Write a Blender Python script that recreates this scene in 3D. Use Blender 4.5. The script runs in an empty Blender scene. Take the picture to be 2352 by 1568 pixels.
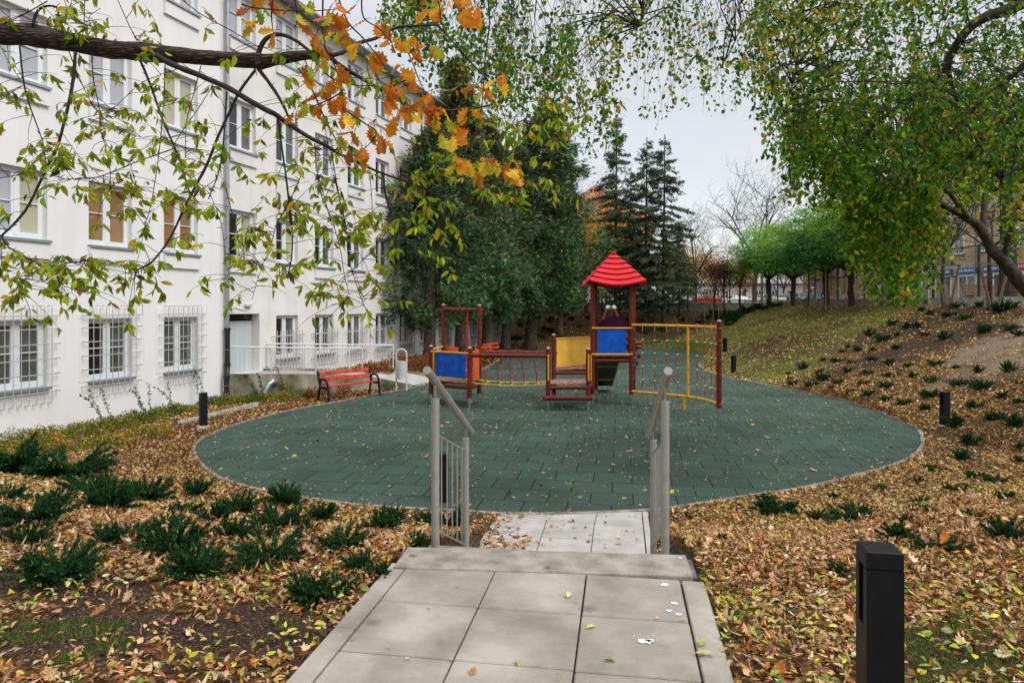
import bpy, math, random
import numpy as np
from mathutils import Vector, Matrix, noise as mnoise
random.seed(7); RNG = np.random.default_rng(7)
SC = bpy.context.scene
COL = SC.collection
PI = math.pi
R = math.radians
# ------------------------------------------------------------------ camera
CZ = 2.72; F = 1568.0; CX = 1176.0; HY = 704.0      # photo measured on a 2352 x 1568 grid, horizon on row 704
cam = bpy.data.cameras.new('camera'); camo = bpy.data.objects.new('camera', cam); COL.objects.link(camo)
cam.sensor_width = 36; cam.lens = 24.0; cam.shift_y = -80/2352.0
cam.clip_start = 0.05; cam.clip_end = 3000
camo.location = (0, 0, CZ); camo.rotation_euler = (PI/2, 0, 0)
SC.camera = camo
# ------------------------------------------------------------------ sky and sun (overcast)
SUN_EL, SUN_AZ = R(48), R(150)
w = bpy.data.worlds.new('World'); SC.world = w; w.use_nodes = True
nt = w.node_tree; nt.nodes.clear()
def _n(t, **k):
    n = nt.nodes.new(t)
    for a, b in k.items(): setattr(n, a, b)
    return n
out = _n('ShaderNodeOutputWorld'); bg = _n('ShaderNodeBackground'); bg2 = _n('ShaderNodeBackground'); addn = _n('ShaderNodeAddShader')
sky = _n('ShaderNodeTexSky', sky_type='NISHITA'); sky.sun_disc = False; sky.sun_elevation = SUN_EL; sky.sun_rotation = SUN_AZ
nt.links.new(sky.outputs[0], bg.inputs[0]); bg.inputs[1].default_value = 0.05
tc = _n('ShaderNodeTexCoord'); mp = _n('ShaderNodeMapping'); mp.inputs['Scale'].default_value = (1.0, 1.0, 4.0)
no = _n('ShaderNodeTexNoise'); no.inputs['Scale'].default_value = 1.7; no.inputs['Detail'].default_value = 5
cr = _n('ShaderNodeValToRGB'); cr.color_ramp.elements[0].position = .3; cr.color_ramp.elements[1].position = .7
cr.color_ramp.elements[0].color = (.50, .485, .455, 1); cr.color_ramp.elements[1].color = (.575, .555, .52, 1)
nt.links.new(tc.outputs['Generated'], mp.inputs[0]); nt.links.new(mp.outputs[0], no.inputs['Vector'])
nt.links.new(no.outputs[0], cr.inputs[0]); nt.links.new(cr.outputs[0], bg2.inputs[0])
# an overcast sky is brighter overhead than near the horizon
sx = _n('ShaderNodeSeparateXYZ'); nt.links.new(tc.outputs['Generated'], sx.inputs[0])
mr = _n('ShaderNodeMapRange'); mr.inputs['From Min'].default_value = .38; mr.inputs['From Max'].default_value = .95; mr.inputs['To Min'].default_value = 1.0; mr.inputs['To Max'].default_value = 2.9
nt.links.new(sx.outputs['Z'], mr.inputs['Value']); nt.links.new(mr.outputs[0], bg2.inputs[1])
nt.links.new(bg.outputs[0], addn.inputs[0]); nt.links.new(bg2.outputs[0], addn.inputs[1]); nt.links.new(addn.outputs[0], out.inputs[0])
sl = bpy.data.lights.new('sun', 'SUN'); sl.energy = 1.7; sl.angle = R(24); sl.color = (1, .965, .92)
so = bpy.data.objects.new('sun', sl); COL.objects.link(so)
so.rotation_euler = (PI/2 - SUN_EL, 0, R(62)); so.location = (0, 0, 40)   # light comes from behind the camera on the right
SC.view_settings.view_transform = 'Standard'; SC.view_settings.look = 'None'
SC.view_settings.exposure = 0.22; SC.view_settings.gamma = 1.0
# ------------------------------------------------------------------ helpers
def PZ(x, y, z=0.0):
    Y = (CZ - z)*F/(y - HY); return Vector(((x-CX)/F*Y, Y, z))
def PY(x, y, Y): return Vector(((x-CX)/F*Y, Y, CZ - (y-HY)*Y/F))
def sstep(a, b, v):
    t = np.clip((v-a)/(b-a), 0, 1); return t*t*(3-2*t)
class MB:
    def __init__(s): s.v = []; s.f = []; s.c = []
    def add(s, vs, fs):
        o = len(s.v); s.v.extend([tuple(p) for p in vs]); s.f.extend([tuple(i+o for i in f) for f in fs]); return s
    def box(s, c, d, rz=0, M=None, bev=0):
        hx, hy, hz = d[0]/2, d[1]/2, d[2]/2
        if bev:
            b = min(bev, hx*.9, hy*.9, hz*.9); vs = []; fs = []
            prof = [(hx-b, hy, 1), (hx, hy-b, 1), (hx, -hy+b, 1), (hx-b, -hy, 1), (-hx+b, -hy, 1), (-hx, -hy+b, 1), (-hx, hy-b, 1), (-hx+b, hy, 1)]
            rings = [(-hz, b), (-hz+b, 0), (hz-b, 0), (hz, b)]
            for z, ins in rings:
                for px, py, _ in prof:
                    vs.append((px-math.copysign(min(ins, abs(px)), px), py-math.copysign(min(ins, abs(py)), py), z))
            for k in range(3):
                for i in range(8):
                    j = (i+1) % 8; fs.append((k*8+j, k*8+i, (k+1)*8+i, (k+1)*8+j)[::1])
            fs.append(tuple(range(8))); fs.append(tuple(range(24, 32))[::-1])
        else:
            vs = [(x, y, z) for x in (-hx, hx) for y in (-hy, hy) for z in (-hz, hz)]
            fs = [(0,1,3,2), (4,6,7,5), (0,4,5,1), (2,3,7,6), (0,2,6,4), (1,5,7,3)]
        if M is None: M = Matrix.Translation(c) @ Matrix.Rotation(rz, 4, 'Z')
        else: M = Matrix.Translation(c) @ M
        return s.add([M @ Vector(p) for p in vs], fs)
    def cyl(s, a, b, r, r2=None, n=12, cap=True, dome=0):
        r2 = r if r2 is None else r2
        a, b = Vector(a), Vector(b); d = (b-a).normalized()
        u = d.orthogonal().normalized(); v = d.cross(u)
        rings = [(a, r), (b, r2)]
        if dome: rings = [(a, r), (b, r2), (b+d*dome*.6, r2*.8), (b+d*dome, r2*.35)]
        vs = [p+(u*math.cos(2*PI*i/n)+v*math.sin(2*PI*i/n))*q for p, q in rings for i in range(n)]
        m = len(rings); fs = [(k*n+i, k*n+(i+1) % n, (k+1)*n+(i+1) % n, (k+1)*n+i) for k in range(m-1) for i in range(n)]
        if cap: fs += [tuple(range(n))[::-1], tuple(range((m-1)*n, m*n))]
        return s.add(vs, fs)
    def tube(s, path, rad, n=8, cap=True, rough=0):
        path = [Vector(p) for p in path]; m = len(path)
        if not hasattr(rad, '__len__'): rad = [rad]*m
        t = (path[1]-path[0]).normalized(); u = t.orthogonal().normalized(); vs = []
        for k in range(m):
            t2 = (path[min(k+1, m-1)]-path[max(k-1, 0)])
            t2 = t2.normalized() if t2.length > 1e-9 else t
            u = (u - t2*u.dot(t2)); u = u.normalized() if u.length > 1e-6 else t2.orthogonal().normalized()
            v = t2.cross(u); t = t2
            for i in range(n):
                a = 2*PI*i/n; q = rad[k]*(1+(random.uniform(-rough, rough) if rough else 0))
                vs.append(path[k]+(u*math.cos(a)+v*math.sin(a))*q)
        fs = [(k*n+i, k*n+(i+1) % n, (k+1)*n+(i+1) % n, (k+1)*n+i) for k in range(m-1) for i in range(n)]
        if cap and n > 3: fs += [tuple(range(n))[::-1], tuple(range((m-1)*n, m*n))]
        return s.add(vs, fs)
    def ball(s, c, r, n=8, sz=1.0):
        c = Vector(c); m = n//2; vs = [c+Vector((0, 0, r*sz))]
        for k in range(1, m):
            a = PI*k/m
            for i in range(n): vs.append(c+Vector((r*math.sin(a)*math.cos(2*PI*i/n), r*math.sin(a)*math.sin(2*PI*i/n), r*sz*math.cos(a))))
        vs.append(c-Vector((0, 0, r*sz))); e = len(vs)-1
        fs = [(0, 1+i, 1+(i+1) % n) for i in range(n)]
        for k in range(m-2):
            for i in range(n): fs.append((1+k*n+i, 1+(k+1)*n+i, 1+(k+1)*n+(i+1) % n, 1+k*n+(i+1) % n))
        fs += [(e, 1+(m-2)*n+(i+1) % n, 1+(m-2)*n+i) for i in range(n)]
        return s.add(vs, fs)
    def prism(s, pts, z0, z1):      # pts: list of 2-D points, counter-clockwise
        n = len(pts); vs = [(p[0], p[1], z0) for p in pts]+[(p[0], p[1], z1) for p in pts]
        return s.add(vs, [tuple(range(n))[::-1], tuple(range(n, 2*n))]+[(i, (i+1) % n, n+(i+1) % n, n+i) for i in range(n)])
    def wall(s, a, b, th, za, zb, z0=-.15):    # wall between plan points with own top heights
        a, b = Vector(a[:2]), Vector(b[:2]); d = (b-a).normalized(); q = Vector((-d.y, d.x))*th
        P = [a, b, b+q, a+q]; T = [za, zb, zb, za]
        vs = [(p.x, p.y, z0) for p in P]+[(p.x, p.y, t) for p, t in zip(P, T)]
        return s.add(vs, [(3,2,1,0), (4,5,6,7), (0,1,5,4), (1,2,6,5), (2,3,7,6), (3,0,4,7)])
    def build(s, name, mat, parent=None, smooth=False, auto=False):
        me = bpy.data.meshes.new(name); me.from_pydata(s.v, [], s.f); me.materials.append(mat)
        if smooth or auto:
            me.polygons.foreach_set('use_smooth', [True]*len(me.polygons))
            if auto: me.set_sharp_from_angle(angle=R(40))
        me.update()
        o = bpy.data.objects.new(name, me); COL.objects.link(o); o.parent = parent
        return o
def npobj(name, V, polys, mat, parent=None, col=None, smooth=False):
    """V (N,3); polys: list of (M,k) index arrays; col (N,3) per-vertex tint"""
    me = bpy.data.meshes.new(name); me.vertices.add(len(V)); me.vertices.foreach_set('co', V.astype(np.float32).ravel())
    tot = sum(p.size for p in polys); nf = sum(len(p) for p in polys)
    me.loops.add(tot); me.polygons.add(nf)
    me.loops.foreach_set('vertex_index', np.concatenate([p.ravel() for p in polys]).astype(np.int32))
    cnt = np.concatenate([np.full(len(p), p.shape[1]) for p in polys]); st = np.concatenate([[0], np.cumsum(cnt)[:-1]])
    me.polygons.foreach_set('loop_start', st.astype(np.int32))
    if smooth: me.polygons.foreach_set('use_smooth', np.ones(nf, bool))
    me.update(calc_edges=True); me.validate(clean_customdata=False)
    if col is not None:
        at = me.attributes.new('tint', 'FLOAT_COLOR', 'POINT'); c4 = np.ones((len(V), 4), np.float32); c4[:, :3] = col
        at.data.foreach_set('color', c4.ravel())
    me.materials.append(mat)
    o = bpy.data.objects.new(name, me); COL.objects.link(o); o.parent = parent
    return o
LEAF = (np.array([(0,0,0), (.26,.3,.07), (.27,.62,.05), (0,1,-.08), (-.27,.62,.05), (-.26,.3,.07)]), [(0,1,2,3), (0,3,4,5)])
SLIM = (np.array([(0,0,0), (.17,.35,.05), (.13,.7,.0), (0,1,-.12), (-.13,.7,.0), (-.17,.35,.05)]), [(0,1,2,3), (0,3,4,5)])
CARD = (np.array([(-.25,0,0), (.25,0,0), (.42,.6,.05), (0,1,-.1), (-.42,.6,.05)]), [(0,1,2,3,4)])
BLADE = (np.array([(-.06,0,0), (.06,0,0), (.03,.6,.06), (0,1,.2)]), [(0,1,2,3)])
SPRAY = (np.array([(0,0,0), (.12,.5,.0), (0,1,-.08), (-.12,.5,.0), (.05,.15,.0), (.42,.62,.02), (.16,.5,.02), (-.05,.15,0), (-.42,.62,.02), (-.16,.5,.02)]), [(0,1,2,3), (4,5,6), (7,9,8)])
_oh = [(0,0), (.05,.1), (.2,.16), (.13,.27), (.3,.34), (.2,.46), (.38,.56), (.24,.66), (.3,.8), (.14,.84), (0,1)]
OAK = (np.array([(x, y, .12*abs(x)+.02*math.sin(9*y)) for x, y in _oh]+[(-x, y, .12*abs(x)) for x, y in _oh[1:-1]]),
       [tuple(range(11)), tuple([0]+[10]+list(range(19, 10, -1)))])
_mh = [(0,0), (.12,.08), (.42,.02), (.32,.22), (.52,.42), (.28,.46), (.24,.72), (.1,.68), (0,1)]
MAPLE = (np.array([(x, y, .16*abs(x)) for x, y in _mh]+[(-x, y, .1*abs(x)) for x, y in _mh[1:-1]]),
         [tuple(range(9)), tuple([0, 8]+list(range(15, 8, -1)))])
def unit(a): return a/np.maximum(np.linalg.norm(a, axis=1, keepdims=True), 1e-9)
def leaves(name, pos, fw, nm, size, col, tmpl, mat, parent=None, curl=0.0, wid=None):
    T, Fc = tmpl; N = len(pos); fw = unit(fw); sd = unit(np.cross(fw, nm)); n2 = np.cross(sd, fw)
    size = np.broadcast_to(np.asarray(size, float), (N,))[:, None, None]
    T2 = np.repeat(T[None], N, 0).astype(float)
    if curl: T2[:, :, 2] += (T2[:, :, 1]**2)*RNG.normal(0, curl, (N, 1)) + (T2[:, :, 0]**2)*RNG.normal(0, curl*3, (N, 1))
    if wid is not None: T2[:, :, 0] *= np.asarray(wid)[:, None]
    V = pos[:, None] + size*(T2[:, :, 0:1]*sd[:, None]+T2[:, :, 1:2]*fw[:, None]+T2[:, :, 2:3]*n2[:, None])
    k = len(T); base = (np.arange(N)*k)[:, None]
    polys = [base+np.array(f)[None] for f in Fc]
    bylen = {}
    for p in polys: bylen.setdefault(p.shape[1], []).append(p)
    polys = [np.concatenate(v) for v in bylen.values()]
    return npobj(name, V.reshape(-1, 3), polys, mat, parent, np.repeat(col, k, 0))
def pal(colors, n, weights=None, jit=.15):
    c = np.array(colors, float); i = RNG.choice(len(c), n, p=weights)
    return np.clip(c[i]*(1+RNG.normal(0, jit, (n, 1))), .004, .95)
def rdir(n): return unit(RNG.normal(0, 1, (n, 3)))
def tag(o, label=None, cat=None, group=None, kind=None):
    if label: o['label'] = label
    if cat: o['category'] = cat
    if group: o['group'] = group
    if kind: o['kind'] = kind
    return o
def empty(name, loc=(0,0,0), rz=0, label=None, cat=None, group=None):
    o = bpy.data.objects.new(name, None); COL.objects.link(o); o.location = loc; o.rotation_euler = (0, 0, rz); o.empty_display_size = .1
    return tag(o, label, cat, group)
def dup(root, loc=None, rz=None, sc=None, label=None):
    def cp(o, par):
        c = o.copy(); COL.objects.link(c); c.parent = par
        for ch in list(kids.get(o, [])): cp(ch, c)
        return c
    kids = {}
    for o in [root]+list(root.children_recursive):
        if o.parent: kids.setdefault(o.parent, []).append(o)
    r = cp(root, None)
    if loc is not None: r.location = loc
    if rz is not None: r.rotation_euler = (0, 0, rz)
    if sc is not None: r.scale = sc if hasattr(sc, '__len__') else (sc,)*3
    if label: r['label'] = label
    return r
def cat_curve(P, k=6, closed=True):
    P = [Vector(p) for p in P]; n = len(P); o = []
    rng = range(n) if closed else range(n-1)
    for i in rng:
        if closed: a, b, c, d = P[i-1], P[i], P[(i+1) % n], P[(i+2) % n]
        else: a, b, c, d = P[max(i-1, 0)], P[i], P[i+1], P[min(i+2, n-1)]
        for j in range(k):
            t = j/k
            o.append(.5*((2*b)+(c-a)*t+(2*a-5*b+4*c-d)*t*t+(3*b-a-3*c+d)*t**3))
    if not closed: o.append(P[-1])
    return o
# ------------------------------------------------------------------ materials
def mat(name, base=(.5,.5,.5), rough=.6, metal=0, var=.12, scale=8, bump=.0, bscale=None, spec=.5, c2=None, detail=6, tint=False, trans=0, coat=0, c2pos=(.35,.65)):
    m = bpy.data.materials.new(name); m.use_nodes = True; t = m.node_tree; b = t.nodes['Principled BSDF']
    def N(ty, **k):
        n = t.nodes.new(ty)
        for a, v in k.items(): setattr(n, a, v)
        return n
    tcn = N('ShaderNodeTexCoord'); nz = N('ShaderNodeTexNoise'); nz.inputs['Scale'].default_value = scale; nz.inputs['Detail'].default_value = detail
    t.links.new(tcn.outputs['Object'], nz.inputs['Vector'])
    ra = N('ShaderNodeValToRGB'); ra.color_ramp.elements[0].position = c2pos[0]; ra.color_ramp.elements[1].position = c2pos[1]
    if tint:
        at = N('ShaderNodeAttribute'); at.attribute_name = 'tint'
        ra.color_ramp.elements[0].color = (1-var,)*3+(1,); ra.color_ramp.elements[1].color = (1+var,)*3+(1,)
        mx = N('ShaderNodeMix', data_type='RGBA', blend_type='MULTIPLY'); mx.inputs[0].default_value = 1
        t.links.new(at.outputs['Color'], mx.inputs[6]); t.links.new(ra.outputs[0], mx.inputs[7]); src = mx.outputs[2]
    else:
        ca = [max(0, x*(1-var)) for x in base]; cb = [min(1, x*(1+var)) for x in (c2 or base)]
        ra.color_ramp.elements[0].color = (*ca, 1); ra.color_ramp.elements[1].color = (*cb, 1); src = ra.outputs[0]
    t.links.new(nz.outputs[0], ra.inputs[0]); t.links.new(src, b.inputs['Base Color'])
    b.inputs['Roughness'].default_value = rough; b.inputs['Metallic'].default_value = metal
    b.inputs['Specular IOR Level'].default_value = spec; b.inputs['Coat Weight'].default_value = coat
    if bump:
        nb = N('ShaderNodeTexNoise'); nb.inputs['Scale'].default_value = bscale or scale*4; nb.inputs['Detail'].default_value = 8
        t.links.new(tcn.outputs['Object'], nb.inputs['Vector'])
        bp = N('ShaderNodeBump'); bp.inputs['Strength'].default_value = bump; bp.inputs['Distance'].default_value = .02
        t.links.new(nb.outputs[0], bp.inputs['Height']); t.links.new(bp.outputs[0], b.inputs['Normal'])
    if trans:
        tr = N('ShaderNodeBsdfTranslucent'); t.links.new(src, tr.inputs[0]); ms = N('ShaderNodeMixShader'); ms.inputs[0].default_value = trans
        t.links.new(b.outputs[0], ms.inputs[1]); t.links.new(tr.outputs[0], ms.inputs[2]); t.links.new(ms.outputs[0], t.nodes['Material Output'].inputs[0])
    return m
M = {}
M['leaf'] = mat('leaf', rough=.65, tint=True, var=.25, scale=30, trans=.42, spec=.12)
M['litter'] = mat('litter', rough=.8, tint=True, var=.3, scale=35, trans=.1, spec=.12)
M['needle'] = mat('needle', rough=.8, tint=True, var=.3, scale=9, trans=.3, spec=.06)
M['bark'] = mat('bark', (.045,.032,.022), .9, var=.45, scale=14, bump=.9, bscale=40, c2=(.13,.10,.07))
M['bark_dark'] = mat('bark_dark', (.020,.015,.011), .9, var=.35, scale=10, bump=.6, c2=(.05,.038,.028))
M['bark_moss'] = mat('bark_moss', (.04,.03,.02), .95, var=.4, scale=16, bump=1.0, bscale=45, c2=(.15,.115,.075))
M['twig'] = mat('twig', (.026,.016,.012), .85, var=.3, scale=30)
def bark_plates(m):
    t = m.node_tree; b = t.nodes['Principled BSDF']; tcn = t.nodes.new('ShaderNodeTexCoord'); mpn = t.nodes.new('ShaderNodeMapping')
    mpn.inputs['Scale'].default_value = (7, 30, 30); t.links.new(tcn.outputs['Object'], mpn.inputs[0])
    vo = t.nodes.new('ShaderNodeTexVoronoi'); vo.feature = 'DISTANCE_TO_EDGE'; vo.inputs['Scale'].default_value = 1.6
    nz = t.nodes.new('ShaderNodeTexNoise'); nz.inputs['Scale'].default_value = 1.2; nz.inputs['Detail'].default_value = 6
    t.links.new(mpn.outputs[0], nz.inputs['Vector']); ad = t.nodes.new('ShaderNodeMix'); ad.data_type = 'RGBA'; ad.inputs[0].default_value = .35
    t.links.new(mpn.outputs[0], ad.inputs[6]); t.links.new(nz.outputs['Color'], ad.inputs[7]); ad.blend_type = 'ADD'
    t.links.new(ad.outputs[2], vo.inputs['Vector'])
    rp = t.nodes.new('ShaderNodeValToRGB'); rp.color_ramp.elements[0].color = (.012,.009,.006,1); rp.color_ramp.elements[1].position = .22
    rp.color_ramp.elements[1].color = (.045,.036,.022,1); e = rp.color_ramp.elements.new(.6); e.color = (.14,.10,.065,1)
    t.links.new(vo.outputs[0], rp.inputs[0]); t.links.new(rp.outputs[0], b.inputs['Base Color'])
    bp = t.nodes.new('ShaderNodeBump'); bp.inputs['Strength'].default_value = 1; bp.inputs['Distance'].default_value = .02
    t.links.new(vo.outputs[0], bp.inputs['Height']); t.links.new(bp.outputs[0], b.inputs['Normal'])
bark_plates(M['bark_moss'])
M['plaster'] = mat('plaster', (.76,.77,.78), .9, var=.02, scale=1.2, bump=.08, bscale=120, detail=8, c2=(.77,.775,.78), spec=.2)
M['plaster2'] = mat('plaster2', (.70,.69,.675), .9, var=.03, scale=1.0, bump=.08, bscale=120, c2=(.745,.735,.72), spec=.2)
M['pvc'] = mat('white_pvc', (.74,.76,.79), .35, var=.02, scale=3)
M['zinc'] = mat('zinc', (.36,.40,.43), .4, metal=.7, var=.1, scale=6)
M['iron'] = mat('cast_iron', (.012,.012,.014), .45, var=.3, scale=15, bump=.1)
M['grille'] = mat('grille_paint', (.42,.42,.42), .5, var=.08, scale=10)
M['whitepaint'] = mat('white_paint', (.58,.59,.585), .4, var=.05, scale=8)
M['concrete'] = mat('concrete', (.34,.32,.28), .9, var=.2, scale=3, bump=.35, bscale=60, c2=(.44,.42,.37))
M['concrete_mossy'] = mat('concrete_mossy', (.12,.12,.065), .95, var=.25, scale=1.6, bump=.3, bscale=40, c2=(.30,.275,.22), c2pos=(.35,.62))
M['kerb'] = mat('kerb_concrete', (.20,.17,.145), .9, var=.25, scale=7, bump=.3, c2=(.30,.26,.23), spec=.2)
M['wallgrey'] = mat('wall_grey', (.19,.185,.175), .95, var=.15, scale=3, bump=.3, c2=(.25,.245,.235))
M['steelpaint'] = mat('handrail_paint', (.29,.285,.262), .42, metal=.1, var=.08, scale=12, bump=.05, bscale=300)
M['steelgalv'] = mat('galvanised', (.30,.33,.34), .4, metal=.7, var=.15, scale=20)
M['black'] = mat('black_powder_coat', (.006,.007,.009), .5, spec=.25, var=.15, scale=20, bump=.04, bscale=400)
M['blackhole'] = mat('lamp_recess', (.004,.004,.005), .3)
M['benchred'] = mat('bench_stain', (.40,.038,.014), .5, var=.2, scale=4, bump=.1, c2=(.48,.055,.02), spec=.25)
M['logred'] = mat('post_red_brown', (.105,.017,.009), .5, var=.15, scale=9, bump=.05, bscale=160, c2=(.135,.023,.012), spec=.22)
M['logcap'] = mat('post_cap', (.40,.27,.24), .6)
M['blue'] = mat('panel_blue', (.004,.075,.42), .5, var=.14, scale=5, c2=(.005,.09,.50), spec=.2)
M['yellow'] = mat('panel_yellow', (.76,.43,.055), .4, var=.06, scale=3, c2=(.8,.46,.07))
M['yellowpipe'] = mat('pipe_yellow', (.72,.33,.012), .3, var=.07, scale=6)
M['orange'] = mat('panel_orange', (.75,.10,.02), .4, var=.06)
M['purple'] = mat('panel_purple', (.045,.006,.028), .5, var=.1, spec=.2)
M['redroof'] = mat('roof_red', (.54,.009,.020), .45, var=.07, scale=4, c2=(.60,.013,.028), spec=.25)
M['red'] = mat('red_plastic', (.58,.012,.02), .35)
M['ropered'] = mat('rope_red', (.32,.008,.018), .7, var=.2, scale=60)
M['ropeyellow'] = mat('rope_yellow', (.62,.40,.04), .7, var=.2, scale=60)
M['ropeteal'] = mat('rope_teal', (.015,.20,.20), .7, var=.2, scale=60)
M['deck'] = mat('deck_planks', (.19,.11,.08), .7, var=.25, scale=8, bump=.2, c2=(.27,.17,.125))
M['slide'] = mat('slide_underside', (.035,.045,.035), .5, var=.3, scale=5)
M['tan'] = mat('tan_render', (.44,.34,.22), .9, var=.12, scale=.5, c2=(.52,.41,.28))
M['brick'] = mat('brown_brick', (.26,.17,.10), .9, var=.2, scale=1.2, c2=(.33,.22,.14))
M['peach'] = mat('peach_render', (.55,.30,.16), .9, var=.1, scale=.8, c2=(.62,.37,.22))
M['whitefar'] = mat('far_white', (.6,.6,.58), .8, var=.08)
M['rooftile'] = mat('roof_tiles', (.36,.13,.085), .85, var=.25, scale=2, c2=(.46,.19,.13))
M['green_fence'] = mat('fence_green', (.012,.055,.042), .5, var=.1)
M['stake'] = mat('stake_wood', (.30,.20,.10), .8, var=.2, scale=10)
M['stakedark'] = mat('stake_weathered', (.14,.09,.06), .9, var=.2, scale=10)
M['signblue'] = mat('sign_blue', (.01,.12,.48), .4)
M['signwhite'] = mat('sign_white', (.75,.75,.75), .5)
M['signred'] = mat('sign_red', (.55,.03,.04), .5)
M['rubber'] = mat('tyre', (.01,.01,.01), .8)
M['hub'] = mat('wheel_rim', (.4,.4,.42), .35, metal=.8)
M['yellowbin'] = mat('yellow_plastic', (.72,.52,.03), .45)
M['doorgrey'] = mat('door_grey', (.50,.53,.56), .45, var=.03, scale=2)
def streaks(m, k=.07):
    t = m.node_tree; b = t.nodes['Principled BSDF']; src = b.inputs['Base Color'].links[0].from_socket; tcn = t.nodes.new('ShaderNodeTexCoord'); mpn = t.nodes.new('ShaderNodeMapping')
    mpn.inputs['Scale'].default_value = (2.2, 2.2, .12); nz = t.nodes.new('ShaderNodeTexNoise'); nz.inputs['Scale'].default_value = 1.6; nz.inputs['Detail'].default_value = 7; nz.inputs['Roughness'].default_value = .65
    t.links.new(tcn.outputs['Object'], mpn.inputs[0]); t.links.new(mpn.outputs[0], nz.inputs['Vector']); r = t.nodes.new('ShaderNodeValToRGB'); r.color_ramp.elements[0].position = .36; r.color_ramp.elements[1].position = .55
    r.color_ramp.elements[0].color = (1-k, 1-k*1.1, 1-k*1.3, 1); r.color_ramp.elements[1].color = (1,1,1,1); t.links.new(nz.outputs[0], r.inputs[0])
    x = t.nodes.new('ShaderNodeMix'); x.data_type = 'RGBA'; x.blend_type = 'MULTIPLY'; x.inputs[0].default_value = 1; t.links.new(src, x.inputs[6]); t.links.new(r.outputs[0], x.inputs[7]); t.links.new(x.outputs[2], b.inputs['Base Color'])
streaks(M['plaster'], .04); streaks(M['plaster2'], .06); streaks(M['concrete_mossy'], .25); streaks(M['yellow'], .05); streaks(M['redroof'], .06); streaks(M['doorgrey'], .08); streaks(M['wallgrey'], .2)
def glass(name, col, rough=.03, var=.3, scale=1.5, spec=.5):
    return mat(name, col, rough, var=var, scale=scale, spec=spec, coat=.6)
M['glass_dark'] = glass('glass_dark_room', (.012,.014,.014)); M['glass_cream'] = glass('glass_cream_blind', (.42,.42,.29), var=.06)
M['glass_brown'] = glass('glass_brown_blind', (.27,.15,.06), var=.12); M['glass_grey'] = glass('glass_grey_blind', (.40,.41,.46), var=.06)
M['glass_mid'] = glass('glass_net_curtain', (.09,.10,.09), var=.3, scale=3)
M['carglass'] = mat('car_glass', (.02,.025,.03), .05)
# ------------------------------------------------------------------ terrain
EDGE_PX = [(449,1033),(453,1021),(466,1008),(483,999),(510,988),(540,976),(598,960),(686,939),(754,927),(818,915),(871,904),(916,897),(947,891),(982,881),
 (1050,865),(1106,850),(1128,839),(1152,823),(1165,812),(1190,804),(1300,799),(1455,798),(1550,801),(1584,805),(1622,813),(1646,819),(1630,822),
 (1615,828),(1604,839),(1618,848),(1659,864),(1714,875),(1754,883),(1840,899),(1935,919),(2010,943),(2058,962),(2104,985),(2114,1013),(2109,1030),
 (2088,1050),(2027,1074),(1942,1096),(1840,1120),(1703,1140),(1550,1164),(1488,1170.6),(1400,1175),(1273,1179),(1154,1178.5),(1080,1174),(861,1162),
 (793,1155),(699,1142),(612,1127),(540,1108),(502,1093),(468,1067),(453,1048)]
EDGE = [p.to_2d() for p in cat_curve([PZ(x, y, 0) for x, y in EDGE_PX], 4)]
EA = np.array([tuple(p) for p in EDGE])
def poly_sd(X, Y):
    """signed distance to the rubber outline, negative inside (vectorised)"""
    X = np.asarray(X, float); Y = np.asarray(Y, float); sh = X.shape; X = X.ravel(); Y = Y.ravel()
    d = np.full(X.shape, 1e9); ins = np.zeros(X.shape, bool); n = len(EA)
    for i in range(n):
        ax, ay = EA[i]; bx, by = EA[(i+1) % n]; ex, ey = bx-ax, by-ay; L = ex*ex+ey*ey+1e-12
        t = np.clip(((X-ax)*ex+(Y-ay)*ey)/L, 0, 1); q = (X-ax-t*ex)**2+(Y-ay-t*ey)**2; d = np.minimum(d, q)
        c = ((ay > Y) != (by > Y)) & (X < (bx-ax)*(Y-ay)/(by-ay+1e-12)+ax); ins ^= c
    return np.where(ins, -1, 1).reshape(sh)*np.sqrt(d).reshape(sh)
def vnoise(X, Y, s, seed=0):
    X = np.asarray(X)*s+seed*17.3; Y = np.asarray(Y)*s+seed*5.1; xi = np.floor(X); yi = np.floor(Y); fx = X-xi; fy = Y-yi
    def h(a, b): v = np.sin(a*127.1+b*311.7+seed*74.7)*43758.5453; return v-np.floor(v)
    fx = fx*fx*(3-2*fx); fy = fy*fy*(3-2*fy)
    return (h(xi,yi)*(1-fx)+h(xi+1,yi)*fx)*(1-fy)+(h(xi,yi+1)*(1-fx)+h(xi+1,yi+1)*fx)*fy
TH = R(9.0); DV = Vector((math.sin(TH), math.cos(TH))); NV = Vector((math.cos(TH), -math.sin(TH)))   # walk direction of the path
PC = Vector((.187, 4.5))          # point on the middle line of the platform
def path_uv(X, Y):
    dx = X-PC.x; dy = Y-PC.y; return dx*NV.x+dy*NV.y, dx*DV.x+dy*DV.y
FD = Vector((.303, .953)); FO = Vector((-8.72, 19.04)); FN = Vector((.953, -.303))     # facade line, direction, outward normal
def fac_d(X, Y): return (X-FO.x)*FN.x+(Y-FO.y)*FN.y
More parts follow.
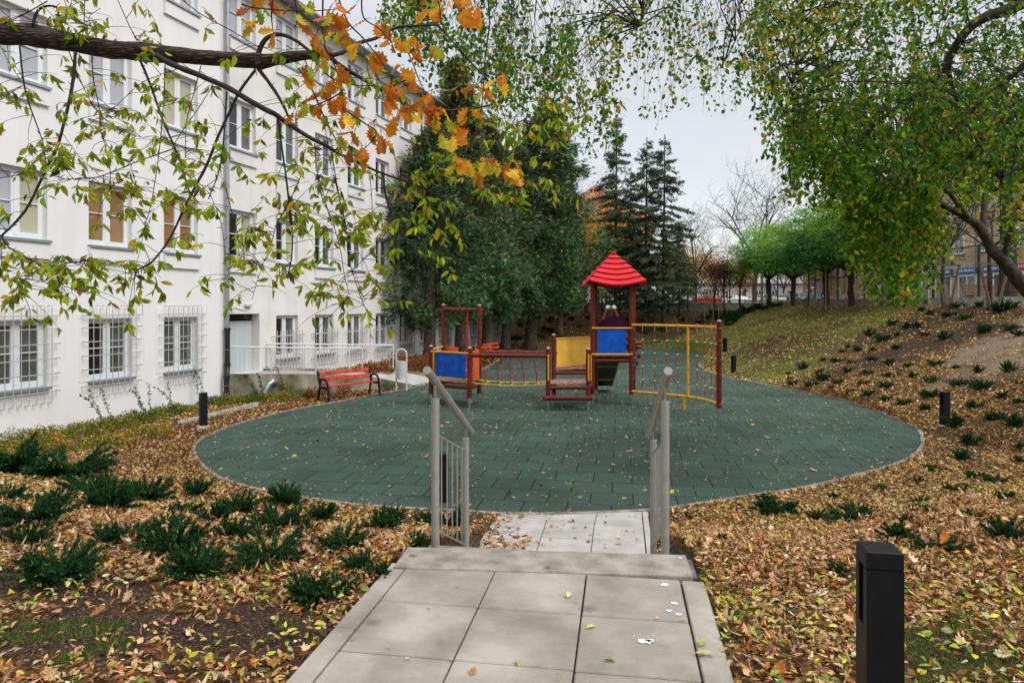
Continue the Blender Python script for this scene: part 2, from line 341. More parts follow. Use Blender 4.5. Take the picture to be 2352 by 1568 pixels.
def terr(X, Y, sd=None):
    X = np.asarray(X, float); Y = np.asarray(Y, float)
    if sd is None: sd = poly_sd(X, Y)
    near = .93*sstep(.1, 4.6, sd)*(1-sstep(7.0, 12.5, Y))
    right = 2.72*np.clip((X-8.9)/8.6, 0, 1)**1.05*sstep(9, 13, Y+X*.25)
    back = 2.45*sstep(44.6, 51.2, Y)*1.0
    z = np.maximum(np.maximum(near, right), back)
    z = z + (.06*(vnoise(X, Y, .6, 1)-.5)+.05*(vnoise(X, Y, 1.7, 2)-.5))*sstep(.2, 1.5, sd)*(Y < 51)
    beyond = (Y > 52.2) | (X > 19.3)
    z = np.where(beyond, 2.93, z)
    # raised bed behind the ramp along the facade
    bed = .4*sstep(22.5, 25.5, Y)*sstep(7.5, 4.5, fac_d(X, Y)); z = np.where((Y > 22) & (Y < 46) & (sd > .3), np.maximum(z, bed*sstep(.3, 2, sd)), z)
    u, v = path_uv(X, Y)
    onp = (np.abs(u) < 1.08) & (v > .3) & (v < 5.2)
    z = np.where(onp, np.minimum(z, np.clip(.70-(v-.4)*.5, -.03, .70)), z)
    z = np.where((np.abs(u) < 1.05) & (v <= .4), np.minimum(z, .84), z)
    return np.where(sd < .03, -.05, z)
def T1(x, y): return float(terr(np.array([x]), np.array([y]))[0])
def on_ground(px, py):
    """where the view ray through a photo point first meets the terrain"""
    Ys = np.concatenate([np.arange(1.5, 30, .05), np.arange(30, 60, .2)]); X = (px-CX)/F*Ys; Z = CZ-(py-HY)*Ys/F
    hit = np.nonzero(Z <= terr(X, Ys))[0]
    i = hit[0] if len(hit) else len(Ys)-1
    return Vector((X[i], Ys[i], float(terr(X[i:i+1], Ys[i:i+1])[0])))
def lawn_mask(X, Y): return sstep(-1.2, 1.2, Y-(23.3+.8*(X-9)) + 2*(vnoise(X, Y, .7, 5)-.5))*(X > 6)*(Y < 51)
def sand_mask(X, Y):
    a = (X-14.0)*.8+(Y-19.2)*.6; b = -(X-14.0)*.6+(Y-19.2)*.8
    return sstep(1.25, .6, np.sqrt((a/3.2)**2+(b/1.2)**2)+1.1*(vnoise(X, Y, 1.2, 6)-.5))
def soil_mask(X, Y):
    m = sstep(.64, .76, vnoise(X, Y, .45, 8))*.6
    for cx, cy, rx, ry in ((-1.9,3.75,1.1,.38), (-3.0,4.3,.9,.3), (-1.6,3.0,.5,.2), (1.75,2.7,.5,.7), (2.7,2.5,.9,.4), (3.6,2.6,1,.35), (2.2,3.6,.5,.25), (13.5,22.5,4,1.6), (15.5,26,3,2), (12,31,2,4)):
        m = np.maximum(m, sstep(1.3, .6, np.sqrt(((X-cx)/rx)**2+((Y-cy)/ry)**2)+.6*(vnoise(X, Y, 3, 9)-.5)))
    return m
def make_ground():
    xs = np.concatenate([np.linspace(-900, -40, 14), np.linspace(-36, -13, 12), np.arange(-12, 20.5, .16), np.linspace(22, 60, 14), np.linspace(80, 900, 12)])
    ys = np.concatenate([np.linspace(-300, -8, 8), np.arange(-6, 2, .6), np.arange(2, 26, .16), np.arange(26, 54, .3), np.linspace(55, 140, 18), np.linspace(180, 1600, 12)])
    X, Y = np.meshgrid(xs, ys); sd = poly_sd(X, Y); Z = terr(X, Y, sd)
    V = np.stack([X, Y, Z], -1).reshape(-1, 3); ny, nx = X.shape
    i = (np.arange(ny-1)[:, None]*nx+np.arange(nx-1)[None]).ravel(); P = np.stack([i, i+1, i+nx+1, i+nx], 1)
    col = np.zeros((V.shape[0], 3)); col[:, 0] = lawn_mask(X, Y).ravel(); col[:, 1] = sand_mask(X, Y).ravel()
    so_ = soil_mask(X, Y); back = sstep(46.0, 47.5, Y+vnoise(X, Y, .8, 3)*1.5)*(Y < 52); so_ = np.maximum(so_, back*.8)
    col[:, 2] = so_.ravel()
    m = bpy.data.materials.new('ground'); m.use_nodes = True; t = m.node_tree; b = t.nodes['Principled BSDF']; b.inputs['Roughness'].default_value = .95
    b.inputs['Specular IOR Level'].default_value = .15
    def N(ty, **k):
        n = t.nodes.new(ty)
        for a, v in k.items(): setattr(n, a, v)
        return n
    L = t.links.new; tcn = N('ShaderNodeTexCoord'); at = N('ShaderNodeAttribute'); at.attribute_name = 'tint'
    sp = N('ShaderNodeSeparateColor'); L(at.outputs['Color'], sp.inputs[0])
    def vor(scale, els):
        v = N('ShaderNodeTexVoronoi'); v.inputs['Scale'].default_value = scale; L(tcn.outputs['Object'], v.inputs['Vector'])
        s2 = N('ShaderNodeSeparateColor'); L(v.outputs['Color'], s2.inputs[0]); r = N('ShaderNodeValToRGB'); r.color_ramp.interpolation = 'CONSTANT'
        for k, (p, c) in enumerate(els):
            e = r.color_ramp.elements[k] if k < 2 else r.color_ramp.elements.new(p)
            e.position = p; e.color = (*c, 1)
        L(s2.outputs[0], r.inputs[0]); return r, v
    leafr, vv = vor(26, [(0,(.03,.015,.009)), (.25,(.07,.032,.015)), (.5,(.14,.065,.028)), (.68,(.22,.11,.05)), (.85,(.26,.18,.05)), (.93,(.06,.06,.02))])
    soil = vor(110, [(0,(.018,.012,.008)), (.35,(.032,.021,.015)), (.65,(.050,.033,.024)), (.86,(.10,.06,.035)), (.96,(.20,.13,.08))])[0]
    grass = vor(30, [(0,(.075,.105,.018)), (.4,(.105,.135,.026)), (.65,(.135,.135,.035)), (.82,(.17,.135,.05)), (.93,(.30,.24,.08))])[0]
    sand = vor(60, [(0,(.17,.128,.092)), (.5,(.205,.155,.115)), (.9,(.12,.085,.06))])[0]
    def mix(a, bb, f):
        x = N('ShaderNodeMix', data_type='RGBA'); L(f, x.inputs[0]); L(a, x.inputs[6]); L(bb, x.inputs[7]); return x.outputs[2]
    c = mix(leafr.outputs[0], soil.outputs[0], sp.outputs[2])
    g2 = mix(grass.outputs[0], soil.outputs[0], sp.outputs[2]); c = mix(c, g2, sp.outputs[0]); c = mix(c, sand.outputs[0], sp.outputs[1])
    L(c, b.inputs['Base Color'])
    bp = N('ShaderNodeBump'); bp.inputs['Strength'].default_value = .6; bp.inputs['Distance'].default_value = .03; L(vv.outputs['Distance'], bp.inputs['Height']); L(bp.outputs[0], b.inputs['Normal'])
    o = npobj('ground', V, [P], m, None, col, smooth=True); tag(o, kind='structure')
make_ground()
# rubber surface
def tile_mat():
    m = bpy.data.materials.new('rubber_tiles'); m.use_nodes = True; t = m.node_tree; b = t.nodes['Principled BSDF']; L = t.links.new
    def N(ty, **k):
        n = t.nodes.new(ty)
        for a, v in k.items(): setattr(n, a, v)
        return n
    tcn = N('ShaderNodeTexCoord'); mpn = N('ShaderNodeMapping'); mpn.inputs['Rotation'].default_value = (0, 0, TH)
    mpn.inputs['Location'].default_value = (.1, .12, 0)
    L(tcn.outputs['Object'], mpn.inputs[0]); br = N('ShaderNodeTexBrick')
    br.inputs['Scale'].default_value = 1; br.inputs['Brick Width'].default_value = .6; br.inputs['Row Height'].default_value = .6
    br.inputs['Mortar Size'].default_value = .010; br.inputs['Mortar Smooth'].default_value = .35; br.inputs['Bias'].default_value = 0
    br.inputs['Color1'].default_value = (.037,.066,.051,1); br.inputs['Color2'].default_value = (.046,.080,.062,1); br.inputs['Mortar'].default_value = (.006,.009,.007,1)
    # wobble so that joints are not ruler straight
    nz = N('ShaderNodeTexNoise'); nz.inputs['Scale'].default_value = 1.3; L(mpn.outputs[0], nz.inputs['Vector'])
    sc = N('ShaderNodeVectorMath', operation='SCALE'); sc.inputs['Scale'].default_value = .03; L(nz.outputs['Color'], sc.inputs[0])
    ad = N('ShaderNodeVectorMath', operation='ADD'); L(mpn.outputs[0], ad.inputs[0]); L(sc.outputs[0], ad.inputs[1]); L(ad.outputs[0], br.inputs['Vector'])
    gr = N('ShaderNodeTexNoise'); gr.inputs['Scale'].default_value = 220; gr.inputs['Detail'].default_value = 3; L(tcn.outputs['Object'], gr.inputs['Vector'])
    g2 = N('ShaderNodeTexNoise'); g2.inputs['Scale'].default_value = .55; g2.inputs['Detail'].default_value = 6; L(tcn.outputs['Object'], g2.inputs['Vector'])
    r1 = N('ShaderNodeValToRGB'); r1.color_ramp.elements[0].color = (.62,.62,.62,1); r1.color_ramp.elements[1].color = (1.4,1.4,1.4,1); r1.color_ramp.elements[0].position = .3; r1.color_ramp.elements[1].position = .7
    r2 = N('ShaderNodeValToRGB'); r2.color_ramp.elements[0].color = (.72,.75,.74,1); r2.color_ramp.elements[1].color = (1.2,1.17,1.16,1); r2.color_ramp.elements[0].position = .35; r2.color_ramp.elements[1].position = .65
    L(gr.outputs[0], r1.inputs[0]); L(g2.outputs[0], r2.inputs[0])
    a = N('ShaderNodeMix', data_type='RGBA', blend_type='MULTIPLY'); a.inputs[0].default_value = 1; L(br.outputs[0], a.inputs[6]); L(r1.outputs[0], a.inputs[7])
    c = N('ShaderNodeMix', data_type='RGBA', blend_type='MULTIPLY'); c.inputs[0].default_value = 1; L(a.outputs[2], c.inputs[6]); L(r2.outputs[0], c.inputs[7])
    L(c.outputs[2], b.inputs['Base Color']); b.inputs['Roughness'].default_value = .85; b.inputs['Specular IOR Level'].default_value = .2
    iv = N('ShaderNodeMath', operation='MULTIPLY_ADD'); iv.inputs[1].default_value = -1; iv.inputs[2].default_value = 1; L(br.outputs['Fac'], iv.inputs[0])
    hs = N('ShaderNodeMath', operation='MULTIPLY_ADD'); hs.inputs[1].default_value = .25; L(gr.outputs[0], hs.inputs[0]); L(iv.outputs[0], hs.inputs[2])
    bp = N('ShaderNodeBump'); bp.inputs['Strength'].default_value = .6; bp.inputs['Distance'].default_value = .008; L(hs.outputs[0], bp.inputs['Height']); L(bp.outputs[0], b.inputs['Normal'])
    return m
import bmesh
def fill_poly(name, pts, z, material):
    bm = bmesh.new(); vs = [bm.verts.new((p[0], p[1], z)) for p in pts]; es = [bm.edges.new((vs[i], vs[(i+1) % len(vs)])) for i in range(len(vs))]
    bmesh.ops.triangle_fill(bm, use_beauty=True, edges=es); bmesh.ops.recalc_face_normals(bm, faces=bm.faces)
    for f in bm.faces:
        if f.normal.z < 0: f.normal_flip()
    me = bpy.data.meshes.new(name); bm.to_mesh(me); bm.free(); me.materials.append(material)
    o = bpy.data.objects.new(name, me); COL.objects.link(o); return o
tag(fill_poly('playground_surface', EDGE, 0.0, tile_mat()), kind='structure')
def kerb_ring():
    n = len(EDGE); mb = MB(); w_ = .07; inn = []; outr = []
    area = sum(EDGE[i].x*EDGE[(i+1) % n].y-EDGE[(i+1) % n].x*EDGE[i].y for i in range(n)); s = -1 if area > 0 else 1
    for i in range(n):
        t = (EDGE[(i+1) % n]-EDGE[i-1]).normalized(); q = Vector((-t.y, t.x))*s
        inn.append(EDGE[i]+q*.004); outr.append(EDGE[i]+q*w_)
    for i in range(n):
        j = (i+1) % n; u, v = path_uv(EDGE[i].x, EDGE[i].y)
        a, b, c, d = inn[i], inn[j], outr[j], outr[i]
        mb.add([(a.x,a.y,-.06),(b.x,b.y,-.06),(c.x,c.y,-.06),(d.x,d.y,-.06),(a.x,a.y,.022),(b.x,b.y,.022),(c.x,c.y,.022),(d.x,d.y,.022)],
               [(0,1,5,4),(4,5,6,7),(6,5,1,2)[::-1] if False else (2,3,7,6)])
    tag(mb.build('kerb', M['kerb']), kind='structure')
kerb_ring()
# ------------------------------------------------------------------ slabs of the platform, steps and lower path
def slab_mat():
    m = mat('slab_concrete', (.275,.252,.222), .9, var=.10, scale=2.2, bump=.25, bscale=150, c2=(.325,.30,.268), spec=.2)
    t = m.node_tree; b = t.nodes['Principled BSDF']; src = b.inputs['Base Color'].links[0].from_socket; L = t.links.new
    tcn = t.nodes.new('ShaderNodeTexCoord')
    def spots(scale, thr, soft, color, w_):
        nonlocal src
        v = t.nodes.new('ShaderNodeTexVoronoi'); v.inputs['Scale'].default_value = scale; v.inputs['Randomness'].default_value = 1
        nz = t.nodes.new('ShaderNodeTexNoise'); nz.inputs['Scale'].default_value = scale*3; ad = t.nodes.new('ShaderNodeVectorMath'); ad.operation = 'MULTIPLY_ADD'
        ad.inputs[1].default_value = (.06,)*3; L(tcn.outputs['Object'], nz.inputs['Vector']); L(nz.outputs['Color'], ad.inputs[0]); L(tcn.outputs['Object'], ad.inputs[2]); L(ad.outputs[0], v.inputs['Vector'])
        r = t.nodes.new('ShaderNodeValToRGB'); r.color_ramp.elements[0].position = thr; r.color_ramp.elements[0].color = (w_,)*3+(1,); r.color_ramp.elements[1].position = thr+soft; r.color_ramp.elements[1].color = (0,0,0,1)
        L(v.outputs['Distance'], r.inputs[0])
        s2 = t.nodes.new('ShaderNodeSeparateColor'); L(v.outputs['Color'], s2.inputs[0]); lt = t.nodes.new('ShaderNodeMath'); lt.operation = 'LESS_THAN'; lt.inputs[1].default_value = .45; L(s2.outputs[0], lt.inputs[0])
        mu = t.nodes.new('ShaderNodeMath'); mu.operation = 'MULTIPLY'; L(r.outputs[0], mu.inputs[0]); L(lt.outputs[0], mu.inputs[1])
        x = t.nodes.new('ShaderNodeMix'); x.data_type = 'RGBA'; L(mu.outputs[0], x.inputs[0]); L(src, x.inputs[6]); x.inputs[7].default_value = (*color, 1); src = x.outputs[2]
    spots(2.6, .04, .13, (.09,.06,.045), .8); spots(6, .03, .07, (.10,.07,.055), .7); spots(13, .03, .03, (.08,.06,.05), .6); spots(5.3, .018, .012, (.62,.64,.64), .8); spots(17, .02, .02, (.55,.56,.55), .6)
    # wide blotchy weathering
    nz = t.nodes.new('ShaderNodeTexNoise'); nz.inputs['Scale'].default_value = 1.1; nz.inputs['Detail'].default_value = 8; nz.inputs['Roughness'].default_value = .7; L(tcn.outputs['Object'], nz.inputs['Vector'])
    r = t.nodes.new('ShaderNodeValToRGB'); r.color_ramp.elements[0].position = .38; r.color_ramp.elements[0].color = (.86,.845,.83,1); r.color_ramp.elements[1].position = .62; r.color_ramp.elements[1].color = (1.08,1.08,1.08,1); L(nz.outputs[0], r.inputs[0])
    x = t.nodes.new('ShaderNodeMix'); x.data_type = 'RGBA'; x.blend_type = 'MULTIPLY'; x.inputs[0].default_value = 1; L(src, x.inputs[6]); L(r.outputs[0], x.inputs[7]); L(x.outputs[2], b.inputs['Base Color'])
    return m
M['slab'] = slab_mat()
M['slab_pale'] = mat('slab_pale', (.36,.35,.335), .9, var=.08, scale=3, bump=.2, bscale=120, c2=(.42,.41,.395), spec=.2)
M['coping'] = mat('coping_aggregate', (.24,.21,.18), .95, var=.13, scale=5, bump=.7, bscale=90, c2=(.34,.31,.275), spec=.2)
M['joint'] = mat('joint_dirt', (.035,.026,.02), 1, var=.3, scale=20)
PZ0 = .97
def uvp(u, v, z=0): p = PC+NV*u+DV*v; return Vector((p.x, p.y, z))
def slab(mb, u0, u1, v0, v1, z, th=.06, gap=.004, tilt=0):
    c = uvp((u0+u1)/2, (v0+v1)/2, z-th/2); Mx = Matrix.Rotation(-TH, 4, 'Z') @ Matrix.Rotation(tilt, 4, 'X')
    mb.box(c, (u1-u0-2*gap, v1-v0-2*gap, th), M=Mx, bev=.006)
pl = MB(); br_ = MB(); ju = MB()
for i in range(3):
    for k in range(12):
        v1 = .03-k*.6-.006*i; slab(pl, -.9+.6*i, -.3+.6*i, v1-.6, v1, PZ0+random.uniform(-.002, .002), gap=random.uniform(.003, .006), tilt=random.uniform(-.003, .003))
for k in range(8):
    for s in (-1, 1):
        a, b = (-1.03, -.905) if s < 0 else (.905, 1.05); v1 = .02-k*.95; slab(pl, a, b, v1-.95, v1, PZ0-.002, th=.25, gap=.003)
tag(pl.build('platform', M['slab']), kind='structure')
ju.box(uvp(0, -3.4, PZ0-.055), (2.06, 6.8, .06), rz=-TH); tag(ju.build('platform_bed', M['joint']), kind='structure')
# coping and steps
A = PZ(936, 1255, PZ0+.012).to_2d(); B_ = PZ(1575, 1273, PZ0+.012).to_2d(); C_ = PZ(1592, 1322, PZ0+.012).to_2d(); D_ = PZ(903, 1301, PZ0+.012).to_2d()
cp = MB(); cp.prism([D_, C_, B_, A], PZ0-.14, PZ0+.012); o = cp.build('coping', M['coping']); tag(o, kind='structure')
bv = o.modifiers.new('bevel', 'BEVEL'); bv.width = .008; bv.segments = 2
st = MB()
for k in range(1, 6):
    z = PZ0-.162*k; v0 = .50+.32*(k-1); c = uvp(.03, v0+.17, z-.09); st.box(c, (2.06, .36, .18), rz=-TH, bev=.01)
tag(st.build('steps', M['coping']), kind='structure')
ck = MB()
for s in (-1, 1):
    for k in range(12):
        v0 = .42+k*.17; pa = uvp(s*1.10+.03, v0); pb = uvp(s*1.10+.03, v0+.17); pd = uvp(s*1.24+.03, v0+.08); pe = uvp(s*1.24+.03, v0+.25)
        za = T1(pd.x, pd.y)-.09; zb = T1(pe.x, pe.y)-.09; ck.wall(pa, pb, .10, min(za, .95), min(zb, .95), -.2)
tag(ck.build('step_edging', M['joint']), kind='structure')
lp = MB(); lj = MB()
for i in range(3):
    for k in range(5):
        v1 = 4.72-k*.6; slab(lp, -1.0+.6*i, -.4+.6*i, v1-.6, v1, .012+random.uniform(-.002, .002), gap=.004)
for k in range(3):
    for s in (-1, 1):
        a, b = (-1.08, -1.005) if s < 0 else (.805, .88); v1 = 4.7-k*1.0; slab(lp, a, b, v1-1, v1, .02, th=.1, gap=.003)
# keep the slabs clear of the rubber: trimmed ends follow the outline
def trim(o):
    me = o.data; X = np.array([v.co.x for v in me.vertices]); Y = np.array([v.co.y for v in me.vertices]); sd = poly_sd(X, Y)
    for v, s in zip(me.vertices, sd):
        if s < .075: v.co.y -= (.075-s)
o = lp.build('path', M['slab_pale']); trim(o); tag(o, kind='structure')
lj.box(uvp(-.1, 3.0, -.012), (1.95, 3.0, .02), rz=-TH); o = lj.build('path_bed', M['joint']); trim(o); tag(o, kind='structure')
# bird droppings / lime splashes on the slabs
M['lime'] = mat('lime_splash', (.72,.74,.76), .8)
sp_ = MB()
for x, y, r in ((1477,1473,.032),(1490,1471,.018),(1527,1343,.02),(1548,1386,.016),(1537,1403,.015),(1560,1411,.014),(1563,1286,.012)):
    p = PZ(x, y, PZ0); z = PZ0+.0045+(.0125 if y < 1325 else 0); q = []
    for i in range(14):
        a = 2*PI*i/14; rr = r*random.uniform(.6, 1.25)*(1.5 if i in (0, 1) and r > .03 else 1); q.append((p.x+rr*math.cos(a)*1.3, p.y+rr*math.sin(a), z))
    sp_.add(q, [tuple(range(14))])
    for _ in range(3):
        a = random.uniform(0, 6.3); d = r*random.uniform(1.5, 3); e = r*.15; c = (p.x+d*math.cos(a), p.y+d*math.sin(a)); sp_.add([(c[0]+e*math.cos(t), c[1]+e*math.sin(t), z) for t in (0,1.2,2.4,3.6,4.8)], [(0,1,2,3,4)])
tag(sp_.build('lime_splashes', M['lime']), kind='stuff', label='white lime splashes on the platform slabs', cat='stain')
# short concrete edging strip beside the wall planting
ed = MB(); a = PZ(414, 977, 0); b = PZ(594, 934, 0); ed.wall(a, b, .08, .10, .13, -.1)
tag(ed.build('concrete_edging', M['concrete']), 'low straight concrete edging strip between wall planting and bark mulch', 'edging')
# ------------------------------------------------------------------ white building
def fpt(Y, off=0, z=0):
    u = (Y-FO.y)/FD.y; p = FO+FD*u+FN*off; return Vector((p.x, p.y, z))
FANG = math.atan2(FD.y, FD.x)
bld = empty('white_building', fpt(19.04), FANG, 'long white four storey building with white windows along the left side', 'building')
# local frame: x along the facade, y = into the building (left of travel), z up
WW = 1.19; SP = 2.09/FD.y
def Lx(Y): return (Y-19.04)/FD.y
cols1 = [Lx(13.616-4.18), Lx(13.616-2.09), Lx(13.616), Lx(15.70), Lx(17.79)]
cols2 = [Lx(20.18+2.09*k) for k in range(12)]
ROWS = [(1.0, 2.43), (4.14, 5.62), (7.43, 8.95), (10.75, 12.3)]
XS0, XS1, XE = Lx(2.0), Lx(19.75), Lx(46.0); TOP = 12.78
def wall_mesh(x0, x1, opens, off, name, material, y_in=.24):
    xs = sorted({x0, x1, *[o[0] for o in opens], *[o[1] for o in opens]}); zs = sorted({-.3, TOP, *[o[2] for o in opens], *[o[3] for o in opens]})
    mb = MB()
    for i in range(len(xs)-1):
        for j in range(len(zs)-1):
            cx, cz = (xs[i]+xs[i+1])/2, (zs[j]+zs[j+1])/2
            if any(o[0] < cx < o[1] and o[2] < cz < o[3] for o in opens): continue
            a, b, c, d = xs[i], xs[i+1], zs[j], zs[j+1]; mb.add([(a,off,c),(b,off,c),(b,off,d),(a,off,d)], [(0,1,2,3)])
    for a, b, c, d in opens:
        e = off+y_in+.12
        mb.add([(a,off,c),(a,off,d),(a,e,d),(a,e,c)], [(0,1,2,3)]); mb.add([(b,off,c),(b,e,c),(b,e,d),(b,off,d)], [(0,1,2,3)])
        mb.add([(a,off,d),(b,off,d),(b,e,d),(a,e,d)], [(0,1,2,3)]); mb.add([(a,off,c),(a,e,c),(b,e,c),(b,off,c)], [(0,1,2,3)])
        if c > 3:    # raised apron under every upper window
            mb.box(((a+b)/2, off-.035, c-.22), (b-a+.04, .07, .36))
        elif d < 3 and c > .9 and off < 0:   # faint raised surround of the barred windows
            mb.box(((a+b)/2, off-.006, d+.14), (b-a+.5, .012, .24)); mb.box((a-.13, off-.006, (c+d)/2), (.24, .012, d-c)); mb.box((b+.13, off-.006, (c+d)/2), (.24, .012, d-c))
    return mb.build(name, material, bld)
op1 = [(c, c+WW, r[0], r[1]) for c in cols1 for r in ROWS]
DOOR = (Lx(20.17), Lx(21.48), .70, 2.50)
op2 = [(c, c+WW, r[0]-(0 if i else .02), r[1]) for c in cols2 for i, r in enumerate(ROWS) if not (i == 0 and c == cols2[0])]+[DOOR]
wall_mesh(XS0, XS1, op1, -.06, 'wall', M['plaster']); wall_mesh(XS1, XE, op2, 0, 'wall', M['plaster2'])
mb = MB(); D = 12.0
mb.add([(XS0,D,-.3),(XE,D,-.3),(XE,D,TOP),(XS0,D,TOP),(XS0,-.06,-.3),(XE,0,-.3),(XE,0,TOP),(XS0,-.06,TOP),(XS1,-.06,-.3),(XS1,0,-.3),(XS1,0,TOP),(XS1,-.06,TOP)],
       [(0,1,2,3)[::-1],(0,3,7,4),(1,5,6,2),(8,9,10,11)]); mb.build('wall', M['plaster'], bld)
mb = MB(); z = TOP; mb.add([(XS0-.3,-.42,z),(XE+.3,-.42,z),(XE+.3,D+.4,z),(XS0-.3,D+.4,z),(XS0-.3,-.42,z+.1),(XE+.3,-.42,z+.1),(XE-3,D/2,z+2.6),(XS0+3,D/2,z+2.6),(XE+.3,D+.4,z+.1),(XS0-.3,D+.4,z+.1)],
       [(0,3,2,1),(0,1,5,4),(4,5,6,7),(1,2,8,5),(5,8,6),(2,3,9,8),(8,9,7,6),(3,0,4,9),(9,4,7)]); mb.build('roof', M['zinc'], bld)
mb = MB(); mb.tube([(XS0, -.48, TOP+.02), (XE, -.48, TOP+.02)], .07, 10)
for k in range(30): mb.box((XS0+.8+k*(XE-XS0-1)/29.5, -.48, TOP+.02), (.03, .17, .17))
mb.build('gutter', M['zinc'], bld)
def frame_mb(W, H):
    f = MB(); t = .055; d = .07
    def bar(x0, x1, z0, z1, dd=d, y=0): f.box(((x0+x1)/2, y, (z0+z1)/2), (x1-x0, dd, z1-z0), bev=.004)
    bar(0, t, 0, H); bar(W-t, W, 0, H); bar(t, W-t, 0, t+.02); bar(t, W-t, H-t, H); bar(W/2-.045, W/2+.045, t+.02, H-t, d+.02)
    for x0, x1 in ((t, W/2-.045), (W/2+.045, W-t)):    # sashes
        bar(x0, x0+.05, t+.02, H-t, .05, -.012); bar(x1-.05, x1, t+.02, H-t, .05, -.012); bar(x0+.05, x1-.05, t+.02, t+.08, .05, -.012); bar(x0+.05, x1-.05, H-t-.05, H-t, .05, -.012)
        bar(x0+.05, x1-.05, H*.52-.012, H*.52+.012, .03, -.012)
    return f
def pane_mb(x0, x1, z0, z1): p = MB(); p.box(((x0+x1)/2, .012, (z0+z1)/2), (x1-x0, .008, z1-z0)); return p
_cache = {}
def cached(key, fn, name, material, parent):
    if key in _cache:
        o = _cache[key].copy(); COL.objects.link(o); o.parent = parent; return o
    o = fn().build(name, material, parent); _cache[key] = o; return o
def window(x, zr, off, kinds, grille=None, tilt=False):
    H = zr[1]-zr[0]; y = off+.17
    f = cached(('f', round(H, 2)), lambda: frame_mb(WW, H), 'window', M['pvc'], bld); f.location = (x, y, zr[0])
    for s in (0, 1):
        k = kinds[s]; x0, x1 = ((.1, WW/2-.09), (WW/2+.09, WW-.1))[s]
        p = cached(('p', s, k, round(H, 2)), lambda: pane_mb(x0, x1, .12, H-.1), 'pane', M[k], f); p.location = (0, 0, 0)
    sill = cached(('s', 0), lambda: MB().box((WW/2, -.13, -.012), (WW+.06, .30, .025)).box((WW/2, -.275, -.035), (WW+.06, .012, .045)), 'sill', M['zinc'], f)
    if grille == 'full':
        def g():
            b = MB()
            for i in range(8):
                gx = .02+i*.168; gy = -.30; b.tube([(gx,gy+.13,-.36),(gx,gy+.02,-.35),(gx,gy,-.30),(gx,gy,H+.27),(gx,gy+.02,H+.31),(gx,gy+.13,H+.315)], .009, 6)
            for z in (-.1, .28, .6, .92, 1.24, 1.52): b.box((WW/2, -.313, z), (WW+.40, .006, .022)); b.box((-.18, -.24, z), (.015, .14, .022)); b.box((WW+.18, -.24, z), (.015, .14, .022))
            return b
        cached('g1', g, 'grille', M['grille'], f)
    if grille == 'half':
        def g():
            b = MB()
            for i in range(9):
                gx = -.08+i*.17; b.tube([(gx,-.17,-.38),(gx,-.26,-.38),(gx,-.28,-.33),(gx,-.28,.93)], .013, 6)
            for z in (-.12, .75): b.box((WW/2, -.297, z), (WW+.5, .008, .03)); b.box((-.24, -.24, z), (.02, .12, .03)); b.box((WW+.24, -.24, z), (.02, .12, .03))
            return b
        cached('g2', g, 'grille', M['grille'], f)
ks = {(2,0):('glass_mid','glass_mid'), (3,0):('glass_dark','glass_mid'), (4,0):('glass_mid','glass_mid'),
      (2,1):('glass_grey','glass_cream'), (3,1):('glass_brown','glass_brown'), (4,1):('glass_brown','glass_brown'),
      (2,2):('glass_grey','glass_grey'), (3,2):('glass_grey','glass_grey'), (4,2):('glass_cream','glass_cream')}
for ci, c in enumerate(cols1):
    for ri, r in enumerate(ROWS): window(c, r, -.06, ks.get((ci, ri), ('glass_grey','glass_grey')), 'full' if ri == 0 else None)
rnd = random.Random(3)
for ci, c in enumerate(cols2):
    for ri, r in enumerate(ROWS):
        if ri == 0 and ci == 0: continue
        k = ('glass_dark', rnd.choice(['glass_mid','glass_mid','glass_cream'])) if ri == 1 else (('glass_dark','glass_mid') if ri == 0 else (rnd.choice(['glass_dark','glass_grey']), rnd.choice(['glass_grey','glass_mid'])))
        if ri == 1 and ci == 0: k = ('glass_dark','glass_cream')
        window(c, r, 0, k, 'half' if ri == 0 else None)
# door
dx0, dx1, dz0, dz1 = DOOR
db = MB().box(((dx0+dx1)/2+.0, .30, (dz0+dz1-.22)/2), (dx1-dx0-.02, .05, dz1-dz0-.22), bev=.006); door = db.build('door', M['doorgrey'], bld)
MB().box(((dx0+dx1)/2, .30, dz1-.10), (dx1-dx0-.02, .04, .16)).build('transom', M['glass_dark'], bld)
h = MB().tube([(dx0+.12,.27,1.65),(dx0+.12,.20,1.65),(dx0+.24,.20,1.65)], .012, 6).box((dx0+.12,.268,1.6), (.04,.012,.2)); h.build('handle', M['black'], door)
MB().box((dx0+.12, .268, 2.12), (.16, .008, .14)).build('sign', M['signblue'], door)
# text-like white marks on the little door plate
pm = MB(); pm.box((dx0+.12, .262, 2.15), (.11, .004, .018)); pm.box((dx0+.12, .262, 2.11), (.08, .004, .010)); pm.build('lettering', M['signwhite'], door)
# lamp above the door
MB().box(((dx0+dx1)/2+.1, -.05, dz1+.26), (.28, .10, .08), bev=.01).build('door_lamp', M['whitepaint'], bld)
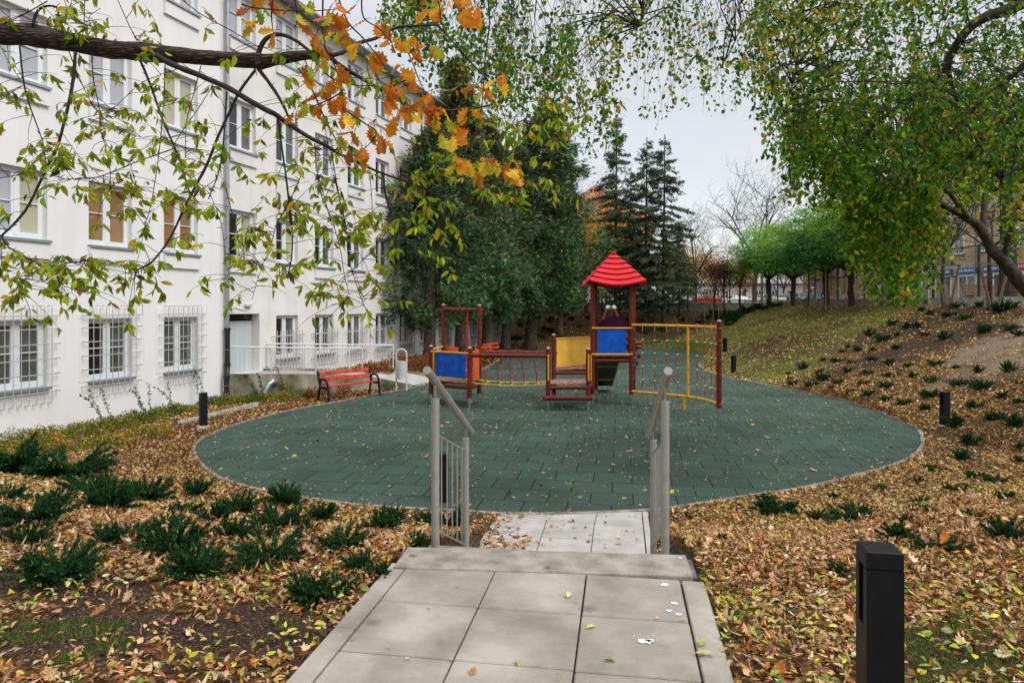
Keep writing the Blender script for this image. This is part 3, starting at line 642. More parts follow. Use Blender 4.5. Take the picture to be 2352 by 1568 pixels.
# downpipe
dp = empty('downpipe', fpt(19.97, .12, 0), FANG, 'galvanised downpipe with black cast iron foot at the corner of the white wall', 'downpipe')
MB().tube([(0,0,2.05),(0,0,TOP-.1)], .055, 14).build('pipe', M['zinc'], dp, auto=True)
b = MB()
for z in (2.4, 2.95, 5.2, 7.6, 10.2, 12.0): b.cyl((0,0,z),(0,0,z+.03), .062, n=14)
b.build('bracket', M['zinc'], dp)
b = MB().tube([(0,0,2.08),(0,0,1.05)], .072, 14).tube([(0,0,1.1),(0,0,.98),(-.05,-.03,.85),(-.10,-.06,.75),(-.12,-.07,.6),(-.12,-.07,-.1)], .075, 14)
for z, x, y in ((2.05,0,0),(1.02,0,0),(.66,-.115,-.07),(.2,-.12,-.07)): b.cyl((x,y,z-.03),(x,y,z+.05), .092, n=14)
b.build('cast_iron_foot', M['iron'], dp, auto=True)
b = MB()
for z, x, y in ((1.45,0,0),(.42,-.12,-.07)): b.cyl((x,y,z),(x,y,z+.02), .085, n=14)
b.build('clamp', M['steelgalv'], dp)
# CCTV camera
cc = empty('security_camera', fpt(20.25, .02, 2.66), FANG, 'small white security camera on the wall beside the downpipe', 'camera')
MB().cyl((0,0,0),(0,-.06,0), .04, n=10).tube([(0,-.05,0),(0,-.12,.02),(.03,-.17,.01)], .014, 6).build('mount', M['whitepaint'], cc)
MB().cyl((-.02,-.16,.02),(.26,-.24,-.05), .04, n=10).build('housing', M['whitepaint'], cc, auto=True)
MB().cyl((.262,-.2405,-.0505),(.272,-.2435,-.053), .033, n=10).build('lens', M['black'], cc)
# outlet pipe in the ramp wall
op = MB().tube([PY(632,879,20.9), PY(632,878,20.6), PY(626,876,20.45), PY(618,882,20.35), PY(611,896,20.3), PY(608,905,20.28)], .082, 14)
tag(op.build('outlet_pipe', M['zinc'], auto=True), 'bent galvanised outlet pipe coming out of the ramp wall', 'pipe')
# ------------------------------------------------------------------ ramp
Fp = [PY(514,859,20.0), PY(721,859.5,21.3), PY(840,862,22.2), PY(883,871,22.5), PY(947,883,22.9)]
Bp = [PY(607,846.8,21.6), PY(760,847,23.0), PY(905,847,24.3), PY(947,853,24.9), PY(992,862,25.6)]
ramp = empty('ramp', (0,0,0), 0, 'concrete wheelchair ramp with mossy side walls running to the white building door', 'ramp')
mb = MB()
for a, b in zip(Fp[:-1], Fp[1:]): mb.wall(a, b, .18, a.z, b.z)
mb.build('front_wall', M['concrete_mossy'], ramp)
mb = MB()
for a, b in zip(Bp[:-1], Bp[1:]): mb.wall(a, b, .18, a.z, b.z)
mb.build('back_wall', M['concrete_mossy'], ramp)
fl = MB(); Fq = [p+Vector((-.05,.17,-.07 if i < 3 else -.05)) for i, p in enumerate(Fp)]; Bq = [Vector((p.x, p.y-.0, q.z)) for p, q in zip(Bp, Fq)]; Bq[-1] = Vector((-2.9,25.5,.02)); Fq.append(Vector((-3.02,24.2,.012))); Bq.append(Vector((-2.25,25.9,.012)))
Bq[0] = fpt(21.6, .0, Fq[0].z); vs = Fq+Bq; n = len(Fq)
fl.add(vs, [(i, i+1, n+i+1, n+i) for i in range(n-1)]); fl.add([Fq[0], Bq[0], fpt(20.0, 0, Fq[0].z)], [(0,1,2)])
fl.build('ramp_floor', M['slab_pale'], ramp)
def railing(name, pts, hts, label, sec=3, vert=.12, nb=None):
    e = empty(name, (0,0,0), 0, label, 'railing')
    tops = [Vector((p.x, p.y, p.z+h)) for p, h in zip(pts, hts)]
    MB().tube(tops, .026, 8).build('top_rail', M['whitepaint'], e, auto=True)
    for p, t in zip(pts, tops): MB().cyl(p+Vector((0,0,-.02)), t, .024, n=8).build('post', M['whitepaint'], e, auto=True)
    for a, b, h1, h2 in zip(pts[:-1], pts[1:], hts[:-1], hts[1:]):
        for lo in (.08, None):
            za = lo if lo else h1-.13; zb = lo if lo else h2-.13
            MB().tube([a+Vector((0,0,za)), b+Vector((0,0,zb))], .010, 6).build('bar', M['whitepaint'], e)
        m = MB(); n_ = int((b-a).length/vert)
        for i in range(1, n_):
            p = a.lerp(b, i/n_); h = h1+(h2-h1)*i/n_; m.tube([p+Vector((0,0,.08)), p+Vector((0,0,h-.13))], .0065, 4)
        m.build('balusters', M['whitepaint'], e)
    return e
off = Vector((.03,.09,0))
f1 = Fp[0]+off; f3 = Vector((*(PY(828,861,22.1)+off).to_2d(), Fp[1].z-.1)); f2 = Fp[1]+off
fm = f1.lerp(f2, .49)
railing('ramp_railing', [f1, fm, f2, f3], [.80,.80,.81,.87], 'white railing on the front wall of the ramp, nearer one')
g1 = PY(614,847,21.75); g2 = PY(700,847,22.5); g3 = PY(802,847,23.4); g4 = PY(903,847,24.3)
railing('ramp_railing', [g1,g2,g3,g4], [.80,.82,.83,.845], 'white railing on the back wall of the ramp, ending beside the litter bin')
# ------------------------------------------------------------------ stair handrails
def handrail(up, lo, label, s, topU, topL, tubeA, tubeB):
    e = empty('handrail', (up.x, up.y, 0), 0, label, 'handrail', 'handrails either side of the steps'); o_ = Vector((up.x, up.y, 0))
    m = M['steelpaint']; U = Vector((0,0,0)); L_ = lo-o_; L_.z = 0
    MB().cyl((0,0,.65), (0,0,topU), .031, n=20).build('post', m, e, auto=True)
    MB().cyl((L_.x,L_.y,.1), (L_.x,L_.y,topL), .031, n=20).build('post', m, e, auto=True)
    a = tubeA-o_; b = tubeB-o_
    MB().cyl(a, b, .031, n=20).build('rail', m, e, auto=True)
    q = MB()
    d = (b-a).normalized(); u1 = a+(b-a)*((0-a.y)/(b.y-a.y)); l1 = a+(b-a)*((L_.y-a.y)/(b.y-a.y))
    q.cyl((0,0,topU), u1-Vector((0,0,.02)), .009, n=8); q.build('bracket', M['steelgalv'], e); q = MB(); q.cyl((L_.x,L_.y,topL), l1-Vector((0,0,.02)), .009, n=8); q.build('bracket', M['steelgalv'], e)
    t0 = Vector((0,0,topU-.27)); t1 = Vector((L_.x,L_.y,topL-.12)); b0 = Vector((0,0,1.02)); b1 = Vector((L_.x,L_.y,.45))
    MB().tube([t0, t1], .008, 6).build('bar', m, e); MB().tube([b0, b1], .008, 6).build('bar', m, e)
    for i in range(1, 6):
        f = i/6; MB().tube([b0.lerp(b1, f), t0.lerp(t1, f)], .0065, 6).build('baluster', m, e)
handrail(PY(1000,915,5.2), PY(1070,1005,6.5), 'grey steel handrail on the left side of the steps', -1, 2.02, 1.47, PY(981,850,4.95), PY(1083,992,6.75))
handrail(PY(1528,920,5.2), PY(1501,1010,6.5), 'grey steel handrail on the right side of the steps', 1, 2.0, 1.45, PY(1535,852,4.95), PY(1492,1000,6.75))
# ------------------------------------------------------------------ bollard lights
def make_bollard():
    e = empty('bollard_light', (0,0,0), 0, '', 'bollard light', 'black square bollard lights round the playground')
    H = .74; W = .145; m = MB(); z0, z1 = H-.30, H-.07; y = -W/2
    m.box((0,0,z0/2), (W,W,z0)); m.box((0,0,(z1+H)/2), (W,W,H-z1), bev=.004)
    m.box((0,W/4,(z0+z1)/2), (W,W/2,z1-z0-.0002)); m.box((-W/2+.021,-W/4,(z0+z1)/2), (.042,W/2,z1-z0-.0002)); m.box((W/2-.021,-W/4,(z0+z1)/2), (.042,W/2,z1-z0-.0002))
    m.build('housing', M['black'], e)
    MB().box((0,.0-.006,(z0+z1)/2-.02), (W-.086,.01,z1-z0-.06)).build('lamp_recess', M['blackhole'], e)
    MB().box((0,0,-.07), (.24,.24,.16), bev=.01).build('footing', M['concrete'], e)
    return e
bol0 = make_bollard(); first = True
for px, py, rot, fz, lab in ((467,985,-.9,.07,'black square bollard light by the left edge of the rubber, pale footing showing'), (1016,1160,1.5,-.02,'black bollard light seen through the left handrail'),
        (2170,975,-1.35,-.02,'black bollard light among leaves on the right of the rubber circle'), (1685,858,-1.2,.0,'black bollard light beside the pointed grass tongue, nearer of the two'),
        (1665,810,-1.2,0,'farther of the two black bollard lights at the foot of the lawn'), (1207,802,0,0,'small far bollard light by the leaning cedar trunks')):
    p = on_ground(px, py); o = bol0 if first else dup(bol0); first = False
    o.location = (p.x, p.y, p.z+fz); o.rotation_euler = (0,0,rot); o['label'] = lab
p = PY(2020,1264,2.69); o = dup(bol0, (p.x+.0, p.y, 1.775-.74), -1.76); o.scale = (.93,.93,1); o['label'] = 'large black bollard light in the right foreground'
# ------------------------------------------------------------------ benches
def make_bench():
    e = empty('park_bench', (0,0,0), 0, '', 'bench', 'red slatted park benches'); L_ = 1.85
    for s in (-1, 1):     # end frames: y forward is -y
        x = s*(L_/2+.035); r = .034
        MB().tube([(x,-.26,0),(x,-.23,.30),(x,-.20,.50),(x,-.15,.60),(x,-.06,.64),(x,.05,.64),(x,.12,.60),(x,.145,.50),(x,.12,.42),(x,.02,.385),(x,-.18,.385)], r, 10).build('armrest_leg', M['black'], e, auto=True)
        MB().tube([(x,.22,0),(x,.16,.32),(x,.135,.46),(x,.19,.62),(x,.25,.86)], r, 10).build('rear_leg', M['black'], e, auto=True)
    for y, z in ((-.16,.44),(-.03,.425),(.095,.42)): MB().box((0,y,z), (L_,.105,.036), bev=.006).build('seat_slat', M['benchred'], e)
    for y, z in ((.165,.60),(.215,.78)): MB().box((0,y,z), (L_,.036,.115), M=Matrix.Rotation(-.25, 4, 'X'), bev=.006).build('back_slat', M['benchred'], e)
    q = MB()
    for s in (-1, 1):
        for y, z in ((.142,.60),(.192,.78)): q.ball((s*(L_/2-.08),y,z), .012, 6); q.ball((s*(L_/2-.14),y,z), .012, 6)
    q.build('bolts', M['steelgalv'], e)
    return e
bn = make_bench(); a = PZ(722,926,.0); b = PZ(868,906,.0); mid = (a+b)/2
bn.location = (mid.x+.02, mid.y+.15, .0); bn.rotation_euler = (0,0,math.atan2(b.y-a.y, b.x-a.x)); bn['label'] = 'red slatted bench with black frame in front of the ramp'
p = PZ(1119,838,0); o = dup(bn, (p.x+.0, p.y+.3, 0), R(66), None, 'far red bench seen end on behind the rope bridge, nearer of two')
p = PZ(1134,830,0); o = dup(bn, (p.x, p.y+1.3, 0), R(66), None, 'farthest red bench below the cedar trees')
# ------------------------------------------------------------------ litter bin
lb = empty('litter_bin', PZ(922,897,0), R(8), 'white litter basket hanging in a tall tubular hoop', 'litter bin'); r = .165
MB().tube([(-r,0,0),(-r,0,1.18)]+[(-r*math.cos(a), 0, 1.18+r*math.sin(a)) for a in np.linspace(.3, PI-.3, 8)]+[(r,0,1.18),(r,0,.0)], .026, 10).build('hoop', M['whitepaint'], lb, auto=True)
b = MB()
for k in range(22): z = .40+k*.026; b.tube([(.15*math.cos(t), .13*math.sin(t), z) for t in np.linspace(0, 2*PI, 17)], .012, 5, cap=False)
b.cyl((0,0,.385),(0,0,.40), .13, n=14); b.build('basket', M['whitepaint'], lb, smooth=True)
# ------------------------------------------------------------------ play structure (one connected frame)
play = empty('play_structure', (3.0, 19.3, 0), 0, 'wooden climbing frame with red roofed tower, blue and yellow panels, rope bridge and climbing net', 'climbing frame')
PO = Vector((3.0, 19.3, 0))
def Q(x, y, Y=None, z=None):
    p = PY(x, y, Y) if z is None else PZ(x, y, z)
    return p-PO
def G(x, Y, z): return Vector(((x-CX)/F*Y, Y, z))-PO      # column px, depth, height
RP = .062
def post(x, Y, top, name='post'):
    p = G(x, Y, 0); MB().cyl((p.x,p.y,.20), (p.x,p.y,top), RP, n=16).build(name, M['logred'], play, auto=True)
    o = MB().cyl((p.x,p.y,top), (p.x,p.y,top+.012), RP*.98, RP*.9, n=16, dome=.03).build('post_cap', M['logcap'], play, smooth=True)
    o = MB().cyl((p.x,p.y,.14), (p.x,p.y,.27), RP*1.12, n=16).cyl((p.x,p.y,-.02), (p.x,p.y,.15), .032, n=12).build('post_foot', M['steelgalv'], play, auto=True)
    return p
def log(a, b, r=.06, name='beam', m='logred', caps=True):
    o = MB().cyl(a, b, r, n=14).build(name, M[m], play, auto=True); return o
def pipe(path, r=.022, name='rail', m='yellowpipe'):
    return MB().tube(path, r, 8).build(name, M[m], play, auto=True)
def panel(a, b, z0, z1, m, th=.02, name='panel'):
    a = Vector(a); b = Vector(b); d = b-a; d.z = 0; L_ = d.length; ang = math.atan2(d.y, d.x); c = (a+b)/2
    return MB().box((c.x, c.y, (z0+z1)/2), (L_, th, z1-z0), rz=ang, bev=.005).build(name, M[m], play)
def deck(c4, z, name='deck', nb=7):
    # planks between the two edges c4[0]->c4[1] (front) and c4[3]->c4[2] (back)
    m = MB(); a, b, c, d = [Vector((p.x, p.y, 0)) for p in c4]
    for i in range(nb):
        f0 = (i+.04)/nb; f1 = (i+.96)/nb; q = [a.lerp(b, f0), a.lerp(b, f1), d.lerp(c, f1), d.lerp(c, f0)]; m.prism([(p.x, p.y) for p in q], z-.035, z)
    return m.build(name, M['deck'], play)
def bolt(p, r=.028): MB().ball(p, r, 8, .9).build('bolt_cap', M['red'], play, smooth=True)
# --- left tower
A_ = post(990,19.15,1.60); B2 = post(1079,18.3,1.60); C2 = post(1018.5,20.0,2.76); D2 = post(1101,19.3,2.74)
log(C2+Vector((0,0,2.64)), D2+Vector((0,0,2.62)), .055)
for p, s in ((C2, -1), (D2, 1)): bolt(p+Vector((s*.075,0,2.63)))
for f in (.4, .55): bolt(C2.lerp(D2, f)+Vector((0,-.055,2.62)), .024)
ZD = .68
deck([A_,B2,D2,C2], ZD)
for a, b in ((A_,B2),(B2,D2),(D2,C2),(C2,A_)): log(a+Vector((0,0,.54)), b+Vector((0,0,.54)), .055)
fr = Vector((.0,-.045,0))
pipe([A_+fr+Vector((.0,0,1.47)), B2+fr+Vector((-.03,0,1.47))]); pipe([A_+fr+Vector((.06,0,.76)), B2+fr+Vector((0,0,.76))])
pipe([A_+fr+Vector((.07,0,.74)), A_+fr+Vector((.07,0,1.48))]); pipe([A_+fr+Vector((0,0,1.48)), A_+Vector((.02,.0,1.52)), C2+Vector((0,-.03,1.56))])
panel(A_+fr+Vector((.13,.01,0)), B2+fr+Vector((-.10,.01,0)), .79, 1.45, 'blue')
panel(C2+Vector((.08,.03,0)), C2.lerp(D2,.42)+Vector((0,.03,0)), ZD+.03, 1.55, 'orange'); 
o = panel(B2.lerp(D2,.18)+Vector((.04,0,0)), B2.lerp(D2,.80)+Vector((.04,0,0)), ZD+.02, 1.52, 'orange')
m = MB()
for z in (.95,1.05,1.25,1.35): c = B2.lerp(D2,.4)+Vector((.0,0,z)); m.cyl(c+Vector((-.02,-.0,0)), c+Vector((.012,-.02,0)), .025, n=10)
m.build('panel_hole', M['black'], o)
c = C2.lerp(D2,.64); pipe([c+Vector((0,.0,2.62)), c+Vector((.01,.18,2.60)), c+Vector((.02,.26,2.5)), c+Vector((.02,.26,0))], .022, 'slide_pole', 'red')
# --- rope bridge
E_ = post(1259,18.0,1.61); F_ = post(1272,19.1,1.92); G_ = post(1351,18.0,1.59); H_ = post(1361,19.1,3.5)
b1 = [B2+Vector((0,0,1.42)), E_+Vector((0,0,1.42))]; b2 = [D2+Vector((0,0,1.43)), F_+Vector((0,0,1.42))]
log(*b1, .058); log(*b2, .058)
for p in (b1[1]+Vector((.0,-.06,.0)), b2[1]+Vector((.09,0,0)), b1[1]+Vector((.08,0,.02))): bolt(p)
def sag(a, b, s, n=12): return [a.lerp(b, i/n)-Vector((0,0,4*s*(i/n)*(1-i/n))) for i in range(n+1)]
lo1 = [Vector((B2.x,B2.y,.66)), Vector((E_.x,E_.y,.66))]; lo2 = [Vector((D2.x,D2.y,.66)), Vector((F_.x,F_.y,.66))]
c1 = sag(lo1[0]+Vector((0,.14,0)), lo1[1]+Vector((0,.14,0)), .05); c2_ = sag(lo2[0]+Vector((0,-.28,0)), lo2[1]+Vector((0,-.28,0)), .03)
c3 = sag(lo1[0]+Vector((0,.24,.02)), lo1[1]+Vector((0,.24,.02)), .10); c4 = sag(lo2[0]+Vector((0,-.18,.02)), lo2[1]+Vector((0,-.18,.02)), .08)
for c in (c1, c2_, c3, c4): pipe(c, .010, 'bridge_rope', 'ropeyellow')
def at_(c, f): k = f*(len(c)-1); i = min(int(k), len(c)-2); return c[i].lerp(c[i+1], k-i)
for f in (.17,.34,.50,.67,.83):
    t = b1[0].lerp(b1[1], f-.01)-Vector((0,0,.05)); e = at_(c1, f+.03); mid = t.lerp(e, .6)+Vector((.015,0,0))
    pipe([t-Vector((0,0,.06)), mid, e], .011, 'bridge_rope', 'ropered'); MB().cyl(t-Vector((0,0,.07)), t, .016, n=8).build('rope_ferrule', M['steelgalv'], play)
    t2 = b2[0].lerp(b2[1], f-.02)-Vector((0,0,.05)); e2 = at_(c2_, f-.06); pipe([t2, t2.lerp(e2, .5)+Vector((.01,0,0)), e2], .011, 'bridge_rope', 'ropered')
    k = MB(); k.ball(e, .034, 8); k.ball(e2, .030, 8); k.ball(at_(c3, f+.03), .030, 8); k.build('rope_knot', M['ropeyellow'], play, smooth=True)
    pipe([e, at_(c3, f+.01), at_(c4, f-.02), e2], .010, 'bridge_rope', 'ropeyellow')
# --- entrance steps
lg = [G(1249,17.92,.33)+Vector((0,-.05,0)), G(1358,17.92,.33)+Vector((0,-.05,0))]
log(*lg, .062, 'step_log')
for p in lg:
    d = (lg[1]-lg[0]).normalized()*(.03 if p is lg[1] else -.03); MB().cyl(p, p+d, .062, .045, n=14).build('log_end', M['logred'], play, auto=True)
FLp = Vector((H_.x, H_.y, 0))
deck([E_,G_,FLp,F_], .70, 'step_deck', 6)
for a, b in ((E_,G_),(G_,FLp),(F_,E_)): log(Vector((a.x,a.y,.585)), Vector((b.x,b.y,.585)), .052)
BL = post(1368,20.15,3.5); FR = post(1450,19.1,3.5); BR = post(1455.5,20.15,3.5)
ya = Vector((F_.x,F_.y,0)); yb = Vector((BL.x,BL.y,0))
deck([ya,FLp,yb,ya.lerp(yb,.5)], 1.0, 'step_deck', 4); log(Vector((F_.x,F_.y,.87)), Vector((FLp.x,FLp.y,.87)), .05); log(Vector((F_.x,F_.y,.87)), Vector((BL.x,BL.y,.87)), .05)
d = (yb-ya).normalized()
panel(ya+d*.10, yb-d*.10, 1.06, 1.79, 'yellow'); pipe([ya+Vector((0,0,1.82)), yb+Vector((0,0,1.82))]); pipe([ya+Vector((0,0,1.03)), yb+Vector((0,0,1.03))])
for p, dx, dy in ((E_, -.0,-.085), (G_, -.0,-.085), (G_, .075,.02)):
    pipe([p+Vector((dx*.3,dy*.3,1.46)), p+Vector((dx,dy,1.44)), p+Vector((dx,dy,.78)), p+Vector((dx*.3,dy*.3,.76))], .02, 'hand_grip')
# --- main tower
ZT = 1.35
deck([H_,FR,BR,BL], ZT, 'deck', 7)
for a, b in ((H_,FR),(FR,BR),(BR,BL),(BL,H_)): log(Vector((a.x,a.y,ZT-.14)), Vector((b.x,b.y,ZT-.14)), .055)
pipe([H_+fr+Vector((0,-.02,2.12)), FR+fr+Vector((-.03,-.02,2.12))]); pipe([H_+fr+Vector((0,-.02,1.39)), FR+fr+Vector((-.03,-.02,1.39))])
panel(H_+fr+Vector((.13,.0,0)), FR+fr+Vector((-.15,.0,0)), 1.42, 2.09, 'blue')
for z in (2.12,1.39):
    for p in (H_, FR): MB().ball(p+fr+Vector((0,-.02,z)), .032, 8).build('rail_end', M['yellowpipe'], play, smooth=True)
# purple arched board on the far side
a = BL+Vector((.04,.08,0)); b = BR+Vector((-.04,.08,0)); pts = []
for i in range(17): t = i/16; pts.append((t, 2.16+.28*math.sin(PI*t)**.8))
vs = [Vector((a.x+(b.x-a.x)*t, a.y+(b.y-a.y)*t, z)) for t, z in pts]+[Vector((b.x,b.y,ZT)), Vector((b.x-.10,b.y,ZT)), Vector((b.x-.10,b.y,2.05)), Vector((a.x+.10,a.y,2.05)), Vector((a.x+.10,a.y,ZT)), Vector((a.x,a.y,ZT))]
n = len(vs); q = MB(); q.add(vs+[v+Vector((0,.025,0)) for v in vs], [tuple(range(n)), tuple(range(n, 2*n))[::-1]]+[(i, (i+1) % n, n+(i+1) % n, n+i) for i in range(n)])
q.build('arched_board', M['purple'], play)
# slide on the far side, running down and away
sl0 = (BL+BR)/2+Vector((-.12,.1,0)); q = MB(); prof = [(0,1.28),(.5,.98),(1.05,.62),(1.5,.33),(1.75,.20),(2.1,.16)]
w_ = .30; vs = []
for y, z in prof: vs += [sl0+Vector((-w_,y,z)), sl0+Vector((w_,y,z)), sl0+Vector((-w_,y,z-.03)), sl0+Vector((w_,y,z-.03))]
fs = []
for i in range(len(prof)-1): k = 4*i; fs += [(k,k+1,k+5,k+4), (k+2,k+6,k+7,k+3), (k,k+4,k+6,k+2), (k+1,k+3,k+7,k+5)]
k = 4*(len(prof)-1); fs += [(k,k+1,k+3,k+2), (0,2,3,1)]
q.add(vs, fs); slide = q.build('slide', M['slide'], play)
for s in (-1, 1):
    q = MB(); vs = []
    for y, z in prof: vs += [sl0+Vector((s*(w_+.002),y,z-.05)), sl0+Vector((s*(w_+.03),y,z-.05)), sl0+Vector((s*(w_+.03),y,z+.13)), sl0+Vector((s*(w_+.002),y,z+.13))]
    fs = [(4*i+j, 4*i+(j+1) % 4, 4*i+4+(j+1) % 4, 4*i+4+j) for i in range(len(prof)-1) for j in range(4)]+[(0,1,2,3), tuple(range(len(vs)-4, len(vs)))]
    q.add(vs, fs); q.build('slide_side', M['yellowpipe'], slide)
    MB().box(sl0+Vector((s*(w_+.015),1.95,.08)), (.03,.05,.2)).build('slide_foot', M['yellowpipe'], slide)
for y, z in ((.52,.90),(1.25,.42)): MB().cyl(sl0+Vector((-w_,y,z)), sl0+Vector((w_,y,z)), .015, n=6).build('cross_bar', M['yellowpipe'], slide)
# roof: four convex, stepped shells
rc = (H_+FR+BL+BR)/4; rc.z = 0; q = MB(); NB = 6; hw = .765; zt = 4.27; ze = 3.46
ax = (FR-H_); ax.z = 0; ax = ax.normalized(); ay = Vector((-ax.y, ax.x, 0))
for side in range(4):
    rot = Matrix.Rotation(side*PI/2, 3, 'Z')
    rows = []; NS = 10
    for k in range(NB):
        for e, up in ((0, 0), (1, 0)):
            t = (k+e)/NB; z = zt-(zt-ze)*(t**.92) - (.0 if e else .0); half = hw*(t**.85)*(1+.0*t)
            lift = .022 if e == 1 else 0
            row = []
            for i in range(NS+1):
                s = -1+2*i/NS; bulge = 1-s*s
                hh = half+(.028 if e else -.006); x = s*hh; y = -hh*(1+ .10*bulge*t); zz = z - .20*bulge*t**1.5 + (.012 if e else -.012) - .06*t*t*abs(s)**3 + .06*t*t
                row.append(ax*(rot @ Vector((x, y, 0))).x+ay*(rot @ Vector((x, y, 0))).y+Vector((rc.x, rc.y, zz)))
            rows.append(row)
    base = len(q.v); q.v.extend([tuple(p) for r_ in rows for p in r_])
    for j in range(len(rows)-1):
        for i in range(NS): a0 = base+j*(NS+1)+i; q.f.append((a0, a0+1, a0+NS+2, a0+NS+1))
    # thick rim
    last = rows[-1]; b0 = len(q.v); q.v.extend([tuple(p-Vector((0,0,.045))+(rc-p).to_2d().to_3d()*.015) for p in last]); l0 = base+(len(rows)-1)*(NS+1)
    for i in range(NS): q.f.append((l0+i, l0+i+1, b0+i+1, b0+i))
rf = q.build('roof', M['redroof'], play); md = rf.modifiers.new('thick', 'SOLIDIFY'); md.thickness = .018; md.offset = 1
MB().ball(Vector((rc.x, rc.y, zt-.01)), .09, 10, .45).build('roof_cap', M['redroof'], play, smooth=True)
# --- climbing net
Pn = post(1651.7,16.47,2.36)
net = [G(1452,19.05,0), G(1513,18.5,0), G(1576,17.96,0), G(1620,17.3,0), G(1648,16.6,0)]
net = cat_curve(net, 5, closed=False)
def zed(c, z): return [Vector((p.x, p.y, z)) for p in c]
pipe(zed(net, 2.21), .034, 'net_rail'); pipe(zed(net, .36), .034, 'net_rail')
def netat(px):
    best = None
    for a, b in zip(net[:-1], net[1:]):
        for t in np.linspace(0, 1, 11):
            p = a.lerp(b, t); q_ = p+PO; x = CX+F*q_.x/q_.y
            if best is None or abs(x-px) < best[0]: best = (abs(x-px), p)
    return Vector((best[1].x, best[1].y, 0))
p = netat(1580); MB().cyl((p.x,p.y,.36), (p.x,p.y,2.21), .034, n=12).build('net_upright', M['yellowpipe'], play, auto=True)
p = netat(1571.5); MB().cyl((p.x,p.y,-.02), (p.x,p.y,.36), .032, n=12).build('net_upright', M['yellowpipe'], play, auto=True)
rx = [1476,1504,1531,1556.5,1601,1619.5,1633.5,1644]; RZ = [1.80,1.44,1.08,.70]
for px in rx:
    p = netat(px); pipe([p+Vector((0,0,.50)), p+Vector((.004,0,1.3)), p+Vector((0,0,2.05))], .011, 'net_rope', 'ropered')
    f_ = MB(); f_.cyl(p+Vector((0,0,.38)), p+Vector((0,0,.50)), .014, n=6); f_.cyl(p+Vector((0,0,2.05)), p+Vector((0,0,2.19)), .014, n=6); f_.build('rope_ferrule', M['steelgalv'], play)
    bolt(p+Vector((0,0,2.25)), .03); bolt(p+Vector((0,0,.325)), .026)
    k = MB()
    for z in RZ: k.ball(p+Vector((0,0,z)), .034, 8)
    k.build('rope_knot', M['ropeyellow'], play, smooth=True)
for z in RZ: pipe([Vector((q_.x, q_.y, z+.012*math.sin(i*1.7))) for i, q_ in enumerate(net)], .011, 'net_rope', 'ropeteal')
for z in (2.21, .36, 1.9): bolt(Pn+Vector((.0,-.065,z-.02 if z > 2 else z)), .03)
for z in (.75,1.1,1.45,1.8): MB().ball(Pn+Vector((0,-.062,z)), .014, 6).build('bolt_cap', M['steelgalv'], play)
for z in (RZ[1], .36): bolt(FR+Vector((-.03,-.06,z)), .024)
# ------------------------------------------------------------------ other play things farther off
pf = PZ(1403,812,0); pfx = empty('swing_frame', (pf.x, pf.y, 0), R(12), 'far wooden swing frame of four leaning poles with pale green caps', 'swing')
for s, (dx, dy) in enumerate(((-1.55,-.9),(-1.15,1.0),(1.15,-.9),(1.55,1.0))):
    t = Vector((dx*.06+(-.18+.12*s), dy*.08, 2.62)); MB().cyl((dx,dy,0), t, .075, n=12).build('leg', M['logred'], pfx, auto=True)
    d = (t-Vector((dx,dy,0))).normalized(); MB().cyl(t-d*.02, t+d*.16, .095, .09, n=12).build('cap', mat('cap_green', (.35,.55,.42), .5) if s == 0 else bpy.data.materials['cap_green'], pfx, auto=True)
q = MB()
for dx in (-.1,.02,.1): 
    for k in range(34): q.ball((dx, 0, 2.5-k*.05), .018, 4)
q.build('chain', M['steelgalv'], pfx)
MB().tube([(.32*math.cos(t), .32*math.sin(t), .82) for t in np.linspace(0, 2*PI, 17)], .04, 8, cap=False).build('seat_ring', M['black'], pfx, smooth=True)
q = PZ(1462,806,0); lgx = empty('log_seesaw', (q.x-.9, q.y-1.5, 0), R(4), 'brown log seesaw ends with yellow trim seen beyond the tower', 'seesaw')
for z, y in ((.55,0),(.28,.5)): MB().cyl((-.6,y,z), (1.0,y,z), .09, n=12).build('log', M['logred'], lgx, auto=True); MB().box((.55,y,z+.10), (.9,.1,.03)).build('trim', M['yellowpipe'], lgx)
for x in (-.3,.7): MB().cyl((x,.25,0), (x,.25,.5), .05, n=10).build('leg', M['logred'], lgx)
for px, py, l in ((1467,829,'farther small black stepping post on a spring'), (1462,847,'nearer small black stepping post on a spring')):
    q = PZ(px, py, 0); e = empty('stepping_post', (q.x, q.y, 0), 0, l, 'stepping post')
    MB().tube([(.035*math.cos(t), .035*math.sin(t), t*.006) for t in np.linspace(0, 30, 90)], .009, 4).build('spring', M['steelgalv'], e)
    MB().ball((0,0,.26), .095, 10, 1.0).cyl((0,0,.17),(0,0,.19), .10, n=12).build('cap', M['black'], e, smooth=True)
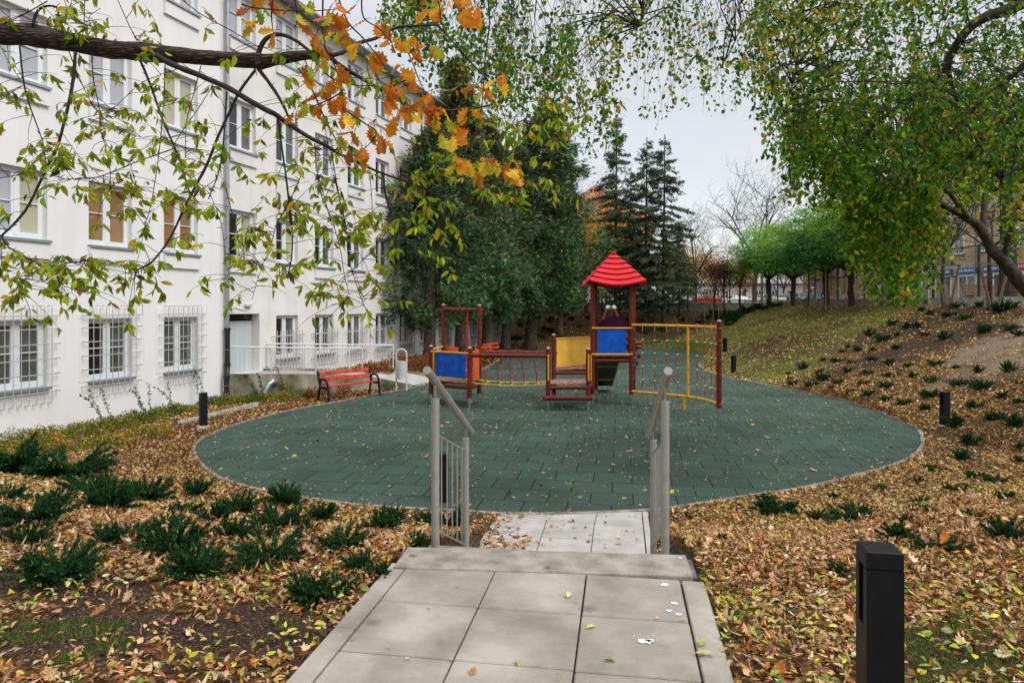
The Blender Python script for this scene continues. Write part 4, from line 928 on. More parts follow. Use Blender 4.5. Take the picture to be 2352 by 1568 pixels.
# ------------------------------------------------------------------ junipers
GRJ = [(.018,.066,.022),(.032,.10,.032),(.009,.032,.013),(.065,.14,.045)]
def juniper_mesh(seed, spread=1.0, upright=.55, n=46):
    rs = random.Random(seed); P = []; FW = []; NM = []; SZ = []; st = MB()
    for i in range(n):
        az = rs.uniform(0, 2*PI); el = rs.uniform(.12, 1.15)*upright/.55; L_ = rs.uniform(.26, .52)*(1.15-.2*el)
        d = Vector((math.cos(az)*math.cos(el)*spread, math.sin(az)*math.cos(el)*spread, math.sin(el)))
        pts = []; p = Vector((rs.uniform(-.05,.05), rs.uniform(-.05,.05), 0))
        for k in range(8):
            pts.append(p.copy()); p += d*L_/7; d = (d+Vector((rs.uniform(-.12,.12), rs.uniform(-.12,.12), .03-.02*k))).normalized()
        if i % 3 == 0: st.tube(pts, [.006]*4+[.003]*4, 3)
        for k in range(1, 8):
            a = pts[k-1]; b = pts[k]; dr = (b-a).normalized()
            for j in range(24 if k > 2 else 10):
                q = a.lerp(b, rs.random()); o = Vector((rs.gauss(0,1), rs.gauss(0,1), rs.gauss(0,1))); o = (o-dr*o.dot(dr)).normalized()
                P.append(q); FW.append(dr*.85+o*.75); NM.append(Vector((rs.gauss(0,1), rs.gauss(0,1), rs.gauss(0,1))).normalized()); SZ.append(rs.uniform(.028,.06))
    P = np.array(P); N_ = len(P); hz = np.clip(P[:, 2:3]/.35, 0, 1)
    return P, np.array(FW), np.array(NM), np.array(SZ), pal(GRJ, N_, jit=.2), st
JUN = []
for s in range(6):
    P, FW, NM, SZ, C_, st = juniper_mesh(40+s, [1,1.2,.9,1.1,1.0,.8][s], [.45,.38,.6,.5,.42,.65][s], [74,70,60,52,40,46][s])
    e = empty('juniper', (0,0,-50), 0, '', 'shrub', 'dark green junipers planted round the playground')
    T = (np.array([(-.13,0,0), (.13,0,0), (.17,.6,0), (0,1,0), (-.17,.6,0)]), [(0,1,2,3,4)])
    leaves('foliage', P, FW, NM, SZ, C_, T, M['needle'], e, wid=RNG.uniform(.6,1,len(P))); st.build('stems', M['twig'], e); JUN.append(e)
JL = [(20,1090,150,0),(150,1093,190,1),(68,1202,130,0),(205,1130,130,1),(120,1160,110,3),(255,1170,140,0),(340,1148,110,3),(452,1140,92,2),(420,1180,90,1),(545,1178,96,0),(655,1160,92,0),(742,1196,72,2),(12,1150,100,1),
      (140,1326,160,0),(402,1268,130,3),(310,1235,90,1),(540,1238,86,2),(640,1215,96,0),(618,1290,140,1),(455,1325,130,0),(784,1262,110,0),(876,1222,90,2),(905,1192,50,2),(710,1385,118,2),(775,1372,84,3),(822,1310,72,2),(868,1336,76,2),(954,1258,60,2),(1025,1215,85,0),(985,1200,60,2),(600,1240,70,4),(500,1205,80,5),(380,1215,80,4),(700,1225,60,5),(560,1320,60,4),(250,1255,80,5),(60,1250,90,3)]
RZ5 = [(765,505,50),(795,565,60),(775,535,45),(865,465,95),(980,485,60),(1000,410,55),(1000,540,90),(1095,415,80),(1130,350,60),(1230,345,75),(1100,565,70),(920,578,90),(1190,425,60),(1165,485,70),(1335,345,70),(1330,410,75),(1310,490,70),(1270,570,80),(1415,590,100),(1460,515,90),(1445,435,85),(1490,330,60),(1310,245,90),(1405,270,90),(1500,240,60),(1570,450,70),(1600,525,70),(1760,440,95),(1720,550,90),(1895,460,45),(1910,575,115),(2040,490,80),(2245,485,115),(1720,655,110),(1690,740,80),(1545,705,90),(1310,645,90),(1430,675,70),(1180,620,50),(1050,600,50),(2060,600,140),(2010,730,110),(2210,660,80),(2150,805,95),(2290,850,150),(2330,690,80),(1890,855,150),(1940,900,50),(1985,975,150),(1930,1075,120),(1760,1150,120),(1620,1220,110),(1385,1280,85),(2060,1205,140),(1870,1285,100),(2000,1270,80),(1660,1375,120),(2230,1350,140),(1240,1460,190),(620,1430,180),(760,1445,110),(2030,1470,140),(130,1460,90),(1560,1500,120),(1720,1425,80),
      (1470,170,80),(1560,190,80),(1630,190,80),(1815,265,110),(1690,240,80),(1665,80,60),(1720,100,60),(1850,110,90),(1960,130,80),(2085,220,110),(2270,200,110),(2330,240,110),(2215,75,150),(1900,50,100),(2050,45,80),(1180,320,50),(2320,560,60),(2330,1000,90),(2320,1100,80),(440,1415,60),(1070,1340,80)]
JR = [(1550+x*.3408, 689+y*.3408, w_*.3408) for x, y, w_ in RZ5]+[(1630,1250,36),(1660,1242,34),(1925,1320,70),(1880,1195,60),(1950,1195,80),(1790,1180,80),(2160,1270,90),(2310,1240,90),(2060,1240,80),(2110,1170,40),(2290,1110,50)]
JB = [(1263+x*.2747, 545.5+y*.2747, w_*.2747) for x, y, w_ in [(0,700,60),(100,745,55),(180,690,55),(245,755,50),(315,680,50),(645,705,50),(795,705,55),(1110,695,50),(960,780,30),(825,790,40),(20,790,40),(130,650,60),(715,770,40),(1300,680,70),(1360,650,90),(1250,710,60),(1440,670,120),(1540,690,120),(1500,735,80),(1310,730,60),(700,660,30)]]
JB += [(919+x*.2748, 545.5+y*.2748, w_*.2748) for x, y, w_ in [(1000,745,60),(1110,830,60),(1200,765,60),(1250,790,50),(1355,745,50),(1130,700,50),(1260,690,50),(1430,690,50),(1000,700,50),(950,860,120),(850,760,80),(1190,840,50)]]
JB += [(1636.6+x*.238, 402+y*.238, w_*.238) for x, y, w_ in [(200,1345,110),(260,1360,110),(340,1330,130),(430,1300,120),(500,1300,100),(600,1275,110),(150,1420,100),(120,1390,80),(60,1400,80),(220,1420,90)]]
def place_junipers(lst, zone, var=None):
    items = []
    for t in lst:
        px, py, wd = t[:3]; p = on_ground(px, py); W_ = wd/F*p.y
        items.append((p, W_, px, py, t[3] if len(t) > 3 else None))
    rows = {}
    items.sort(key=lambda q: -q[3]); nrow = max(1, len(items)//8); 
    for k, it in enumerate(items): rows.setdefault(k//8, []).append(it)
    ordn = ['leftmost', 'second', 'third', 'fourth', 'fifth', 'sixth', 'seventh', 'eighth']; rown = ['nearest', 'second nearest', 'third', 'fourth', 'fifth', 'sixth', 'seventh', 'eighth', 'ninth', 'tenth', 'eleventh', 'twelfth', 'thirteenth', 'farthest']
    for k, row in rows.items():
        row.sort(key=lambda q: q[2])
        for i, (p, W_, px, py, v) in enumerate(row):
            src = JUN[v if v is not None else random.choice([0,1,2,3,4,5])]
            s = W_/((.72 if py > 1185 else .85) if zone.startswith('of the bed') else .74); o = dup(src, (p.x, p.y, p.z-.02), random.uniform(0, 6.28), (s*random.uniform(.85,1.15), s*random.uniform(.85,1.15), s*random.uniform(.9, 1.35)))
            o['label'] = '%s juniper in the %s row %s, from left' % (ordn[i], rown[k], zone) if i else 'leftmost juniper in the %s row %s' % (rown[k], zone)
place_junipers(JL, 'of the bed left of the steps'); place_junipers(JR, 'on the right bank'); place_junipers(JB, 'on the far bank')
for e in JUN:
    for c in list(e.children): bpy.data.objects.remove(c)
    bpy.data.objects.remove(e)
# ------------------------------------------------------------------ leaf litter
LC = [(.50,.29,.145),(.30,.135,.06),(.15,.06,.026),(.56,.36,.20),(.50,.36,.06),(.27,.25,.05),(.42,.13,.03),(.62,.50,.33),(.10,.12,.035),(.08,.037,.02)]
LWn = [.21,.15,.10,.17,.10,.06,.07,.08,.03,.03]
def scatter(x0, x1, y0, y1, dens, size, name, tmpl, seed, weights=LWn, cond=None, tilt=.45, label=None, colors=LC, lift=.0, curl=.35):
    n = int((x1-x0)*(y1-y0)*dens); X = RNG.uniform(x0, x1, n); Y = RNG.uniform(y0, y1, n)
    k = np.abs(X) < .77*Y+1.5; X, Y = X[k], Y[k]; sd = poly_sd(X, Y); u = (X-PC.x)*NV.x+(Y-PC.y)*NV.y; v = (X-PC.x)*DV.x+(Y-PC.y)*DV.y
    k = (sd > .012) & ~((np.abs(u) < 1.06) & (v < 2.1)) & ~((u > -.95) & (u < .9) & (v < 4.7) & (v > 0)) & (fac_d(X, Y) > .15); 
    if cond is not None: k &= cond(X, Y)
    X, Y, sd = X[k], Y[k], sd[k]
    Z = terr(X, Y, sd)+RNG.uniform(.004, .035, len(X))+lift; N_ = len(X)
    az = RNG.uniform(0, 2*PI, N_); fw = np.stack([np.cos(az), np.sin(az), RNG.normal(0, tilt*.6, N_)], 1); nm = unit(np.stack([RNG.normal(0, tilt, N_), RNG.normal(0, tilt, N_), np.ones(N_)], 1))
    sz = RNG.uniform(size[0], size[1], N_); C_ = pal(colors, N_, weights)
    o = leaves(name, np.stack([X, Y, Z], 1), fw, nm, sz, C_, tmpl, M['litter'], curl=curl, wid=RNG.uniform(.35, 1.15, N_))
    return tag(o, kind='stuff', label=label, cat='leaves')
def edge_u(X, Y): return (X-PC.x)*NV.x+(Y-PC.y)*NV.y
def litter_keep(X, Y):
    thin = np.maximum.reduce([soil_mask(X, Y)*1.0, lawn_mask(X, Y)*.9, sand_mask(X, Y)*.97]); return RNG.random(len(X)) > thin*(vnoise(X, Y, 2.5, 12)*.5+.6)
nearw = lambda X, Y: litter_keep(X, Y)
scatter(-5.5, 6.5, 1.6, 7.2, 1250, (.024,.056), 'fallen_leaves', LEAF, 1, cond=nearw, tilt=.6, label='brown and yellow fallen leaves covering the ground near the platform')
scatter(-5.5, 6.5, 1.6, 7.2, 430, (.03,.065), 'fallen_leaves', SLIM, 11, cond=nearw, tilt=.7, curl=.7, lift=.01, weights=[.27,.2,.12,.2,.06,.02,.04,.07,0,.02], label='curled narrow dry leaves near the platform')
scatter(-5.5, 6.5, 1.6, 6.5, 15, (.05,.085), 'fallen_leaves', MAPLE, 2, cond=nearw, tilt=.5, label='larger lobed leaves lying on top near the platform', weights=[.3,.15,.05,.2,.12,.05,.08,.05,0,0], lift=.015)
scatter(-5.5, 6.5, 1.6, 7.0, 26, (.06,.105), 'fallen_leaves', OAK, 3, cond=nearw, tilt=.5, label='dry oak leaves lying on top near the platform', weights=[.3,.25,.1,.2,.02,.0,.1,.03,0,0], lift=.015)
YL = [.16,.12,.09,.16,.17,.12,.05,.08,.03,.02]
scatter(-10, 13, 7.2, 14, 850, (.035,.07), 'fallen_leaves', LEAF, 4, cond=litter_keep, weights=YL, label='fallen leaves round the near half of the rubber circle')
scatter(-10, 19, 14, 24, 340, (.05,.095), 'fallen_leaves', LEAF, 5, cond=lambda X, Y: litter_keep(X, Y) & ((X > 4) | (Y < 23)), weights=YL, label='fallen leaves on the right bank and beside the benches')
scatter(-9, 19, 24, 52, 85, (.07,.12), 'fallen_leaves', LEAF, 6, cond=lambda X, Y: RNG.random(len(X)) > .25, weights=[.12,.06,.03,.2,.3,.12,.03,.12,.01,.01], label='scattered yellow leaves on the lawn and far bank')
scatter(-2, 3, 4.9, 7.2, 1800, (.03,.06), 'fallen_leaves', LEAF, 15, tilt=.5, cond=lambda X, Y: np.abs(np.abs(edge_u(X, Y))-1.16) < .12, lift=.01, label='leaves banked up against the sides of the steps')
scatter(-4.5, 5.5, 1.6, 4.6, 150, (.03,.07), 'fallen_leaves', LEAF, 14, tilt=.5, cond=lambda X, Y: vnoise(X, Y, 1.5, 41) > .42, colors=[(.30,.36,.05),(.48,.42,.05),(.14,.22,.04),(.40,.40,.18)], weights=[.3,.3,.2,.2], lift=.018, label='fresh yellow and green leaves fallen near the platform')
# mulch chips along the left edge and under the bench
def mulch(X, Y): sd = poly_sd(X, Y); return (X < -2) & (Y > 11.5) & (sd < 1.7)
scatter(-10, -2, 11.5, 22.5, 900, (.03,.07), 'bark_mulch', SLIM, 7, cond=mulch, colors=[(.12,.055,.035),(.20,.09,.05),(.07,.035,.025),(.30,.15,.08)], weights=[.35,.3,.2,.15], label='reddish bark mulch and leaves under the bench')
# leaves lying on rubber and paving, few enough to stay crisp
def on_surface(x0, x1, y0, y1, n, z, size, name, label, inside, cols, wts, tmpl):
    X = RNG.uniform(x0, x1, n); Y = RNG.uniform(y0, y1, n); k = inside(X, Y); X, Y = X[k], Y[k]; N_ = len(X); az = RNG.uniform(0, 6.28, N_)
    fw = np.stack([np.cos(az), np.sin(az), RNG.normal(0, .12, N_)], 1); nm = unit(np.stack([RNG.normal(0, .3, N_), RNG.normal(0, .3, N_), np.ones(N_)], 1))
    o = leaves(name, np.stack([X, Y, np.full(N_, z)+RNG.uniform(.004, .014, N_)], 1), fw, nm, RNG.uniform(size[0], size[1], N_), pal(cols, N_, wts, .1), tmpl, M['litter'], curl=.3, wid=RNG.uniform(.5, 1.1, N_))
    tag(o, kind='stuff', label=label, cat='leaves')
ins = lambda X, Y: poly_sd(X, Y) < -.05
on_surface(-7, 10, 8.5, 34, 6500, 0, (.03,.055), 'scattered_leaves', 'small pale leaves scattered over the green rubber tiles', ins, [(.42,.40,.26),(.40,.33,.10),(.5,.45,.36),(.2,.24,.06)], [.4,.2,.3,.1], LEAF)
on_surface(-7, 10, 8.5, 24, 560, 0, (.07,.12), 'scattered_leaves', 'curled brown oak leaves scattered over the green rubber tiles', ins, [(.42,.20,.10),(.50,.28,.16),(.45,.36,.05),(.3,.12,.05)], [.35,.35,.1,.2], OAK)
def inpath(X, Y): u = (X-PC.x)*NV.x+(Y-PC.y)*NV.y; v = (X-PC.x)*DV.x+(Y-PC.y)*DV.y; return (u > -1.05) & (u < .85) & (v > 2.1) & (v < 4.5)
on_surface(-2, 3, 6.5, 9.2, 260, .014, (.04,.08), 'scattered_leaves', 'leaves lying on the pale lower path', inpath, LC, LWn, LEAF)
def pathedge(X, Y): u = (X-PC.x)*NV.x+(Y-PC.y)*NV.y; v = (X-PC.x)*DV.x+(Y-PC.y)*DV.y; return (u > -1.08) & (u < -.68+.25*np.sin(Y*5)) & (v > 1.9) & (v < 4.3)
on_surface(-2, 1, 6.3, 9.0, 2600, .02, (.05,.09), 'scattered_leaves', 'brown leaves drifted over the left edge of the lower path', pathedge, LC, LWn, LEAF)
# hand-placed leaves on the platform
PLV = [(1347,1446,.045,.9,(.55,.50,.06)),(1303,1376,.045,.3,(.50,.50,.22)),(1386,1518,.04,1.6,(.14,.26,.03)),(1083,1553,.04,.2,(.42,.20,.06)),(930,1517,.02,1,(.55,.5,.2)),(1184,1519,.035,2.7,(.4,.32,.1)),(1029,1517,.02,2,(.6,.42,.05)),(1506,1424,.02,1,(.55,.5,.05)),(1340,1366,.012,0,(.6,.45,.05)),(937,1281,.05,1.6,(.3,.36,.2)),(1248,1308,.04,1.7,(.28,.36,.16)),(1595,1504,.06,1.7,(.50,.45,.08)),(1606,1487,.05,.6,(.30,.34,.08)),(1562,1428,.03,1.2,(.5,.33,.15))]
P = np.array([tuple(PZ(x, y, PZ0)+Vector((0,0,.02 if y < 1315 else .012))) for x, y, *_ in PLV]); az = np.array([a for *_, a, c in PLV])
tag(leaves('scattered_leaves', P, np.stack([np.sin(az), np.cos(az), 0*az], 1), np.tile((.25,.1,1.), (len(P), 1)), [s*1.5 for _, _, s, _, _ in PLV], np.array([c for *_, c in PLV]), LEAF, M['litter'], wid=RNG.uniform(.6,1,len(P)), curl=.2), kind='stuff', label='few yellow and green leaves lying on the platform slabs', cat='leaves')
# grass blades
def grass(x0, x1, y0, y1, n, h, name, cond, label, cols=[(.06,.16,.02),(.10,.21,.025),(.17,.22,.04)]):
    X = RNG.uniform(x0, x1, n); Y = RNG.uniform(y0, y1, n); k = (np.abs(X) < .77*Y+1) & cond(X, Y); X, Y = X[k], Y[k]; sd = poly_sd(X, Y); u, v = (X-PC.x)*NV.x+(Y-PC.y)*NV.y, (X-PC.x)*DV.x+(Y-PC.y)*DV.y
    k = (sd > .1) & ~((np.abs(u) < 1.05) & (v < 4.7)) & (fac_d(X, Y) > .2); X, Y, sd = X[k], Y[k], sd[k]; N_ = len(X)
    fw = unit(np.stack([RNG.normal(0, .5, N_), RNG.normal(0, .5, N_), np.ones(N_)], 1))
    o = leaves(name, np.stack([X, Y, terr(X, Y, sd)-.005], 1), fw, rdir(N_), RNG.uniform(h[0], h[1], N_), pal(cols, N_), BLADE, M['leaf']); tag(o, kind='stuff', label=label, cat='grass')
gm = lambda X, Y: (vnoise(X, Y, 1.8, 20)*.6+vnoise(X, Y, 5, 21)*.4 > .49)
grass(-4.5, 5.5, 1.6, 5.0, 150000, (.018,.055), 'grass', lambda X, Y: gm(X, Y) & ((X > .9) | (Y < 3.9)), 'thin green grass growing between the leaves near the platform')
grass(8.5, 19, 23, 46, 110000, (.04,.09), 'grass', lambda X, Y: (lawn_mask(X, Y) > .4) & (vnoise(X, Y, .9, 22) > .28), 'short lawn grass on the bank behind the climbing net', [(.12,.19,.028),(.17,.22,.038),(.24,.24,.07)])
grass(-4, 12, 45, 48, 16000, (.05,.1), 'grass', lambda X, Y: Y > 0, 'strip of lawn along the foot of the far bank', [(.10,.17,.025),(.14,.19,.03)])
grass(9, 19, 13, 26, 16000, (.05,.10), 'grass', lambda X, Y: vnoise(X, Y, .8, 25) > .66, 'patches of weeds on the right bank', [(.04,.10,.03),(.06,.13,.03)])
# ------------------------------------------------------------------ shrubs along the building
def shrub(name, c, r, h, n, size, cols, wts, label, cat='shrub', group=None, tm=LEAF, rise=.3, stems=6):
    e = empty(name, c, 0, label, cat, group); a = RNG.uniform(0, 2*PI, n); q = np.sqrt(RNG.random(n))*r; z = RNG.random(n)**.8*h*(1-.55*(q/r)**2)*(0.55+.9*vnoise(q*np.cos(a)+c[0], q*np.sin(a)+c[1], 3.5, 30))
    P = np.stack([q*np.cos(a), q*np.sin(a), z], 1); fw = unit(P*np.array([1,1,.2])+RNG.normal(0, .4, (n, 3))+np.array([0,0,rise])); 
    leaves('foliage', P, fw, unit(rdir(n)+np.array([0,0,1.2])), RNG.uniform(*size, n), pal(cols, n, wts, .2), tm, M['leaf'], e, curl=.2)
    s = MB()
    for _ in range(stems):
        b = random.uniform(0, 6.28); d = random.uniform(.3, .8)*r; s.tube([(0,0,0), (d*.5*math.cos(b), d*.5*math.sin(b), h*.45), (d*math.cos(b), d*math.sin(b), h*.85)], [.006,.004,.002], 4)
    s.build('stems', M['twig'], e); return e
GY = [(.09,.14,.02),(.16,.19,.025),(.36,.34,.05),(.50,.36,.06),(.05,.10,.02)]
GG = [(.03,.09,.03),(.05,.12,.03),(.09,.16,.04)]
k = 0
SH = [(30,1010,.55,.30,0),(90,1015,.6,.34,1),(150,1003,.6,.30,0),(210,995,.55,.32,1),(262,985,.5,.34,0),(300,972,.5,.30,2),(345,962,.5,.34,0),(390,952,.45,.30,2),(425,946,.45,.30,1),(485,928,.4,.30,2),(515,930,.4,.3,0),(550,924,.45,.30,1),(585,922,.4,.32,2),(620,919,.45,.30,0),(652,920,.5,.34,1),(690,915,.4,.34,2),(120,1040,.45,.22,1),(50,1035,.45,.25,1),(240,1020,.4,.2,1),(330,1000,.4,.22,1)]
txt = {0:'low yellow green shrub', 1:'yellow leaved low shrub', 2:'fresh green low shrub'}
ordw = ['first','second','third','fourth','fifth','sixth','seventh','eighth','ninth']; cnt = {0:0,1:0,2:0}
for px, py, r_, h_, kd in sorted(SH):
    p = on_ground(px, py); w_ = [.2,.25,.25,.2,.1] if kd == 1 else [.25,.3,.25,.1,.1]
    lab = '%s, %s one of its colour from the left along the white wall' % (txt[kd], ordw[cnt[kd]]); cnt[kd] += 1
    shrub('shrub', p, r_*1.05, h_*.75, 950, (.03,.055), GY if kd < 2 else GG+GY[:3], w_ if kd < 2 else [.25,.2,.15,.15,.15,.1], lab, group='low shrubs between the rubber circle and the white wall')
# tall weedy shoots
def shoots(px, py, n, h, label, cols, lean=.25):
    p = on_ground(px, py); e = empty('leafy_shoot', p, 0, label, 'plant', 'tall leafy shoots against the white wall'); s = MB(); PP = []; FF = []
    for _ in range(n):
        d = Vector((random.uniform(-lean*1.6, lean*.8), random.uniform(-lean, lean), 1)); q = Vector((random.uniform(-.15,.15), random.uniform(-.1,.1), 0)); path = []
        for k in range(9): path.append(q.copy()); q += d.normalized()*h*random.uniform(.8,1.1)/8; d += Vector((random.uniform(-.18,.1), random.uniform(-.1,.1), -.05*k*.4))
        s.tube(path, np.linspace(.006,.002,9), 4)
        for k in range(2, 9):
            for _2 in range(7): PP.append(path[k-1].lerp(path[k], random.random())); FF.append((random.gauss(0,1), random.gauss(0,1), random.uniform(-.5,.6)))
    s.build('stems', M['twig'], e); N_ = len(PP)
    leaves('foliage', np.array([tuple(q) for q in PP]), np.array(FF), unit(rdir(N_)+np.array([0,0,1])), RNG.uniform(.04,.075,N_), pal(cols, N_), LEAF, M['leaf'], e, curl=.2)
for px, py, n, h, l in ((250,985,3,1.0,'leaning leafy shoots under the second barred window'),(350,965,3,.95,'leafy shoots between the second and third barred windows'),(400,955,2,1.0,'leafy shoot leaning left below the third barred window'),(465,935,2,1.25,'tall leafy shoot beside the left bollard light'),
        (598,915,4,.85,'bushy green shoots in front of the ramp wall'),(636,912,2,1.05,'single tall green shoot in front of the ramp wall'),(668,912,4,.6,'yellow shoots near the left end of the bench')):
    shoots(px, py, n, h, l, GG if 'yellow' not in l else [(.45,.38,.04),(.3,.3,.04)])
for px, py, n, h, l in ((180,960,3,.5,'thin dry orange leaved shoots under the first barred window'),(140,1040,3,.45,'dry yellow leaved twigs at the left edge of the bed'),(300,1030,3,.4,'dry twiggy plant in the leafy bed'),(390,1010,3,.4,'dry twiggy plant near the rubber edge')):
    shoots(px, py, n, h, l, [(.5,.27,.05),(.45,.33,.06)])
RU = [(.32,.10,.035),(.22,.07,.03),(.40,.15,.05),(.14,.06,.03)]
for i, (px, py, Y, z0, r_, h_) in enumerate(((835,856,23.6,.35,.4,.4),(868,856,23.9,.35,.45,.45),(905,855,25.6,.38,.6,.55),(935,856,26.2,.35,.7,.6),(962,856,26.6,.3,.6,.55),(985,856,27.2,.28,.6,.5),(1012,855,28,.25,.5,.5))):
    p = PY(px, py, Y); p.z = z0; p.x += .1
    shrub('rusty_shrub', p, r_, h_, 900, (.04,.08), RU, [.3,.3,.25,.15], 'rust brown faded shrub behind the ramp, %s from the left' % ordw[i], group='rust brown shrubs behind the ramp')
for i, (px, py) in enumerate(((745,908),(790,905),(715,915))):
    p = on_ground(px, py); shrub('rusty_shrub', p, .22, .45, 260, (.04,.07), RU, [.3,.3,.25,.15], 'small faded brown plant %s the bench' % ('behind the left half of', 'behind the middle of', 'at the left end of')[i], group='small faded plants around the bench')
# ------------------------------------------------------------------ trees behind the playground
def curved_trunk(mb, H, r, lean=(0,0), n=12, wob=.12, seed=0):
    rs = random.Random(seed); path = []; rad = []
    for k in range(n+1):
        t = k/n; path.append(Vector((lean[0]*t+wob*math.sin(3*t+seed)*t, lean[1]*t+wob*math.cos(4*t+seed)*t, -.3+(H+.3)*t))); rad.append(r*(1-.93*t)*(1+.35*max(0, .08-t)/.08)+.01)
    mb.tube(path, rad, 9, rough=.05); return path
THC = [(.075,.17,.075),(.11,.23,.095),(.17,.29,.12),(.03,.07,.034),(.24,.24,.10)]
def thuja(name, H, Rr, lean, seed, ncl=560, brown=.25, z0=2.0, per=58):
    rs = np.random.default_rng(seed); t = rs.random(ncl)**.85; prof = np.minimum(1, (t+.05)/.22)**.6*(1-t)**.78*1.18; a = rs.random(ncl)*2*PI
    rr = Rr*prof*(.45+.55*rs.random(ncl)**.5)*(1+.2*np.sin(a*3+seed)+.24*np.sin(a*5+t*11)+.2*np.sin(t*29+a*2)); z = z0+(H-z0)*t
    C = np.stack([rr*np.cos(a)+lean[0]*z/H, rr*np.sin(a)+lean[1]*z/H, z], 1)
    N_ = ncl*per; ci = np.repeat(np.arange(ncl), per); cs = rs.uniform(.6, 1.3, ncl); spr = ((.20+.16*prof)*cs)[ci][:, None]; off = rs.normal(0, 1, (N_, 3))*spr*np.array([.62,.62,.75]); P = C[ci]+off
    outw = np.stack([np.cos(a[ci]), np.sin(a[ci]), np.full(N_, .15)], 1)
    cd = rs.normal(0, .5, (ncl, 3)); fw = unit(outw*.8+cd[ci]+rs.normal(0, .3, (N_, 3))+np.array([0,0,-.1])); nm = unit(rs.normal(0, 1, (N_, 3))+np.array([0,0,.4]))
    c = pal(THC, N_, [.3,.27,.15,.2,.08], .22)*(.5+1.0*rs.random(ncl))[ci][:, None]
    tt = np.clip((P[:, 2]-z0)/(H-z0), 0, 1); br = (rs.random(N_) < brown*tt**1.5*1.8+.04); c[br] = pal([(.13,.085,.045),(.18,.12,.06),(.10,.10,.05)], int(br.sum()))
    e = empty(name, (0,0,0), 0, '', 'tree'); mb = MB(); curved_trunk(mb, H*.93, .17+.012*H, lean, 14, .1, seed)
    for k in range(26):
        zz = z0*.8+(H*.85-z0)*k/26; b = rs.random()*6.28; L_ = Rr*(1-k/30)*.75; c0 = Vector((lean[0]*zz/H, lean[1]*zz/H, zz)); mb.tube([c0, c0+Vector((math.cos(b)*L_*.5, math.sin(b)*L_*.5, L_*.1)), c0+Vector((math.cos(b)*L_, math.sin(b)*L_, L_*.25))], [.035,.025,.01], 5)
    mb.build('trunk', M['bark'], e, smooth=True); leaves('crown', P, fw, nm, rs.uniform(.18, .38, N_), c, SPRAY, M['needle'], e, wid=rs.uniform(.45, .8, N_)); return e
tb = {0: thuja('cedar_tree', 14.8, 2.5, (-.4,.1), 1, 640, .5), 1: thuja('cedar_tree', 12.6, 2.7, (1.0,.2), 2, 600, .25), 2: thuja('cedar_tree', 10.3, 2.6, (.2,-.2), 3, 560, .2, 1.5)}
TH_ = [(986,31.0,2,1.0,0,'nearest cedar, at the left edge of the evergreen clump against the white building'),(1062,35.2,0,1.0,1.0,'tallest cedar, with the brown tinged top'),(1118,39,0,.88,2.2,'cedar in the middle of the evergreen clump'),
       (1158,42,1,.98,.0,'cedar with the dark leaning trunk'),(1215,43.5,1,1.24,-.25,'cedar with a leaning trunk at the right of the clump'),(1283,47,0,.82,3.0,'narrow cedar nearest the spruces'),(1022,39.5,2,1.25,2.0,'cedar half hidden at the back left of the clump')]
used = set()
for px, Y, v, s, rz, l in TH_:
    X = (px-CX)/F*Y
    if px == 1022: X = -3.0; Y = 38.3
    z = T1(X, Y); o = tb[v] if v not in used else dup(tb[v]); used.add(v); o.location = (X, Y, z); o.rotation_euler = (0,0,rz); o.scale = (s,s,s); o['label'] = l; o['group'] = 'evergreen cedars beside the white building'
def spruce(H, Rr, seed, dens=1.0):
    rs = random.Random(seed); e = empty('spruce_tree', (0,0,0), 0, '', 'tree', 'sparse spruces on the far bank'); mb = MB(); path = curved_trunk(mb, H, .15, (rs.uniform(-.3,.3), 0), 12, .08, seed)
    P = []; FW = []; SZ = []
    for b in range(int(13*H)):
        z = H*(.12+.87*rs.random()**.9); t = z/H; L_ = Rr*min(1, (1-t)**.8*1.12+.05)*rs.uniform(.35,1.2)*(.55 if t < .22 else 1); a = rs.random()*6.28
        c0 = Vector((path[min(int(t*12),12)].x, path[min(int(t*12),12)].y, z)); pts = []; up = rs.uniform(.05,.35)
        for k in range(7): s = k/6; pts.append(c0+Vector((math.cos(a)*L_*s, math.sin(a)*L_*s, L_*(up*s-.75*s*s+.42*s**3)*(1.0 if t < .85 else -.7))))
        mb.tube(pts, [.026*(1-t)+.008]*3+[.012]*2+[.006]*2, 3)
        for _ in range(int(15*L_*dens*rs.choice([.3,1,1.6]))+3):
            s = .1+.9*rs.random(); k = min(int(s*6), 5); p = pts[k].lerp(pts[k+1], s*6-k); dr = (pts[k+1]-pts[k]).normalized(); side = Vector((-math.sin(a), math.cos(a), 0))*rs.uniform(-1,1)
            P.append(p+side*.12); FW.append(dr*.5+side*.6+Vector((0,0,rs.uniform(-1.5,.15)))); SZ.append(rs.uniform(.14,.36))
    for k in range(24): P.append(Vector((path[-1].x+rs.uniform(-.03,.03), path[-1].y, H-.8+k*.035))); FW.append(Vector((rs.uniform(-.6,.6), rs.uniform(-.6,.6), .8))); SZ.append(.14)
    N_ = len(P); P = np.array([tuple(p) for p in P]); FW = np.array([tuple(p) for p in FW]); mb.build('trunk', M['bark_dark'], e, smooth=True)
    P2 = np.concatenate([P, P+RNG.normal(0, .05, P.shape)]); F2 = np.concatenate([FW, FW+RNG.normal(0, .5, FW.shape)]); S2 = np.concatenate([SZ, np.array(SZ)*.7])
    leaves('crown', P2, F2, rdir(2*N_), S2, pal([(.05,.10,.055),(.08,.13,.07),(.10,.17,.08),(.16,.13,.08)], 2*N_, [.3,.33,.17,.2]), SPRAY, M['needle'], e, wid=RNG.uniform(.5,.9,2*N_)); return e
s1 = spruce(15.2, 3.1, 11, 2.1); s2 = spruce(13.8, 3.2, 12, 2.1); s3 = spruce(14.0, 3.4, 13, 2.1)
